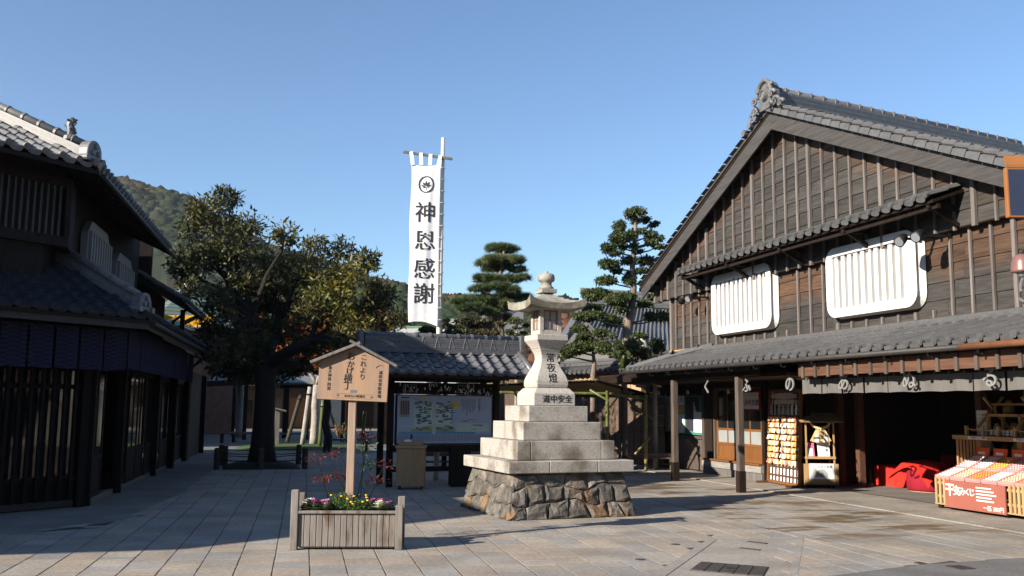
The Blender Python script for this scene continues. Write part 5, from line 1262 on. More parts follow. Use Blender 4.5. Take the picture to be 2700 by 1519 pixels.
# left-street house shades the yard; three unseen, added behind the viewer, block sky light
def row_house(x0, y0, x1, y1, eave, ridge, label, rz=0, along='y'):
    cx, cy = (x0+x1)/2, (y0+y1)/2; hx, hy = (x1-x0)/2, (y1-y0)/2; t = thing('street_house', (cx, cy, 0), label, 'house', rz, 'houses lining the street')
    MB().box(-hx,-hy,0,hx,hy,eave-.1).build('wall', LW, t)
    o = .6
    if along == 'y': v = [(-hx-o,-hy-o,eave-.25),(hx+o,-hy-o,eave-.25),(hx+o,hy+o,eave-.25),(-hx-o,hy+o,eave-.25),(0,-hy-o,ridge),(0,hy+o,ridge)]; fs = [(0,4,5,3),(1,2,5,4),(0,1,4),(2,3,5),(3,2,1,0)]
    else: v = [(-hx-o,-hy-o,eave-.25),(hx+o,-hy-o,eave-.25),(hx+o,hy+o,eave-.25),(-hx-o,hy+o,eave-.25),(-hx-o,0,ridge),(hx+o,0,ridge)]; fs = [(0,1,5,4),(2,3,4,5),(0,4,3),(1,2,5),(3,2,1,0)]
    MB().add(v, fs).build('roof', TILEB, t)
    for k in range(4):
        yy = -hy+.8+k*(2*hy-1.6)/3.6; MB().box(hx,yy,.8,hx+.03,yy+.9,2.0).build('window', GLASSD, t); MB().box(-hx+.6+k*1.2,hy,.8,-hx+1.4+k*1.2,hy+.03,2.0).build('window', GLASSD, t)
    return t
row_house(-12, 37.0, -4.6, 52, 5.6, 8.0, 'dark house at the far end of the left street', R(-3.6))
row_house(-16, -9, -7.5, -2, 6.2, 8.6, 'unseen townhouse added behind the viewer to cut sky light, left', 0, 'x')
row_house(-5.5, -16, 5.5, -9, 6.2, 8.6, 'unseen townhouse added behind the viewer to cut sky light, middle', 0, 'x')
row_house(7.5, -14, 19, -7, 6.4, 8.8, 'unseen townhouse added behind the viewer to cut sky light, right', 0, 'x')

# ================================================================ FAR BEHIND ON THE LEFT: tower roof with finial, yellow festival bunting
tp = at(489, 830, 52); TW = thing('green_roof_tower', (tp.x, tp.y, 0), 'small pyramid roofed tower with a pale finial behind the left eaves', 'tower', R(20))
COP = two('green_copper_sheet', (.09,.13,.11), (.16,.20,.17), scale=5, rough=.5)
ztw = lambda py: at(489, py, 52).z
MB().frust([(2.2,0),(2.2,ztw(872))]).build('body', two('red_brown_lattice', (.10,.05,.035),(.19,.10,.07), scale=5), TW)
for k in range(9):
    h0 = 2.75 - .25*k; z0_ = ztw(870-k*10); MB().frust([(h0,z0_),(h0-.26,z0_+(ztw(860)-ztw(870))*.93)]).build('roof_course', COP, TW)
MB().frust([(.55,ztw(775)),(.50,ztw(765)),(.55,ztw(764)),(.25,ztw(758))]).build('cap', METALG, TW)
MB().lathe([(.18,ztw(758)),(.06,ztw(754)),(.16,ztw(750)),(.13,ztw(746)),(.02,ztw(738))], 10).build('finial', PAPER, TW)
YC = two('yellow_bunting_cloth', (.55,.28,.006), (.68,.37,.012), scale=2, rough=.8, trans=.3)
def swag(px0, px1, py, drop, label):
    a_ = at(px0, py, 44); c_ = at(px1, py+2, 44); t = placed('bunting', tuple(a_), label, 'bunting', 'yellow bunting on the tower front')
    d = c_ - a_; n = 14; nn = Vector((-d.y, d.x, 0)).normalized()
    for nm, m, o, h0, h1 in (('yellow_cloth', YC, 0, 0.0, 1.0), ('white_cloth', CLOTHW, .05, .86, 1.16)):
        vs = []; rows = 7
        for r_ in range(rows):
            v = h0+(h1-h0)*r_/(rows-1)
            for i in range(n+1):
                u = i/n; sg = drop*v*(.18+.82*4*u*(1-u)); p = a_ + d*u + Vector((0,0,-sg)) - nn*(.08*math.sin(v*16)*(.4+4*u*(1-u)) + o); vs.append(tuple(p))
        MB().add(vs, [(r_*(n+1)+i, r_*(n+1)+i+1, (r_+1)*(n+1)+i+1, (r_+1)*(n+1)+i) for r_ in range(rows-1) for i in range(n)]).build(nm, m, t, smooth=True)
    q = a_; MB().tube([q, q+Vector((.02,0,-.25)), q+Vector((0,0,-.5))], [.05,.06,.02], 6).build('tassel', YC, t)
swag(461, 572, 831, .62, 'long swag of yellow and white cloth in the gap behind the left eaves')
swag(405, 460, 829, .35, 'short swag of yellow and white cloth next to the dark wall at the left')
# ================================================================ TREES
def pts_px(lst, depth): return [at(x, y, depth) for x, y in lst]
def limb(b, p, q, r0_, r1_, sag=.0, n=5, wob=.08):
    p = Vector(p); q = Vector(q); d = (q-p); pts = []; rr = []
    for i in range(n+1):
        t = i/n; pts.append(p + d*t + Vector((random.uniform(-wob,wob), random.uniform(-wob,wob), random.uniform(-wob,wob)*.5 - sag*math.sin(math.pi*t))) * (0 if i in (0,n) else d.length*.35)); rr.append(r0_+(r1_-r0_)*t)
    b.tube(pts, rr, 7)
LEAF_D = leafy('dark_oak_leaf', (.028,.032,.009), (.058,.060,.015), (.110,.095,.028), rnd=.45, rough=.5, trans=.2)
LEAF_Y = leafy('yellowing_leaf', (.045,.055,.008), (.10,.095,.012), (.19,.13,.014), rnd=.35, rough=.45, trans=.3)
LEAF_O = leafy('orange_maple_leaf', (.15,.035,.009), (.30,.085,.018), (.38,.15,.035), rnd=.4, rough=.6, trans=.35)
PINE = leafy('pine_needle', (.028,.050,.018), (.058,.086,.030), (.115,.130,.046), rnd=.35, rough=.5, trans=.1)
CLOUD = leafy('clipped_leaf', (.022,.036,.008), (.048,.066,.014), (.095,.105,.026), rnd=.4, rough=.5, trans=.15)
OLIVE = leafy('brown_olive_leaf', (.035,.030,.012), (.07,.058,.026), (.12,.095,.05), rnd=.4, rough=.6, trans=.2)
BUSH = leafy('light_bush_leaf', (.03,.045,.012), (.06,.078,.02), (.12,.126,.05), rnd=.4, rough=.45, trans=.2)
base = gnd(690, 1232); DT = base.x*math.sin(PSI)+base.y*math.cos(PSI)
OAK = placed('evergreen_oak', (base.x, base.y, 0), 'large dark evergreen oak with some yellow leaves beside the left shop', 'tree')
tb = MB()
tp_ = [gnd(690,1232)] + [at(x,y,DT) for x, y in ((692,1180),(696,1110),(700,1030),(702,960))]; tp_[0].z = -.05
tb.tube(tp_, [.42,.32,.275,.265,.27], 14)
fork = tp_[-1]
main = [((660,830),-.6,.19),((735,840),.8,.15),((820,900),-1.0,.17),((790,960),.6,.13),((620,900),.9,.12)]
ends = {}
for (xy, dd, r_) in main:
    q = at(*xy, DT+dd); limb(tb, fork, q, r_*1.2, r_*.75, n=5, wob=.10); ends[xy] = (q, r_*.72)
CL = [(545,560,62,46),(600,522,48,32),(505,600,38,45),(590,600,60,42),(655,600,52,44),(615,660,75,50),(545,680,60,50),(750,622,50,36),(715,690,70,50),(835,655,52,44),(800,715,70,55),(655,740,80,50),(735,780,80,55),(960,690,52,40),(905,655,38,30),(880,740,70,55),(1000,780,52,58),(960,830,70,55),(1048,845,32,36),(840,820,80,55),(930,890,75,48),(1010,890,48,42),(640,830,75,50),(570,790,55,50),(480,690,42,52),(500,760,40,40),(560,880,60,55),(650,910,70,50),(740,870,70,50),(830,905,70,38),(600,960,60,40),(690,985,90,35),(780,960,60,35),(565,930,40,40)]
cc, cr = [], []
rt = random.Random(8)
lb = MB()
for (x, y, rx, ry) in CL:
    dd = rt.uniform(-1.6, 1.6); c = at(x, y, DT+dd); k = (DT+dd)/FPX; cc.append(tuple(c)); cr.append((rx*k*.88, rx*k*.95, ry*k*.88))
    src = min(ends.values(), key=lambda e: (e[0]-c).length); limb(lb, src[0], c, src[1]*.62, .02, n=6, wob=.13)
    for q in range(4):
        e = c + Vector((rt.uniform(-1,1)*rx*k, rt.uniform(-1,1)*rx*k, rt.uniform(-.3,1)*ry*k)); limb(lb, c, e, .022, .008, n=3, wob=.1)
tb.build('trunk', BARK, OAK, smooth=True); lb.build('branches', BARK, OAK)
leaves('crown', cc, cr, 34000, .155, LEAF_D, OAK, 41, shell=.30, aspect=.34, up=.5, cluster=7)
yc = [(905,750,60,46),(935,712,45,28),(880,800,60,36),(950,860,60,26),(915,830,60,34),(845,770,40,26)]
leaves('yellow_leaves', [tuple(at(x,y,DT-1.2+rt.uniform(-.5,.5))) for x, y, _, _ in yc], [(rx/80, 1.1, ry/75) for _, _, rx, ry in yc], 1400, .16, LEAF_Y, OAK, 43, shell=.1, aspect=.36, cluster=7)
# low rope fence with log posts round its foot
POSTM = two('log_post_wood', (.03,.025,.02), (.07,.058,.046), scale=6, stretch=VG, rnd=.2, rough=.9)
fps = [gnd(581,1249), gnd(605,1222), gnd(790,1222), gnd(792,1249), gnd(683,1248)]
fps = [Vector((base.x+dx, base.y+dy, 0)) for dx, dy in ((-1.12,-.75),(-1.05,1.0),(1.0,1.05),(1.05,-.85),(-.05,-.95))]
RF = placed('tree_fence', (base.x, base.y-.9, 0), 'low fence of log posts and rope round the foot of the big oak', 'fence')
for p in fps: MB().tube([(p.x,p.y,0),(p.x,p.y,.50),(p.x,p.y,.54)], [.075,.075,.055], 10).build('log_post', POSTM, RF)
MB().tube([(fps[0].x+.2,fps[0].y+.1,0),(fps[0].x+.2,fps[0].y+.1,.58)], .065, 10).build('log_post', POSTM, RF)
for a_, b_ in ((0,4),(4,3),(3,2),(2,1),(1,0)):
    for z in (.26,.43):
        p, q = fps[a_], fps[b_]; MB().tube([(p.x+(q.x-p.x)*t/6, p.y+(q.y-p.y)*t/6, z-.05*math.sin(math.pi*t/6)) for t in range(7)], .012, 5).build('rope', W_DARK, RF)
b = MB()
for i in range(14):
    for j in range(14): pass
n = 14; vs = []
for i in range(n+1):
    for j in range(n+1):
        u, v = i/n*2-1, j/n*2-1; h = max(0, (1-u**4)*(1-v**4)); vs.append((base.x+u*1.0, base.y+v*.95, -.01+.16*h+random.uniform(-.015,.02)*h))
tag(MB().add(vs, [(i*(n+1)+j,(i+1)*(n+1)+j,(i+1)*(n+1)+j+1,i*(n+1)+j+1) for i in range(n) for j in range(n)]).build('leaf_litter', plain('dark_litter', (.035,.028,.02), scale=15, rough=1), None), 'dark mound of earth and leaf litter round the oak trunk', 'earth', kind='stuff')
# orange maple behind
DM = 33
MAP = placed('maple_tree', tuple(Vector((at(860,1100,DM).x, at(860,1100,DM).y, 0))), 'orange autumn maple partly hidden behind the big oak', 'tree')
m0 = Vector((at(865,1100,DM).x, at(865,1100,DM).y, 0)); mb_ = MB(); mc = []; mr = []
mf = at(862,1000,DM); limb(mb_, m0, mf, .16, .11)
for (x, y, rx, ry) in ((770,840,40,40),(800,890,55,45),(860,870,55,50),(930,900,60,45),(985,850,45,45),(900,950,70,40),(800,950,60,35),(990,930,40,40),(740,930,30,30),(680,860,40,30)):
    c = at(x, y, DM+rt.uniform(-1,1)); k = DM/FPX; mc.append(tuple(c)); mr.append((rx*k,rx*k,ry*k)); limb(mb_, mf, c, .07, .015)
mb_.build('trunk', BARK, MAP); leaves('crown', mc, mr, 9000, .16, LEAF_O, MAP, 47, shell=.1, aspect=.6)

def cloud_tree(name, label, depth, ox, oy, sc, pads, trunk, tr, m, bark, seed, group=None, dens=900, leaf=.075, needles=False, base_px=None, spread=1.0, ground=True):
    """clipped tree: pads of foliage on bent branches. pads and trunk in pixels of an enlarged view (origin ox, oy, scale sc)"""
    rg = random.Random(seed); k = depth/FPX
    T = [at(ox+x*sc, oy+y*sc, depth) for x, y in trunk]
    bx = T[0].copy(); bx.z = 0
    t = placed(name, tuple(bx), label, 'tree', group)
    tb = MB(); pts = ([bx] if ground and T[0].z > .2 else []) + T; n = len(pts)
    tb.tube(pts, [tr*(1-.72*i/(n-1)) for i in range(n)], 10); tb.build('trunk', bark, t, smooth=True)
    cs = []; rs = []; br = MB()
    for (x, y, rx, ry) in pads:
        off = rg.uniform(-.5,.5)*spread; c = at(ox+x*sc, oy+y*sc, depth+off); a, h = rx*sc*k*(1.02 if needles else .95), ry*sc*k*1.06
        low = [q for q in T if q.z < c.z - .02] or [T[0]]
        s = min(low, key=lambda q: abs(q.z-(c.z-.25*abs(q.x-c.x)-.1))); 
        # point on the trunk polyline near that height
        zt_ = c.z - .2*((Vector((s.x,s.y,0))-Vector((c.x,c.y,0))).length) - .08; s = T[-1]
        for q0, q1 in zip(T, T[1:]):
            if q0.z <= zt_ <= q1.z: s = q0.lerp(q1, (zt_-q0.z)/(q1.z-q0.z+1e-6)); break
        else:
            if zt_ < T[0].z: s = T[0]
        limb(br, s, c - Vector((0,0,h*.35)), .05 if a > .5 else .035, .015, sag=.05, n=5, wob=.07)
        nsub = 10 if needles else 6                     # lobes make the outline of a pad uneven
        for q in range(nsub):
            an = 2*math.pi*q/nsub + rg.uniform(-.4,.4); rad_ = (a*rg.uniform(.45,.90) if needles else a*rg.uniform(.42,.68)) if q else 0
            f_ = rg.uniform(.26,.46) if needles else rg.uniform(.46,.60)
            cs.append(tuple(c + rgt*(math.cos(an)*rad_) + Vector((0, math.sin(an)*rad_, rg.uniform(-.28,.30)*h - .15*h*(rad_/a))))); rs.append((a*f_, a*f_, h*rg.uniform(.62,.95)))
        limb(br, c - Vector((0,0,h*.3)), c + rgt*(a*.7) - Vector((0,0,h*.2)), .02, .008, n=3); limb(br, c - Vector((0,0,h*.3)), c - rgt*(a*.7) - Vector((0,0,h*.2)), .02, .008, n=3)
    br.build('branches', bark, t)
    if needles:
        g = np.random.default_rng(seed); C = np.array(cs); Rr = np.array(rs); w = (Rr[:,0]*Rr[:,1]); nt_ = dens
        pk = g.choice(len(C), nt_, p=w/w.sum()); d = g.normal(size=(nt_,3)); d /= np.linalg.norm(d,axis=1)[:,None]; d[:,2] = np.abs(d[:,2])*.9 - .25
        P = C[pk] + d*Rr[pk]*(.45+.55*g.random(nt_))[:,None]
        nn = 14; V = []; 
        ax = d*.5 + np.array([0,0,.9]) + g.normal(size=(nt_,3))*.25
        for q in range(nn):
            r_ = ax + g.normal(size=(nt_,3))*.75; r_ /= np.linalg.norm(r_,axis=1)[:,None]; s_ = np.cross(r_, g.normal(size=(nt_,3))); s_ /= np.linalg.norm(s_,axis=1)[:,None]
            L_ = leaf*(.7+.6*g.random(nt_))[:,None]; V.append(np.stack([P - s_*.007, P + s_*.007, P + r_*L_], 1))
        V = np.concatenate(V).reshape(-1,3); link('foliage', fast_mesh('foliage', V, 3, np.arange(len(V)), m), None); o = bpy.context.scene.collection.objects[-1]; attach(o, t)
    else:
        v1, i1 = leaf_cloud(cs, rs, dens, leaf, np.random.default_rng(seed), shell=.72, aspect=.55, up=.5, outw=1.8)
        link_o = link('foliage', fast_mesh('foliage', v1, 3, i1, m)); attach(link_o, t)
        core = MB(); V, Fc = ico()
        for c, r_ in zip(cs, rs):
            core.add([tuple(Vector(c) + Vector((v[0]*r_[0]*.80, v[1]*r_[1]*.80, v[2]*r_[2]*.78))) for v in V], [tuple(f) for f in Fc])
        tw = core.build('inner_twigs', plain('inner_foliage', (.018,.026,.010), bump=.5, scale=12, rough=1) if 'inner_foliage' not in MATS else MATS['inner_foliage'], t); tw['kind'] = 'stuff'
    return t
P2 = [(655,168,75,36),(605,200,34,18),(660,232,45,24),(738,228,38,24),(800,265,42,22),(535,283,58,42),(625,318,30,15),(702,315,40,18),(565,360,112,34),(780,340,55,22),(845,375,40,20),(770,405,48,28),(828,435,46,20),(445,440,65,35),(530,405,60,26),(560,445,45,18),(500,487,58,18),(645,430,35,20),(455,562,78,36),(605,545,72,34),(740,540,65,38),(515,622,52,20),(700,615,55,24),(440,690,86,32),(615,690,65,38),(370,793,122,44),(545,828,118,44),(555,905,60,26),(330,912,85,28),(308,962,135,38),(485,1000,72,42),(785,968,65,34),(880,965,60,42),(730,872,60,26),(790,815,42,24),(620,640,40,22),(690,470,30,14)]
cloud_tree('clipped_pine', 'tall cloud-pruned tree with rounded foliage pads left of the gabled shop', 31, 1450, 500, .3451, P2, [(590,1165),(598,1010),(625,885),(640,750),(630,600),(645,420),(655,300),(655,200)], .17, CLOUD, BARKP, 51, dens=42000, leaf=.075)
P1 = [(850,825,118,30),(830,908,168,34),(800,962,80,20),(942,970,58,16),(730,1030,100,26),(935,1032,88,26),(690,1100,62,28),(800,1082,100,36),(875,1108,82,26),(690,1172,150,30),(640,1225,90,24),(845,1212,110,30),(945,1160,110,26),(840,1300,70,28),(560,1185,60,18),(1000,1200,80,22),(760,1260,70,22)]
cloud_tree('black_pine', 'tall black pine with tiers of needles between the banner and the lantern', 30, 1000, 340, .3864, P1, [(838,1420),(815,1180),(832,1090),(828,990),(845,900),(850,835)], .11, PINE, BARKP, 52, dens=9000, leaf=.18, needles=True)
P3 = [(230,1058,78,24),(262,1115,62,30),(385,1095,62,34),(200,1215,110,52),(300,1185,90,48),(420,1205,76,50),(130,1255,70,40),(480,1115,40,20)]
cloud_tree('clipped_shrub', 'rounded clipped shrub over the tiled wall right of the lantern roof', 27.5, 1450, 500, .3451, P3, [(330,1420),(340,1330),(330,1250),(350,1150)], .10, CLOUD, BARKP, 53, dens=12000, leaf=.065)
P4 = [(560,1240,75,60),(640,1190,70,45),(690,1250,80,45),(820,1190,70,50),(600,1330,60,50),(690,1120,70,26),(540,1200,50,40)]
cloud_tree('loose_bush', 'pale green loose bush leaning over the corner of the shop roof', 25.5, 1450, 500, .3451, P4, [(800,1330),(770,1270),(730,1170),(690,1140)], .07, BUSH, BARKG, 54, dens=5200, leaf=.085)
P5 = [(2070,425,135,45),(2240,495,75,26),(2060,540,58,20),(2195,635,72,30),(1960,608,92,30),(2040,670,105,36),(2250,700,60,30)]
cloud_tree('clipped_shrub', 'small clipped shrub with flat pads just left of the lantern chamber', 25, 1040, 780, .1553, P5, [(2080,900),(2085,760),(2080,620),(2075,480)], .06, CLOUD, BARKG, 55, dens=4200, leaf=.05)
P6 = [(880,420,85,35),(890,510,110,38),(1060,515,80,32),(1150,570,80,28),(560,550,130,42),(760,560,60,25)]
cloud_tree('clipped_shrub', 'flat clipped pine shrub behind the foot of the banner', 26, 1040, 780, .1553, P6, [(880,720),(860,620),(900,540),(890,470)], .07, CLOUD, BARK, 56, dens=5200, leaf=.055)
P7 = [(1150,440,120,45),(1780,480,120,50),(1250,400,170,50),(1420,430,160,50),(1600,430,120,45),(1350,520,120,40),(1560,540,140,40),(1700,560,120,50),(1300,660,260,70),(1600,650,220,70),(1100,640,200,60),(560,640,160,60),(950,650,120,50)]
cloud_tree('twiggy_plum', 'brown twiggy plum tree and hedge seen above the kiosk ridge', 27, 1040, 780, .1553, P7, [(1400,800),(1370,660),(1360,580),(1420,480)], .09, OLIVE, BARKG, 57, dens=8000, leaf=.08)

# ================================================================ BUILDINGS BEHIND
def hall():
    d0_, d1_ = 42, 48
    H = placed('temple_hall', tuple(Vector((at(1650,1000,d0_).x, at(1650,1000,d0_).y, 0))), 'large hall with a wide grey tiled roof behind the cloud-pruned tree', 'hall')
    a = at(1545, 803, d1_); b = at(1900, 826, d1_+1); c = at(1960, 925, d0_+1); d = at(1470, 925, d0_)
    a2 = at(1552, 806, d1_)
    U = (c-d).normalized(); V = (a-d); V = (V - U*V.dot(U)).normalized()
    W = (c-d).length; Hh = (b-c).dot(V)
    tl_ = (a-d).dot(U)
    nv = int(Hh/.30)
    MB().prism([d, c, b, a], (0,0,-.12)).build('roof_deck', TILE, H)
    bag = MB()                                      # ribs of round tiles down the slope
    nrib = int(W/.22)
    for i in range(nrib):
        t = i/nrib; p = d.lerp(c,t) + Vector((0,0,.03)); q = a.lerp(b,t) + Vector((0,0,.03)); bag.tube([p,q], .045, 5)
    tag(bag.build('roof_tiles', TILE_D, H), kind='stuff')
    for k in range(5): MB().bar(a+Vector((0,0,.1+.12*k)), b+Vector((0,0,.1+.12*k)), .5-.04*k, .11).build('ridge_course', TILE_D, H)
    MB().tube([a+Vector((-.3,0,.72)), b+Vector((0,0,.72))], .16, 8).build('ridge_cap', TILE_D, H)
    MB().bar(a+Vector((-.1,-.1,.05)), d+Vector((-.1,-.1,.08)), .3, .2).build('verge', TILE_D, H)
    pw = plain('grey_vertical_boards', (.21,.20,.18), scale=4)
    e1, e2 = d+Vector((.6,.6,-.2)), c+Vector((-.6,.6,-.2))
    MB().prism([(e1.x,e1.y,0),(e2.x,e2.y,0),(e2.x,e2.y,e2.z),(e1.x,e1.y,e1.z)], (.5,2,0)).build('wall', pw, H)
    # lower gabled porch in front of it on the left
    g0 = at(1490, 925, 39); g1 = at(1605, 925, 39); gt_ = at(1545, 862, 39)
    back_ = Vector((1.2, 4.5, 0))
    MB().prism([g0, g1, gt_], back_).build('gable_wall', pw, H)
    for k in range(12):
        t = (k+.5)/12; x = g0.lerp(g1,t); top = g0.lerp(gt_, t*2).z if t < .5 else gt_.lerp(g1, t*2-1).z
        MB().bar(x+Vector((0,-.03,0)), Vector((x.x,x.y-.03,top)), .05,.05).build('gable_batten', W_GREY, H)
    MB().prism([(g0.x,g0.y,0),(g1.x,g1.y,0),g1,g0], back_).build('porch_wall', pw, H)
    for p in (g0, g1):
        o = (p-gt_)*.15; MB().bar(gt_+Vector((0,-.12,.1)), p+o+Vector((0,-.12,.1)), .12,.22).build('bargeboard', W_GREY, H)
        MB().prism([gt_+Vector((0,-.25,.18)), p+o+Vector((0,-.25,.18)), p+o+back_+Vector((0,0,.18)), gt_+back_+Vector((0,0,.18))], (0,0,-.1)).build('porch_roof', TILE_D, H)
hall()
def green_house(px0, px1, py_top, py_e, py_b, depth, label):
    a = at(px0, py_e, depth); b = at(px1, py_e, depth); zt_ = at(px0, py_top, depth).z
    t = placed('green_roof_house', (a.x, a.y, 0), label, 'house', 'green roofed houses beyond the kiosk')
    GRN = MATS.get('pale_green_roof') or plain('pale_green_roof', (.13,.27,.15), rough=.5)
    bk = Vector((2.0, 7.0, 0)); d = (b-a).normalized()
    MB().prism([a-d*.4+Vector((0,0,0)), b+d*.4, b+d*.4+bk*.4+Vector((0,0,zt_-a.z)), a-d*.4+bk*.4+Vector((0,0,zt_-a.z))], (0,0,-.15)).build('roof', GRN, t)
    MB().prism([(a.x,a.y,0),(b.x,b.y,0),(b.x,b.y,a.z-.05),(a.x,a.y,a.z-.05)], bk*.4).build('wall', plain('white_house_wall', (.36,.37,.37)) if 'white_house_wall' not in MATS else MATS['white_house_wall'], t)
    n = max(2, int((b-a).length/1.4))
    for k in range(n):
        p = a.lerp(b, (k+.3)/n); q = a.lerp(b, (k+.75)/n); z1_ = a.z-.7; z0_ = z1_-1.1
        w = MB().prism([(p.x,p.y-.05,z0_),(q.x,q.y-.05,z0_),(q.x,q.y-.05,z1_),(p.x,p.y-.05,z1_)], (0,.08,0)).build('window', METALG, t)
        MB().prism([(p.x+.05,p.y-.07,z0_+.06),(q.x-.05,q.y-.07,z0_+.06),(q.x-.05,q.y-.07,z1_-.06),(p.x+.05,p.y-.07,z1_-.06)], (0,.03,0)).build('pane', FROST, w)
green_house(1030, 1128, 850, 860, 890, 60, 'white house with a pale green roof below the banner hem')
green_house(1166, 1206, 833, 840, 860, 66, 'smaller green roofed white house right of the banner pole')
g = at(1320, 822, 40); GR = placed('grey_roof_house', (g.x, g.y, 0), 'grey roof edge of a house showing between the black pine branches', 'house')
a, b = at(1275, 836, 40), at(1310, 812, 40); c = at(1380, 815, 41); d = at(1380, 880, 38); e_ = at(1240, 880, 38)
MB().prism([e_, d, c, b], (0,0,-.2)).build('roof', TILE_D, GR); MB().bar(e_, b, .3, .25).build('verge', TILE_D, GR); MB().prism([(e_.x+.5,e_.y+.6,0),(d.x,d.y+.6,0),(d.x,d.y+.6,d.z-.2),(e_.x+.5,e_.y+.6,e_.z-.2)], (.3,1.5,0)).build('wall', W_BROWN, GR)
# tiled garden wall and ochre wall behind the shelter
def tiled_wall():
    a = at(1440, 985, 32.0); b = at(1690, 985, 27.5); ez = 2.72; t = placed('tiled_wall', (a.x, a.y, 0), 'garden wall with a small tiled roof behind the bamboo shelter', 'wall')
    U = Vector((b.x-a.x, b.y-a.y, 0)); W = U.length; U.normalize(); nn = Vector((-U.y, U.x, 0))
    MB().prism([(a.x,a.y,0),(b.x,b.y,0),(b.x,b.y,ez),(a.x,a.y,ez)], nn*.18).build('wall', plain('ochre_plaster', (.36,.24,.14), scale=3), t)
    o = Vector((a.x,a.y,ez)) - nn*.35
    tile_roof(t, o, U, nn*.45+Vector((0,0,.20)), int(W/.265), 2, .265, .27, TILE_L)
    tile_roof(t, Vector((b.x,b.y,ez)) + nn*.55, -U, -nn*.45+Vector((0,0,.20)), int(W/.265), 2, .265, .27, TILE_L, joined=True)
    r_ = Vector((a.x,a.y,ez+.26)) + nn*.1
    for k in range(2): MB().bar(r_+Vector((0,0,.05*k)), r_+U*W+Vector((0,0,.05*k)), .26-.04*k, .045).build('ridge_course', TILE_L, t)
    MB().tube([r_+Vector((0,0,.12)), r_+U*W+Vector((0,0,.12))], .06, 8).build('ridge_cap', TILE_L, t)
tiled_wall()
a = at(1600, 1100, 30.0); b = at(1765, 1100, 28.0)
t = placed('ochre_wall', (a.x, a.y, 0), 'sunlit ochre plaster wall seen above the brown board fence', 'wall')
MB().prism([(a.x,a.y,0),(b.x,b.y,0),(b.x,b.y,2.55),(a.x,a.y,2.55)], (.2,.5,0)).build('wall', MATS['ochre_plaster'], t); MB().prism([(a.x-.3,a.y-.4,2.55),(b.x,b.y-.4,2.55),(b.x,b.y+.8,2.95),(a.x-.3,a.y+.8,2.95)], (0,0,-.1)).build('roof', TILE_D, t)
# brown board fence
a = at(1470, 1100, 31.0); b = at(1752, 1100, 26.4); a.z = b.z = 0
FN = placed('board_fence', (a.x, a.y, 0), 'brown board fence with upright battens behind the bamboo shelter', 'fence')
U = (b-a); W = U.length; U.normalize(); nn = Vector((U.y,-U.x,0))
for r_ in range(7):
    z = .08+r_*.27
    for h in range(2): MB().prism([tuple(a+U*(W*h/2+.004)+Vector((0,0,z)) ), tuple(a+U*(W*(h+1)/2-.004)+Vector((0,0,z))), tuple(a+U*(W*(h+1)/2-.004)+Vector((0,0,z+.265))), tuple(a+U*(W*h/2+.004)+Vector((0,0,z+.265)))], -nn*.03).build('plank', W_BROWN, FN)
n = int(W/.30)
for k in range(n): p = a + U*(k*.30+.1) + nn*.012; MB().bar(p, p+Vector((0,0,1.97)), .035,.03).build('batten', W_BROWN, FN)
MB().bar(a+Vector((0,0,2.02)), b+Vector((0,0,2.02)), .14,.07).build('cap_rail', W_DARK, FN)

# ================================================================ BAMBOO SHELTER AND BENCHES
SHT = placed('bamboo_shelter', tuple(Vector((at(1600,1160,23).x, at(1600,1160,23).y, 0))), 'open shelter of green bamboo poles with a reed mat roof right of the kiosk', 'shelter')
REED = two('reed_mat', (.19,.125,.06), (.33,.235,.125), scale=3, stretch=(1,12,1), rnd=.1, rough=.9)
A, B_, C_, D_ = at(1255,1012,22.5), at(1578,1000,22.8), at(1700,1034,26.2), at(1400,1042,27.0)
nr = 46
for k in range(nr):
    t0, t1 = k/nr, (k+.82)/nr; p0, p1 = A.lerp(B_,t0), A.lerp(B_,t1); q0, q1 = D_.lerp(C_,t0), D_.lerp(C_,t1); j = random.uniform(-.03,.06)
    MB().prism([p0+Vector((0,-j,0)), p1+Vector((0,-j,0)), q1, q0], (0,0,-.025)).build('reed_strip', REED, SHT)
MB().bar(A+Vector((0,.1,-.05)), B_+Vector((0,.1,-.05)), .05,.05).build('mat_rail', W_DARK, SHT); MB().bar(B_+Vector((-.05,0,-.04)), C_+Vector((-.05,0,-.04)), .06,.07).build('mat_rail', W_DARK, SHT); MB().bar(D_+Vector((0,-.1,-.06)), C_+Vector((0,-.1,-.06)), .07,.07).build('mat_rail', W_DARK, SHT)
def pole(p, q, r_, m, nm='bamboo_pole'):
    p = Vector(p); q = Vector(q); L_ = (q-p).length; n = max(1, int(L_/.28)); b = MB(); pts = []; rr = []
    for k in range(n):
        for t, f in ((k/n, 1.0), ((k+.93)/n, .97), ((k+.955)/n, 1.12), ((k+.985)/n, 1.0)): pts.append(p.lerp(q,t)); rr.append(r_*f)
    b.tube(pts, rr, 9); return b.build(nm, m, SHT, smooth=True)
def gp(px, depth): v = at(px, 1100, depth); return Vector((v.x, v.y, 0))
f1 = gp(1601,22.9); pole(f1, f1+Vector((0,0,2.05)), .040, BAMBOO); f2 = gp(1702,25.2); pole(f2, f2+Vector((0,0,2.0)), .05, BAMBOOY); f3 = gp(1290,22.6); pole(f3, f3+Vector((0,0,2.05)), .045, BAMBOO); f4 = gp(1455,26.6); pole(f4, f4+Vector((0,0,2.0)), .045, BAMBOO)
pole(f3+Vector((0,0,1.98)), f1+Vector((.1,0,1.98)), .035, BAMBOO); pole(f1+Vector((0,0,1.98)), f2+Vector((0,0,1.9)), .04, BAMBOO); pole(f4+Vector((0,0,1.95)), f2+Vector((0,0,1.95)), .04, BAMBOO)
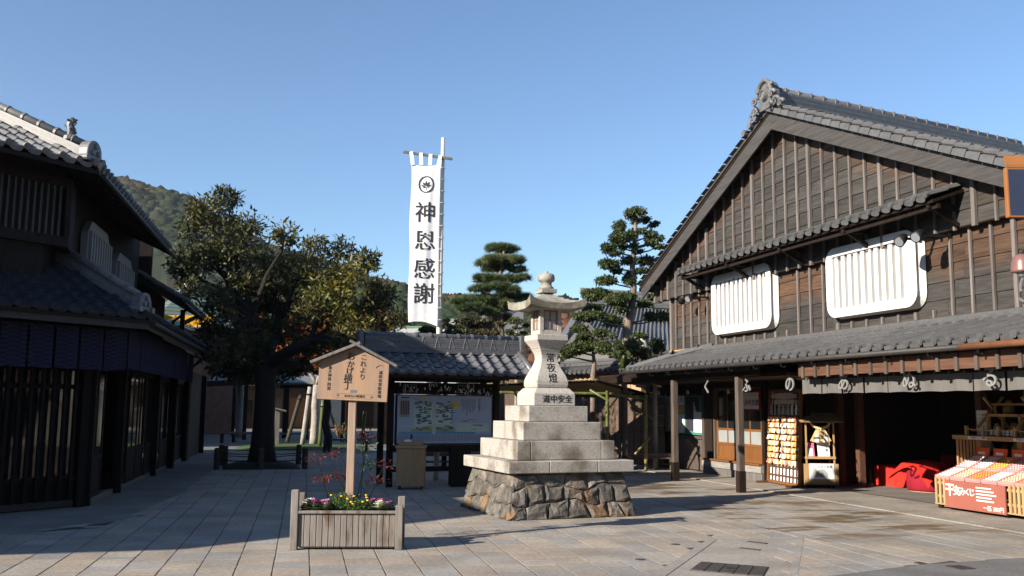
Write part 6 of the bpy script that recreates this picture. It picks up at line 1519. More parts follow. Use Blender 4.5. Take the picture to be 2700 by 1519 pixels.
pole(at(1555,1028,22.8), at(1606,1058,22.85), .03, BAMBOO); pole(at(1632,1044,23.3), at(1595,1088,22.85), .022, BAMBOO); pole(at(1650,1048,24.6), at(1702,1095,25.1), .025, BAMBOO); pole(at(1720,1105,25.3), at(1660,1062,25.0), .025, BAMBOO); pole(at(1712,1155,25.1), at(1675,1197,24.6), .03, BAMBOOY); pole(at(1352,1030,22.6), at(1322,1005,22.5), .025, BAMBOO)
BN = two('bench_wood', (.095,.068,.053), (.18,.14,.11), scale=3, stretch=XG, rnd=.15, rough=.8)
def bench(px, py, rz, L_, Wd, label):
    c = gnd(px, py); t = thing('wooden_bench', (c.x, c.y, 0), label, 'bench', rz, 'benches by the shelter')
    for k in range(4): MB().box(-L_/2, -Wd/2+k*Wd/4+.004, .40, L_/2, -Wd/2+(k+1)*Wd/4-.004, .44).build('seat_plank', BN, t, bevel=.004, seg=1)
    for sx in (-1, 1):
        for sy in (-1, 1): MB().box(sx*(L_/2-.12)-.035, sy*(Wd/2-.07)-.035, 0, sx*(L_/2-.12)+.035, sy*(Wd/2-.07)+.035, .396).build('leg', W_POST, t)
    for sy in (-1, 1): MB().box(-L_/2+.02, sy*(Wd/2-.03)-.015, .31, L_/2-.02, sy*(Wd/2-.03)+.015, .395).build('apron', W_POST, t)
    MB().box(-L_/2+.1,-.02,.12,L_/2-.1,.02,.17).build('stretcher', W_POST, t)
bench(1705, 1238, R(-22), 1.5, .8, 'weathered wooden bench in front of the board fence, nearest the porch')
bench(1560, 1225, R(-20), 1.6, .7, 'weathered wooden bench half hidden behind the stone lantern')
bench(1160, 1232, R(2), 1.5, .6, 'wooden bench in the shade under the map board')

# ================================================================ BACK YARD BEHIND THE OAK
PAV = placed('open_pavilion', tuple(gp(640,44)), 'open pavilion with dark posts and a low roof behind the oak trunk', 'pavilion')
for px, py in ((575,1135),(588,1141),(613,1150),(643,1160),(690,1158)):
    p = gnd(px, py); MB().box(p.x-.09,p.y-.09,0,p.x+.09,p.y+.09,2.7).build('post', W_DARK, PAV)
p0, p1 = at(545,1006,42), at(705,1000,42); bk = Vector((1.0,15,0)); up_ = Vector((0,0,1.0))
MB().prism([p0, p1, p1.lerp(p0,.3)+bk*.5+up_, p0.lerp(p1,.2)+bk*.5+up_], (0,0,-.12)).build('roof', TILE_D, PAV); MB().bar(p0+Vector((0,0,-.1)), p1+Vector((0,0,-.1)), .15,.25).build('beam', W_DARK, PAV)
MB().prism([p0.lerp(p1,.3)+Vector((0,.5,0)), p1+Vector((0,.5,0)), p1.lerp(p0,.35)+Vector((0,.5,.95))], (0,.2,0)).build('gable', W_STRIP, PAV)
# far shop row with a pink awning
FR = placed('far_shop_row', tuple(gp(720,64)), 'distant row of pale shopfronts at the end of the yard', 'shop')
a, b = gp(520,62), gp(1085,70)
MB().prism([(a.x,a.y,0),(b.x,b.y,0),(b.x,b.y,3.2),(a.x,a.y,3.2)], (0,.6,0)).build('wall', W_BROWN, FR); MB().prism([(a.x-1,a.y-1.4,3.0),(b.x+1,b.y-1.4,3.0),(b.x+1,b.y+3,4.4),(a.x-1,a.y+3,4.4)], (0,0,-.15)).build('roof', TILE_D, FR)
U = (b-a); W = U.length; U.normalize(); k = 0; s = .4
while s < W-1.5:
    w = random.choice([.9,1.4,1.8]); m = random.choice([PGREY, W_DARK, W_ORANGE, FROST, W_DARK, W_BROWN]); z1_ = random.choice([1.9,2.1]); p = a+U*s; q = a+U*(s+w)
    MB().prism([(p.x,p.y-.08,.1),(q.x,q.y-.08,.1),(q.x,q.y-.08,z1_),(p.x,p.y-.08,z1_)], (0,.05,0)).build('shopfront_panel', m, FR); s += w + random.uniform(.25,.7)
PK = plain('pink_awning_cloth', (.70,.12,.22), bump=.02)
p, q = at(596,1028,60), at(634,1030,60); AW = placed('pink_awning', tuple(p), 'pink cloth awning seen between the pavilion posts', 'awning'); vs = [p, q, q+Vector((.2,-.8,-.42)), p+Vector((.2,-.8,-.42))]
MB().prism(vs, (0,0,-.02)).build('cloth', PK, AW); MB().tube([p+Vector((.2,-.8,-.42)), q+Vector((.2,-.8,-.42))], .03, 6).build('rail', METALG, AW)
for e_ in (p, q): MB().tube([e_+Vector((.2,-.8,-.42)), Vector((e_.x+.2,e_.y-.8,0))], .03, 6).build('support', METALG, AW)
# pale trunked tree held by poles, bamboo props, little roofed post
def trunk_tree(px, py0, py1, depth, r_, m, label, lean=0):
    p = gp(px, depth); q = at(px+lean, py1, depth); t = placed('propped_tree', tuple(p), label, 'tree'); b = MB(); limb(b, p, q, r_, r_*.75, n=6, wob=.03)
    for k in range(3): limb(b, q, q+Vector((random.uniform(-.8,.8), random.uniform(-.5,.5), random.uniform(.7,1.3))), r_*.5, .03, n=4)
    b.build('trunk', m, t, smooth=True); leaves('crown', [tuple(q+Vector((random.uniform(-.8,.8),random.uniform(-.5,.5),1.2+random.uniform(-.3,.5)))) for _ in range(5)], [(.7,.6,.4)]*5, 900, .13, LEAF_D, t, int(px))
    return t, p, q
tA, pA, qA = trunk_tree(829, 1160, 1015, 37, .19, BARKG, 'thick pale trunked tree beside bamboo props behind the sign', 6)
tB, pB, qB = trunk_tree(633, 1150, 1000, 47, .20, BARKG, 'forked white barked tree between the pavilion posts', 4)
lb = MB(); limb(lb, at(632,1085,47), at(622,1010,47), .12, .09, n=4, wob=.02); lb.build('fork', BARKG, tB)
def prop(px0, py0, px1, py1, depth, r_, m, label):
    p = at(px0,py0,depth); q = at(px1,py1,depth); t = placed('prop_pole', tuple(q), label, 'pole', 'poles propping the pale tree'); n = 6; pts = [p.lerp(q,k/n) for k in range(n+1)]
    MB().tube(pts, [r_*(1+.06*(k % 2)) for k in range(n+1)], 8).build('pole', m, t, smooth=True); MB().tube([p.lerp(q,.12), p.lerp(q,.15)], r_*1.3, 8).build('binding', W_DARK, t)
prop(818,1020,797,1172,36,.09, BARKG, 'pale leaning pole left of the thick pale trunk')
prop(852,1055,842,1181,35.5,.07, BAMBOO, 'green bamboo pole right of the thick pale trunk')
prop(862,1060,893,1150,35.8,.06, BAMBOOY, 'yellow bamboo prop slanting down to the sign post')
prop(795,1035,757,1165,38,.08, POSTM, 'brown prop slanting down left of the pale pole')
prop(962,1085,956,1155,34,.06, BAMBOO, 'green bamboo pole right of the sign post')
prop(868,1060,862,1130,36.5,.05, BAMBOO, 'thin bamboo pole standing behind the slanting prop')
LPp = gp(729,36.5); t = placed('roofed_post', tuple(LPp), 'square wooden post with a tiny slanted roof right of the oak trunk', 'post'); MB().box(LPp.x-.12,LPp.y-.12,0,LPp.x+.12,LPp.y+.12,1.45).build('post', W_GREY, t); MB().prism([(LPp.x-.25,LPp.y-.3,1.50),(LPp.x+.35,LPp.y-.3,1.36),(LPp.x+.35,LPp.y+.3,1.36),(LPp.x-.25,LPp.y+.3,1.50)], (0,0,.06)).build('roof', W_GREY, t)
MOSS = leafy('moss_blade', (.03,.06,.012), (.06,.10,.02), (.10,.14,.03))
p = gp(800,36.5); mo = tag(MB().lathe([(2.6,-.02),(2.2,.06),(1.2,.12),(.3,.14)], 24, (p.x,p.y,0)).build('moss_bed', plain('moss', (.05,.08,.02), scale=12, rough=1)), 'low green moss bed round the propped tree', 'moss', kind='stuff')
for i, (px, py, L_) in enumerate(((775,1172,1.0),(815,1172,.8))):
    p = gnd(px, py); tag(MB().box(p.x-L_/2,p.y-.06,0,p.x+L_/2,p.y+.06,.10).build('edging_timber', W_PALE, None), 'pale timber edging the moss bed, the %s one' % ('left','right')[i], 'timber', 'timbers edging the moss bed')
for i, (px, dep) in enumerate(((630,40),(660,41),(760,40),(920,34))):
    c = gp(px, dep); t = thing('yard_bench', (c.x, c.y, 0), 'dark wooden bench in the back yard, %s' % ('left of the oak trunk','just left of the oak trunk','between the roofed post and the props','right of the sign post')[i], 'bench', R(-8), 'benches in the back yard')
    MB().box(-.8,-.25,.38,.8,.25,.44).build('seat', W_BROWN, t)
    for sx in (-.65,.65): MB().box(sx-.05,-.2,0,sx+.05,.2,.378).build('leg', W_DARK, t)
for i, (px, dep) in enumerate(((755,48),(808,46),(1003,33),(920,42))):
    c = gp(px, dep); tag(MB().box(c.x-.09,c.y-.09,0,c.x+.09,c.y+.09,2.8).build('yard_post', W_DARK), 'dark square post in the back yard, %s' % ('right of the oak trunk','behind the pale leaning pole','beside the left kiosk post','behind the notice board')[i], 'post', 'dark posts in the back yard')
YRD = placed('yard_pergola', tuple(gp(880,46)), 'long dark beam roof over the posts behind the notice board', 'pergola')
p, q = at(735,1018,47), at(1030,1012,40); MB().bar(p, q, .2,.25).build('beam', W_DARK, YRD); MB().prism([p+Vector((0,-.5,.15)), q+Vector((0,-.5,.15)), q+Vector((0,5,1.2)), p+Vector((0,5,1.2))], (0,0,-.1)).build('roof', TILE_D, YRD)
for t_ in (.07,.3,.62,.97): x = p.lerp(q,t_); MB().box(x.x-.08,x.y-.08,0,x.x+.08,x.y+.08,x.z).build('post', W_DARK, YRD)
ORD = ['first','second','third','fourth','fifth','sixth','seventh','eighth','ninth','tenth','eleventh','twelfth','thirteenth','fourteenth','fifteenth']
# ================================================================ GOODS IN FRONT OF THE SHOP
# lattice rack with charms
a = gnd(2026,1274); b = gnd(2108,1288); RK = placed('charm_rack', tuple(a), 'tall orange lattice rack hung with rows of small charms beside the doors', 'rack')
U = (b-a); W = U.length; U.normalize(); nn = Vector((-U.y, U.x, 0)); nn = nn if nn.x < 0 else -nn; lean = nn*(-.10)
HR = 2.02
def rk(u, z, o=0): return a + U*u + lean*(z/HR) + nn*o + Vector((0,0,z+.03))
for u in (0, W): MB().bar(rk(u,0), rk(u,HR), .06,.05,(0,0,1) if False else nn).build('stile', W_ORANGE, RK)
for z in (.03, HR): MB().bar(rk(0,z), rk(W,z), .05,.06).build('rail', W_ORANGE, RK)
for k in range(1, 9): MB().bar(rk(W*k/9,.03,-.01), rk(W*k/9,HR,-.01), .03,.015,nn).build('lattice_bar', W_STRIP, RK)
for k in range(1, 11): MB().bar(rk(0,HR*k/11,.005), rk(W,HR*k/11,.005), .015,.03).build('lattice_bar', W_STRIP, RK)
MB().prism([rk(.02,.05,-.035), rk(W-.02,.05,-.035), rk(W-.02,HR-.03,-.035), rk(.02,HR-.03,-.035)], -nn*.01).build('paper_back', PAPER, RK)
for u in (0.02, W-.02): MB().bar(a+U*u+nn*.3+Vector((0,0,.03)), a+U*u-nn*.35+Vector((0,0,.03)), .06,.06).build('foot', W_STRIP, RK)
CH = [plain('charm_gold', (.72,.42,.14), bump=0), plain('charm_red', (.72,.20,.14), bump=0), plain('charm_cream', (.80,.68,.50), bump=0), plain('charm_orange', (.80,.36,.10), bump=0)]
BELL = plain('white_charm_paper', (.82,.79,.74), bump=0)
rc = random.Random(3)
for r_ in range(8):
    zz = 1.40 - r_*.132
    MB().tube([rk(.03,zz+.055,.05), rk(W-.03,zz+.055,.05)], .007, 5).build('hanging_wire', METALD, RK)
    for k in range(15):
        if k == 6: continue
        u = .05 + (W-.1)*(k+.5)/15 + rc.uniform(-.01,.01); w = (W/15)*.40; t = rc.uniform(-.03,.03); hgt = rc.uniform(.085,.11)
        ci = rc.randrange(4); cname = ('gold','red','cream','orange')[ci]
        c = placed('lucky_charm', tuple(rk(u,zz,.06)), '%s charm packet on the lattice rack, %s row down, %s from the left' % (cname, ORD[r_], ORD[k if k < 6 else k-1]), 'charm', 'charms on the lattice rack')
        MB().prism([rk(u-w,zz+.05-hgt,.07+t), rk(u+w,zz+.05-hgt,.07+t), rk(u+w*.9,zz+.05,.06), rk(u-w*.9,zz+.05,.06)], -nn*.012).build('packet', CH[ci], c)
        MB().prism([rk(u-w*.7,zz+.02-hgt*.6,.078+t), rk(u+w*.2,zz+.02-hgt*.6,.078+t), rk(u+w*.2,zz+.03,.072), rk(u-w*.7,zz+.03,.072)], -nn*.002).build('slip', BELL if k % 2 else CH[ci], c)
for k in range(7):
    u = .12 + (W-.2)*k/6.3; MB().prism([rk(u-.035,1.50,.03), rk(u+.035,1.50,.03), rk(u+.035,1.70,.03), rk(u-.035,1.70,.03)], -nn*.006).build('tall_card', PGREY if k < 5 else PAPER, RK)
PLQ = plain('pinkish_plaque', (.50,.40,.34), bump=0)
MB().prism([rk(W*.5+math.cos(t*.52)*W*.42, 1.90+math.sin(t*.52)*.075, .04) for t in range(12)], -nn*.015).build('oval_plaque', PLQ, RK)
MB().prism([rk(W*.2,1.73,.04), rk(W*.85,1.73,.04), rk(W*.85,1.82,.04), rk(W*.2,1.82,.04)], -nn*.01).build('price_plaque', PLQ, RK)
# framed notice beside the rack
p = Vector((11.40, 19.45, 1.86)); NT = placed('framed_notice', (11.40,19.45,1.62), 'white framed notice with a red border left of the charm rack', 'sign')
MB().box(11.38,19.12,1.60,11.41,20.16,2.06).build('frame', CRIM, NT); MB().box(11.372,19.16,1.64,11.381,20.12,2.02).build('face', plain('notice_white', (.62,.58,.56), bump=0), NT)
text('お正月の支度', .155, NT, (11.370,19.60,1.78), (R(90),0,R(-90)), PBLK, ext=.001, off=.02); 
for k in range(4): MB().box(11.368,19.25+k*.1,1.95,11.372,19.31+k*.1,1.98).build('print_line', PGREY, NT)
MB().tube([(11.4,19.3,2.06),(11.42,19.3,2.3)], .006, 4).build('cord', METALD, NT); MB().tube([(11.4,19.95,2.06),(11.42,19.95,2.3)], .006, 4).build('cord', METALD, NT)
# wheeled cart with the straw rope ornament
c = gnd(2178,1290); ang = R(-14.5); SCL = (.70,.80,.83)
CT = thing('display_cart', (c.x, c.y+.25, 0), 'pale wooden cart on castors with a straw rope ornament under its little roof', 'cart', ang)
CT.scale = SCL; cw = .52; F_ = -.24
MB().box(-cw,F_,.10,cw,-F_,.14).build('floor', W_PALEY, CT)
for k in range(8): w = 2*cw/8; MB().box(-cw+k*w+.004,F_,.10,-cw+(k+1)*w-.004,F_+.02,.62).build('front_board', W_PALE, CT)
for sx in (-1,1):
    for k in range(3): MB().box(min(sx*cw,sx*(cw-.02)), F_+.022+k*.152, .10, max(sx*cw,sx*(cw-.02)), F_+.17+k*.152, .62).build('side_board', W_PALE, CT)
MB().box(-cw,-F_-.02,.10,cw,-F_,.62).build('back_board', W_PALE, CT)
for sx in (-1,1):
    for sy in (F_+.06,-F_-.06): MB().box(sx*(cw-.10)-.02,sy-.02,.14,sx*(cw-.10)+.02,sy+.02,1.68 if sy < 0 else 1.80).build('upright', W_PALE, CT)
MB().box(-cw+.06,F_+.02,.74,cw-.06,-F_-.02,.80).build('shelf', W_PALEY, CT, bevel=.004)
for k in range(5):
    y0 = -.40+k*.16; z = lambda y: 1.66 + .22*(y+.4)/.8
    MB().prism([(-cw-.13,y0,z(y0)),(cw+.13,y0,z(y0)),(cw+.13,y0+.155,z(y0+.155)),(-cw-.13,y0+.155,z(y0+.155))], (0,0,.02)).build('roof_board', W_PALEY, CT)
for sx in (-.4,.0,.4): MB().bar((sx,-.41,1.69),(sx,.40,1.91),.03,.02).build('roof_batten', W_PALEY, CT)
MB().box(-cw+.14,F_-.012,.24,cw-.14,F_-.003,.63).build('picture_card', PAPER, CT)
for i, chx in enumerate('こころのしめ縄'): text(chx, .088, CT, (-.27+i*.092, F_-.014, .545), (R(90),0,0), PBLK, ext=.001)
MB().prism([(.20*math.cos(math.pi*t/10), F_-.0145, .30+.19*math.sin(math.pi*t/10)) for t in range(11)][::-1] + [(-.07,F_-.0145,.30),(-.05,F_-.0145,.40),(.05,F_-.0145,.40),(.07,F_-.0145,.30)], (0,.002,0)).build('printed_picture', PGREY, CT)
MB().box(-.46,F_-.01,.145,.46,F_-.001,.17).build('trim', W_PALEY, CT)
for sx in (-1,1):
    for sy in (-1,1): MB().tube([(sx*(cw-.15)-.02,sy*.17,.05),(sx*(cw-.15)+.02,sy*.17,.05)], .05, 12).build('castor', METALD, CT); 
ROPE = two('straw', (.58,.44,.20), (.72,.58,.32), scale=8, stretch=(1,1,1), rough=.9)
cwm = Matrix.Translation((c.x,c.y+.25,0)) @ Matrix.Rotation(ang,4,'Z') @ Matrix.Diagonal((*SCL,1))
ro = thing('straw_rope_ornament', tuple(cwm @ Vector((0,F_,1.2))), 'twisted straw rope ornament with white paper strips hung in the cart', 'ornament', ang); ro.scale = SCL
for sg in (0, math.pi):
    pts = [(x, .02*math.cos(x*40+sg), (1.66 - .16*math.cos(x/.32*1.45)) - 1.2 + .02*math.sin(x*40+sg)) for x in np.linspace(-.32,.32,33)]
    MB().tube(pts, [.012+.022*math.exp(-(x/.18)**2) for x in np.linspace(-.32,.32,33)], 7).build('rope_strand', ROPE, ro, smooth=True)
for k in range(26):
    t = k/25-.5; x0 = t*.26; x1 = t*.62; MB().bar((x0,-.01,.27),(x1,-.015+.01*(k % 2),-.06+.10*abs(t)**2*2),.028,.010,(0,1,0)).build('straw_tuft', ROPE, ro)
for x in (-.13,.13): MB().prism([(x-.05,-.035,.16),(x+.05,-.035,.16),(x+.08,-.035,-.04),(x-.06,-.035,-.04)], (0,.004,0)).build('paper_strip', PAPER, ro)
MB().box(-.055,-.045,.06,.055,-.035,.24).build('wooden_tag', W_PALE, ro)
for i, (x0, x1, z1_, m, lab) in enumerate(((-.42,-.16,1.14,plain('pink_card',(.72,.16,.30),bump=0),'pink and white boxed card leaning on the cart shelf, left'),(-.06,.30,1.24,PAPER,'white card with brush writing standing on the cart shelf, right'))):
    t = thing('shelf_card', tuple(cwm @ Vector((0,F_+.1,.80))), lab, 'card', ang, 'cards on the cart shelf'); t.scale = SCL
    MB().prism([(x0,-.03,.005),(x1,-.03,.005),(x1,.05,z1_-.80),(x0,.05,z1_-.80)], (0,.015,0)).build('card', m, t)
    if i == 0: MB().prism([(x0+.01,-.034,.008),(x1-.05,-.034,.008),(x1-.05,.005,.20),(x0+.01,.005,.20)], (0,.003,0)).build('white_box', PAPER, t)
    else:
        for k, chx in enumerate('しめ縄'): text(chx, .075, t, (.20, .012+.0*k-.0+(.30-k*.075-.30)*.18-.0, .33-k*.085), (R(80),0,0), PBLK, ext=.001)
        for k in range(3): MB().box(-.02+k*.07,-.025,.06,.0+k*.07,.02,.08).build('print_line', PGREY, t)
# low wooden box behind the cart
a = gnd(2225,1276); t = thing('low_crate', (a.x+.55, a.y+.45, 0), 'low dark wooden crate behind the cart', 'crate', R(5))
for k in range(3): MB().box(-.5,-.35,.04+k*.16,.5,-.32,.19+k*.16).build('slat', W_BROWN, t)
MB().box(-.5,.32,.04,.5,.35,.51).build('back', W_BROWN, t); MB().box(-.5,-.32,.04,-.47,.32,.51).build('end', W_BROWN, t); MB().box(.47,-.32,.04,.5,.32,.51).build('end', W_BROWN, t); MB().box(-.46,-.31,.04,.46,.31,.08).build('bottom', W_BROWN, t)
# red cloths
def drape(name, cx, cy, lx, ly, h, m, label, rz=0, wav=.03):
    t = thing(name, (cx, cy, 0), label, 'table', rz); n = 40; vs = []
    per = [(-lx/2,-ly/2),(lx/2,-ly/2),(lx/2,ly/2),(-lx/2,ly/2)]
    ring = []
    for k in range(n):
        u = k/n*4; i = int(u); f_ = u-i; p, q = per[i], per[(i+1)%4]; ring.append((p[0]+(q[0]-p[0])*f_, p[1]+(q[1]-p[1])*f_))
    rowz = [h, h-.02, h*.6, h*.25, .015]
    for r_, z in enumerate(rowz):
        for k, (x, y) in enumerate(ring):
            s = 1 + (0 if r_ == 0 else .02 + .05*r_/4) + (wav*math.sin(k*1.9)*r_/4 if r_ > 1 else 0); vs.append((x*s, y*s, z))
    fs = [tuple(range(n))] + [(r_*n+k, (r_+1)*n+k, (r_+1)*n+(k+1)%n, r_*n+(k+1)%n) for r_ in range(4) for k in range(n)]
    MB().add(vs, fs).build('cloth', m, t, smooth=False); MB().box(-lx/2+.03,-ly/2+.03,h-.04,lx/2-.03,ly/2-.03,h-.004).build('table_top', W_BROWN, t)
    for sx in (-1,1):
        for sy in (-1,1): MB().box(sx*(lx/2-.1)-.02,sy*(ly/2-.1)-.02,0,sx*(lx/2-.1)+.02,sy*(ly/2-.1)+.02,h-.045).build('leg', W_DARK, t)
    return t
drape('cloth_table', 14.75, 15.2, .5, 3.6, .70, CRIM, 'long table under a dark red cloth inside the shop opening')
drape('cloth_table', 14.1, 17.65, .95, .85, .45, RED, 'low table under a bright red cloth at the shop threshold', R(10), .05)
c = Vector((13.62, 16.4, 0)); drum = thing('round_seat', (c.x, c.y, 0), 'low round seat wrapped in crimson cloth beside the fortune stand', 'seat')
MB().lathe([(.40,.03),(.42,.06),(.43,.25),(.41,.42),(.36,.45)], 24).build('cloth', CRIM, drum, smooth=True); MB().lathe([(.38,.0),(.38,.03)], 20).build('base', W_PALE, drum)
cl = thing('draped_cloth', (c.x-.05, c.y+.05, .46), 'bright red cloth thrown over the round seat', 'cloth'); n = 26; vs = []
for i in range(n+1):
    for j in range(n+1):
        u, v = i/n*2-1, j/n*2-1; r_ = math.hypot(u,v); vs.append((u*.46+.02*math.sin(v*6), v*.62+.02*math.sin(u*7), .16*(1-min(1,r_*.7)**2) - .9*max(0,math.hypot(u*.46,v*.62)-.41) + .018*math.sin(u*9+v*4)))
MB().add(vs, [(i*(n+1)+j,(i+1)*(n+1)+j,(i+1)*(n+1)+j+1,i*(n+1)+j+1) for i in range(n) for j in range(n)]).build('cloth', RED, cl, smooth=True)

# fortune stand: slatted bins, sloping trays of round fortunes, shelf with a model house frame
SX, SYL, SYR = 11.42, 13.62, 11.55        # front plane, left and right ends
ST = placed('fortune_stand', (11.9, 12.5, 0), 'pale wooden stand with sloping trays of small round fortunes and a brown panel', 'stand')
SPAN = SYL - SYR
def sbox(x0, u0, z0, x1, u1, z1, nm, m, par=None, **k): return MB().box(SX+x0, SYL-u1, z0, SX+x1, SYL-u0, z1).build(nm, m, par or ST, **k)
for u in [.02+.095*k for k in range(3)] + [1.62+.085*k for k in range(6)]: sbox(-.005,u,.10,.02,u+.045,.52,'slat',W_PALE)
for z in (.20,.42): sbox(.02,0,z,.035,SPAN,z+.04,'rail',W_PALEY)
for k in range(9): 
    x = .06+k*.1; MB().box(SX+x, SYL-.012, .10, SX+x+.05, SYL+.01, .52).build('slat', W_PALE, ST); MB().box(SX+x, SYR-.01, .10, SX+x+.05, SYR+.012, .52).build('slat', W_PALE, ST)
sbox(.0,0,.08,.95,SPAN,.10,'floor',W_PALEY)
BRN = plain('brown_panel', (.26,.085,.06), bump=0); sbox(-.03,.28,.06,-.008,1.58,.50,'name_panel',BRN)
LETW = plain('white_lettering', (.80,.76,.72), bump=0)
for i, chx in enumerate('干支みくじ'): text(chx, [.22,.17,.14,.12,.13][i], ST, (SX-.032, SYL-(.40+[0,.155,.285,.395,.49][i]), .335), (R(90),0,R(-90)), LETW, ext=.001, off=.035)
text('一匹 300円', .09, ST, (SX-.032, SYL-1.33, .12), (R(90),0,R(-90)), LETW, ext=.001)
for k in range(5): sbox(-.034,.98,.42-k*.05,-.031,1.30+.05*(k % 3),.44-k*.05,'print_line',LETW)
# trays
PINKT = plain('pink_tray', (.50,.22,.21), bump=0)
BALL = [plain('fortune_white', (.80,.74,.72), bump=0), plain('fortune_orange', (.78,.24,.05), bump=0), plain('fortune_gold', (.80,.45,.06), bump=0), plain('fortune_pink', (.78,.42,.46), bump=0), plain('fortune_green', (.22,.42,.20), bump=0), plain('fortune_peach', (.80,.52,.34), bump=0)]
Vb = MB(); 
def balls(o, du, dv, nu, nv, rad):
    b = MB(); oct_ = []
    for i in range(nu):
        for j in range(nv):
            c = o + du*((i+.5)/nu) + dv*((j+.5)/nv); b.lathe([(rad*.5,-rad*.1),(rad*.95,rad*.3),(rad*.8,rad*.8),(rad*.3,rad*1.1)], 6, c)
    return b
trays = []
for row, (x0, z0, x1, z1, cols) in enumerate(((.02,.53,.42,.66,[0,5,1,0,5,1]), (.46,.68,.84,.86,[0,0,2,3,4,3]))):
    n = 6; w = SPAN/n
    for k in range(n):
        o = Vector((SX+x0, SYL-k*w-.012, z0)); du = Vector((0,-(w-.024),0)); dv = Vector((x1-x0,0,z1-z0))
        t = placed('fortune_tray', tuple(o), 'tray of %s round fortunes on the stand, %s in the %s row' % (['white','orange','golden','pink','green','peach coloured'][cols[k]], ORD[k], ('front','back')[row]), 'tray', 'trays on the fortune stand')
        MB().prism([o, o+du, o+du+dv, o+dv], (0,0,-.03)).build('tray_board', PINKT, t)
        for e0, e1 in ((o, o+dv), (o+du, o+du+dv), (o, o+du), (o+dv, o+du+dv)): MB().bar(e0+Vector((0,0,.012)), e1+Vector((0,0,.012)), .012,.04).build('tray_edge', PINKT, t)
        tag(balls(o+Vector((0,0,.004)), du, dv, 6, 7, .022).build('fortunes', BALL[cols[k]], t), kind='stuff')
SGR = plain('orange_red_card', (.78,.13,.03), bump=0)
for k in range(5):
    u = .02+k*SPAN/5.2; t = placed('price_card', (SX+.87, SYL-u, .88), 'small orange card behind the fortune trays, %s from the left' % ORD[k], 'card', 'orange cards behind the trays')
    MB().prism([(SX+.86,SYL-u,.87),(SX+.86,SYL-u-.30,.87),(SX+.89,SYL-u-.30,1.02),(SX+.89,SYL-u,1.02)], (.006,0,0)).build('card', SGR, t)
    MB().prism([(SX+.864,SYL-u-.06,.91),(SX+.864,SYL-u-.22,.91),(SX+.873,SYL-u-.22,.955),(SX+.873,SYL-u-.06,.955)], (-.004,0,0)).build('print_line', LETW, t)
# upright posts and upper shelf
sbox(.90,0,.10,1.10,.10,1.16,'end_panel',W_PALE); 
for k in range(6): sbox(.50+k*.07,-.012,.68,.53+k*.07,.012,1.16,'slat',W_PALE)
sbox(.96,SPAN-.1,.10,1.04,SPAN,1.16,'end_panel',W_PALE); sbox(.95,.85,.1,1.05,.97,1.16,'shelf_post',W_PALE)
sbox(.46,-.06,1.165,1.12,SPAN+.1,1.235,'shelf',W_PALEY,bevel=.006)
for u in (.32,1.30): 
    sbox(.452,u,1.175,.459,u+.42,1.225,'price_strip',PAPER); text('干支みくじ', .045, ST, (SX+.450, SYL-u-.17, 1.20), (R(90),0,R(-90)), CRIM, ext=.001); text('300円', .04, ST, (SX+.450, SYL-u-.36, 1.20), (R(90),0,R(-90)), PBLK, ext=.001)
# model house frame of poles on the shelf
FM = placed('model_house_frame', (SX+.7, 12.6, 1.24), 'small shrine-like house frame of pale sticks on the stand shelf', 'model')
def stick(p, q, w=.035): MB().bar((SX+p[0],SYL-p[1],p[2]), (SX+q[0],SYL-q[1],q[2]), w, w).build('stick', W_PALE, FM)
for x in (.62,.92):
    for u in (.62,1.30): stick((x,u,1.24),(x,u,1.58),.05)
    stick((x,.5,1.58),(x,1.42,1.58),.045)
for u in (.55,1.36):
    stick((.45,u-.0,1.36),(.98,u+.02,1.88)); stick((1.10,u,1.36),(.58,u+.03,1.88))
stick((.77,.5,1.76),(.77,1.42,1.76)); 
for u in (.62,1.30): stick((.77,u,1.58),(.77,u,1.76),.03); stick((.55,u,1.58),(1.0,u,1.58),.03)
for u in (.25,.62,.95,1.30,1.62): stick((.50,u,1.24),(.50,u,1.40),.045)
for u0_, u1_ in ((.25,.62),(.62,.95),(.95,1.30),(1.30,1.62)): MB().tube([(SX+.50,SYL-(u0_+(u1_-u0_)*k/5),1.36-.03*math.sin(math.pi*k/5)) for k in range(6)], .007, 5).build('rope', ROPE, FM)
for i, (u, w, h, m, lab) in enumerate(((.16,.24,.42,PAPER,'white printed card at the left end of the stand shelf'),(.95,.42,.85,plain('pale_green_card',(.55,.62,.60),bump=0),'tall pale card behind the model frame'),(1.72,.2,.36,PAPER,'white printed card right of the model frame'))):
    t = placed('upright_card', (SX+1.0, SYL-u, 1.24), lab, 'card', 'cards on the stand shelf'); x = SX+(.80 if i != 1 else 1.06)
    MB().box(x,SYL-u-w,1.237,x+.01,SYL-u,1.237+h).build('card', m, t)
    for k in range(4): MB().box(x-.003,SYL-u-w*.85,1.237+h*(.85-.15*k)-.012,x-.0005,SYL-u-w*(.15+.1*(k % 2)),1.237+h*(.85-.15*k)).build('print_line', PGREY, t)
for i in range(7):
    u = .70+.085*i; p = (SX+.60, SYL-u, 1.238); t = placed('zodiac_figure', p, 'tiny white and red animal figure inside the model frame, %s from the left' % ORD[i], 'figurine', 'figures in the model frame')
    MB().lathe([(.022,0),(.032,.03),(.022,.06),(.026,.075),(.018,.10),(.004,.11)], 8, p).build('body', BALL[0], t, smooth=True); MB().lathe([(.034,0),(.034,.012)], 8, p).build('cushion', RED, t)
for u in (.05,.5,.9,1.5,1.95):
    for x in (.08,.9): p = (SX+x, SYL-u, .05); MB().tube([(p[0]-.02,p[1],p[2]),(p[0]+.02,p[1],p[2])], .05, 12).build('castor', METALD, ST)
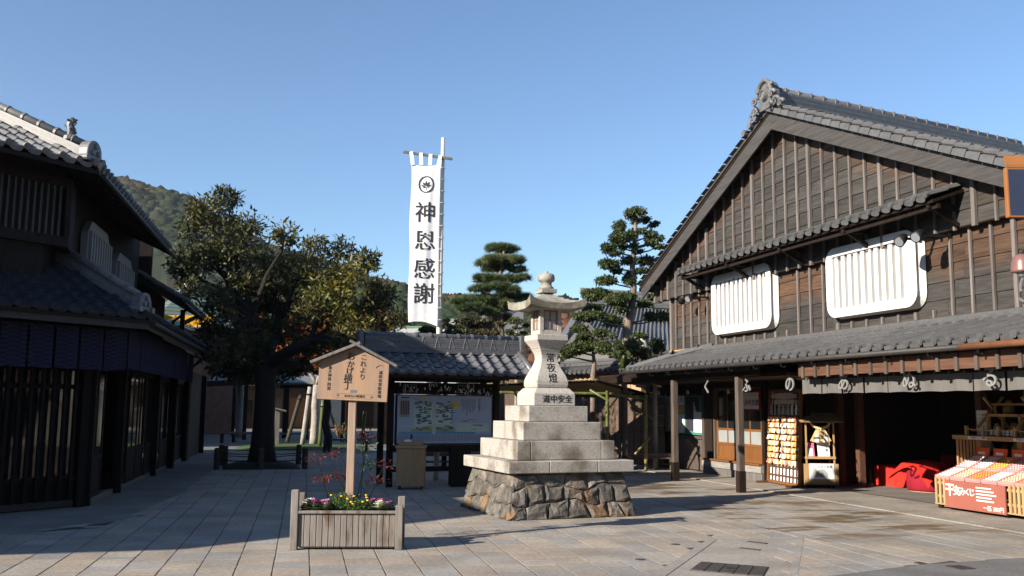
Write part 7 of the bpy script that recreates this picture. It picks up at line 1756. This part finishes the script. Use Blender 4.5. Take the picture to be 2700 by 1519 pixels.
# iron rail in the floor, hanging sign box and lamp at the right edge
tag(MB().box(11.86,9.5,.012,11.91,17.4,.022).build('floor_rail', IRON), 'long rusty iron rail let into the floor of the shop opening', 'rail')
c0_ = at(2660, 500, 9.6); SB = placed('hanging_sign', tuple(c0_), 'orange framed dark glass sign box hanging at the right edge', 'sign')
U = (rgt*1.0); U.z = 0; U.normalize(); bk = Vector((-U.y,U.x,0))*.06
p00 = at(2659,573,9.6); p01 = at(2657,441,9.6); w = .75
ORF = plain('orange_sign_frame', (.26,.10,.03)); 
hh = p01.z-p00.z
MB().prism([p00, p00+U*w, p00+U*w+Vector((0,0,hh)), p00+Vector((0,0,hh))], bk).build('box', ORF, SB, bevel=.008)
MB().prism([p00+U*.022-bk*.05+Vector((0,0,.022)), p00+U*(w-.022)-bk*.05+Vector((0,0,.022)), p00+U*(w-.022)-bk*.05+Vector((0,0,hh-.022)), p00+U*.022-bk*.05+Vector((0,0,hh-.022))], bk*.045).build('glass', plain('blue_black_glass', (.03,.04,.07), rough=.12, bump=0), SB)
top = p00+Vector((0,0,hh)); MB().prism([top-U*.0-bk*.15+Vector((0,0,.0)), top+U*(w+.03)-bk*.15, top+U*(w+.03)+bk*.5+Vector((0,0,.1)), top-U*.0+bk*.5+Vector((0,0,.1))], (0,0,.03)).build('cap', ORF, SB)
pp = p00+U*(w+.12)+bk*.5; MB().tube([(pp.x,pp.y,0),(pp.x,pp.y,top.z+.3)], .06, 10).build('pole', METALD, SB)
for dz in (.06, hh-.06): MB().bar(p00+U*w+bk*.5+Vector((0,0,dz)), (pp.x,pp.y,p00.z+dz), .04,.04).build('bracket', METALD, SB)
lp = at(2696, 705, 9.62); BRL = two('brown_lamp_metal', (.17,.085,.075), (.24,.125,.11), scale=4, rough=.35, metal=.2)
LM = placed('street_lamp', (pp.x,pp.y,0) if False else tuple(lp), 'brown metal lamp shade with a pale globe at the right edge', 'lamp')
MB().lathe([(.115,-.05),(.112,-.03),(.105,.05),(.085,.11),(.05,.135),(.02,.14)], 18, lp).build('shade', BRL, LM, smooth=True); MB().lathe([(.005,-.105),(.045,-.09),(.062,-.055),(.06,-.03)], 14, lp).build('globe', LENS, LM, smooth=True)
MB().tube([lp+Vector((0,0,.13)), lp+Vector((.03,0,.2)), lp+U*.2+Vector((0,0,.24)), Vector((pp.x,pp.y,lp.z+.2))], .02, 8).build('arm', METALD, LM)

# ================================================================ lettering becomes plain mesh, bent onto the cloth and the stem
bpy.context.view_layer.update(); DG = bpy.context.evaluated_depsgraph_get()
for o, how, bold in TEXTS:
    me = bpy.data.meshes.new_from_object(o.evaluated_get(DG)); nm = o.name
    n = bpy.data.objects.new('lettering' if not nm.startswith('letter_board') else 'letter_board', me); COL.objects.link(n)
    n.parent = o.parent; n.matrix_parent_inverse = o.matrix_parent_inverse; n.location = o.location; n.rotation_euler = o.rotation_euler; n.scale = o.scale
    if bold:                                          # brush weight: the same glyph laid over itself with small shifts
        co = [v.co.copy() for v in me.vertices]; fc = [tuple(p.vertices) for p in me.polygons]; mt = me.materials[0]; nv = len(co); vs = []; fs = []
        for q, (dx, dy) in enumerate(((0,0),(bold,0),(-bold,0),(0,bold*.6),(0,-bold*.6))):
            vs += [(c.x+dx, c.y+dy, c.z+.0002*q) for c in co]; fs += [tuple(i+q*nv for i in f) for f in fc]
        old = me; me = bpy.data.meshes.new('lettering'); me.from_pydata(vs, [], fs); me.update(); me.materials.append(mt); n.data = me; bpy.data.meshes.remove(old)
    if how:
        for v in me.vertices:                          # local x, y lie on the face, local z points out of it
            X, Z = o.location.x + v.co.x, o.location.z + v.co.y
            if how == 'banner': Y = cloth_y((X-x0_b)/(x1_b-x0_b), (z1_b-Z)/(z1_b-z0_b)) - .010
            else: Y = -(float(np.interp(Z, [q[1] for q in st_prof], [q[0] for q in st_prof])) + .004)
            v.co.z = -(Y - o.location.y)
    cu = o.data; bpy.data.objects.remove(o); bpy.data.curves.remove(cu)
for o in WARP:
    for v in o.data.vertices:
        v.co.y = cloth_y((v.co.x-x0_b)/(x1_b-x0_b), (z1_b-v.co.z)/(z1_b-z0_b)) - .010 - (.004 if v.co.y < -.145 else 0)

# ================================================================ thin autumn haze
HZM = bpy.data.materials.new('thin_haze'); HZM.use_nodes = True; HN = HZM.node_tree.nodes; HN.remove(HN['Principled BSDF'])
hv = HN.new('ShaderNodeVolumePrincipled'); hv.inputs['Color'].default_value = (.80,.88,1.0,1); hv.inputs['Density'].default_value = .00013; hv.inputs['Anisotropy'].default_value = .2
HZM.node_tree.links.new(hv.outputs[0], HN['Material Output'].inputs['Volume'])
tag(MB().box(-700,-120,-12,700,620,190).build('haze', HZM), kind='stuff')
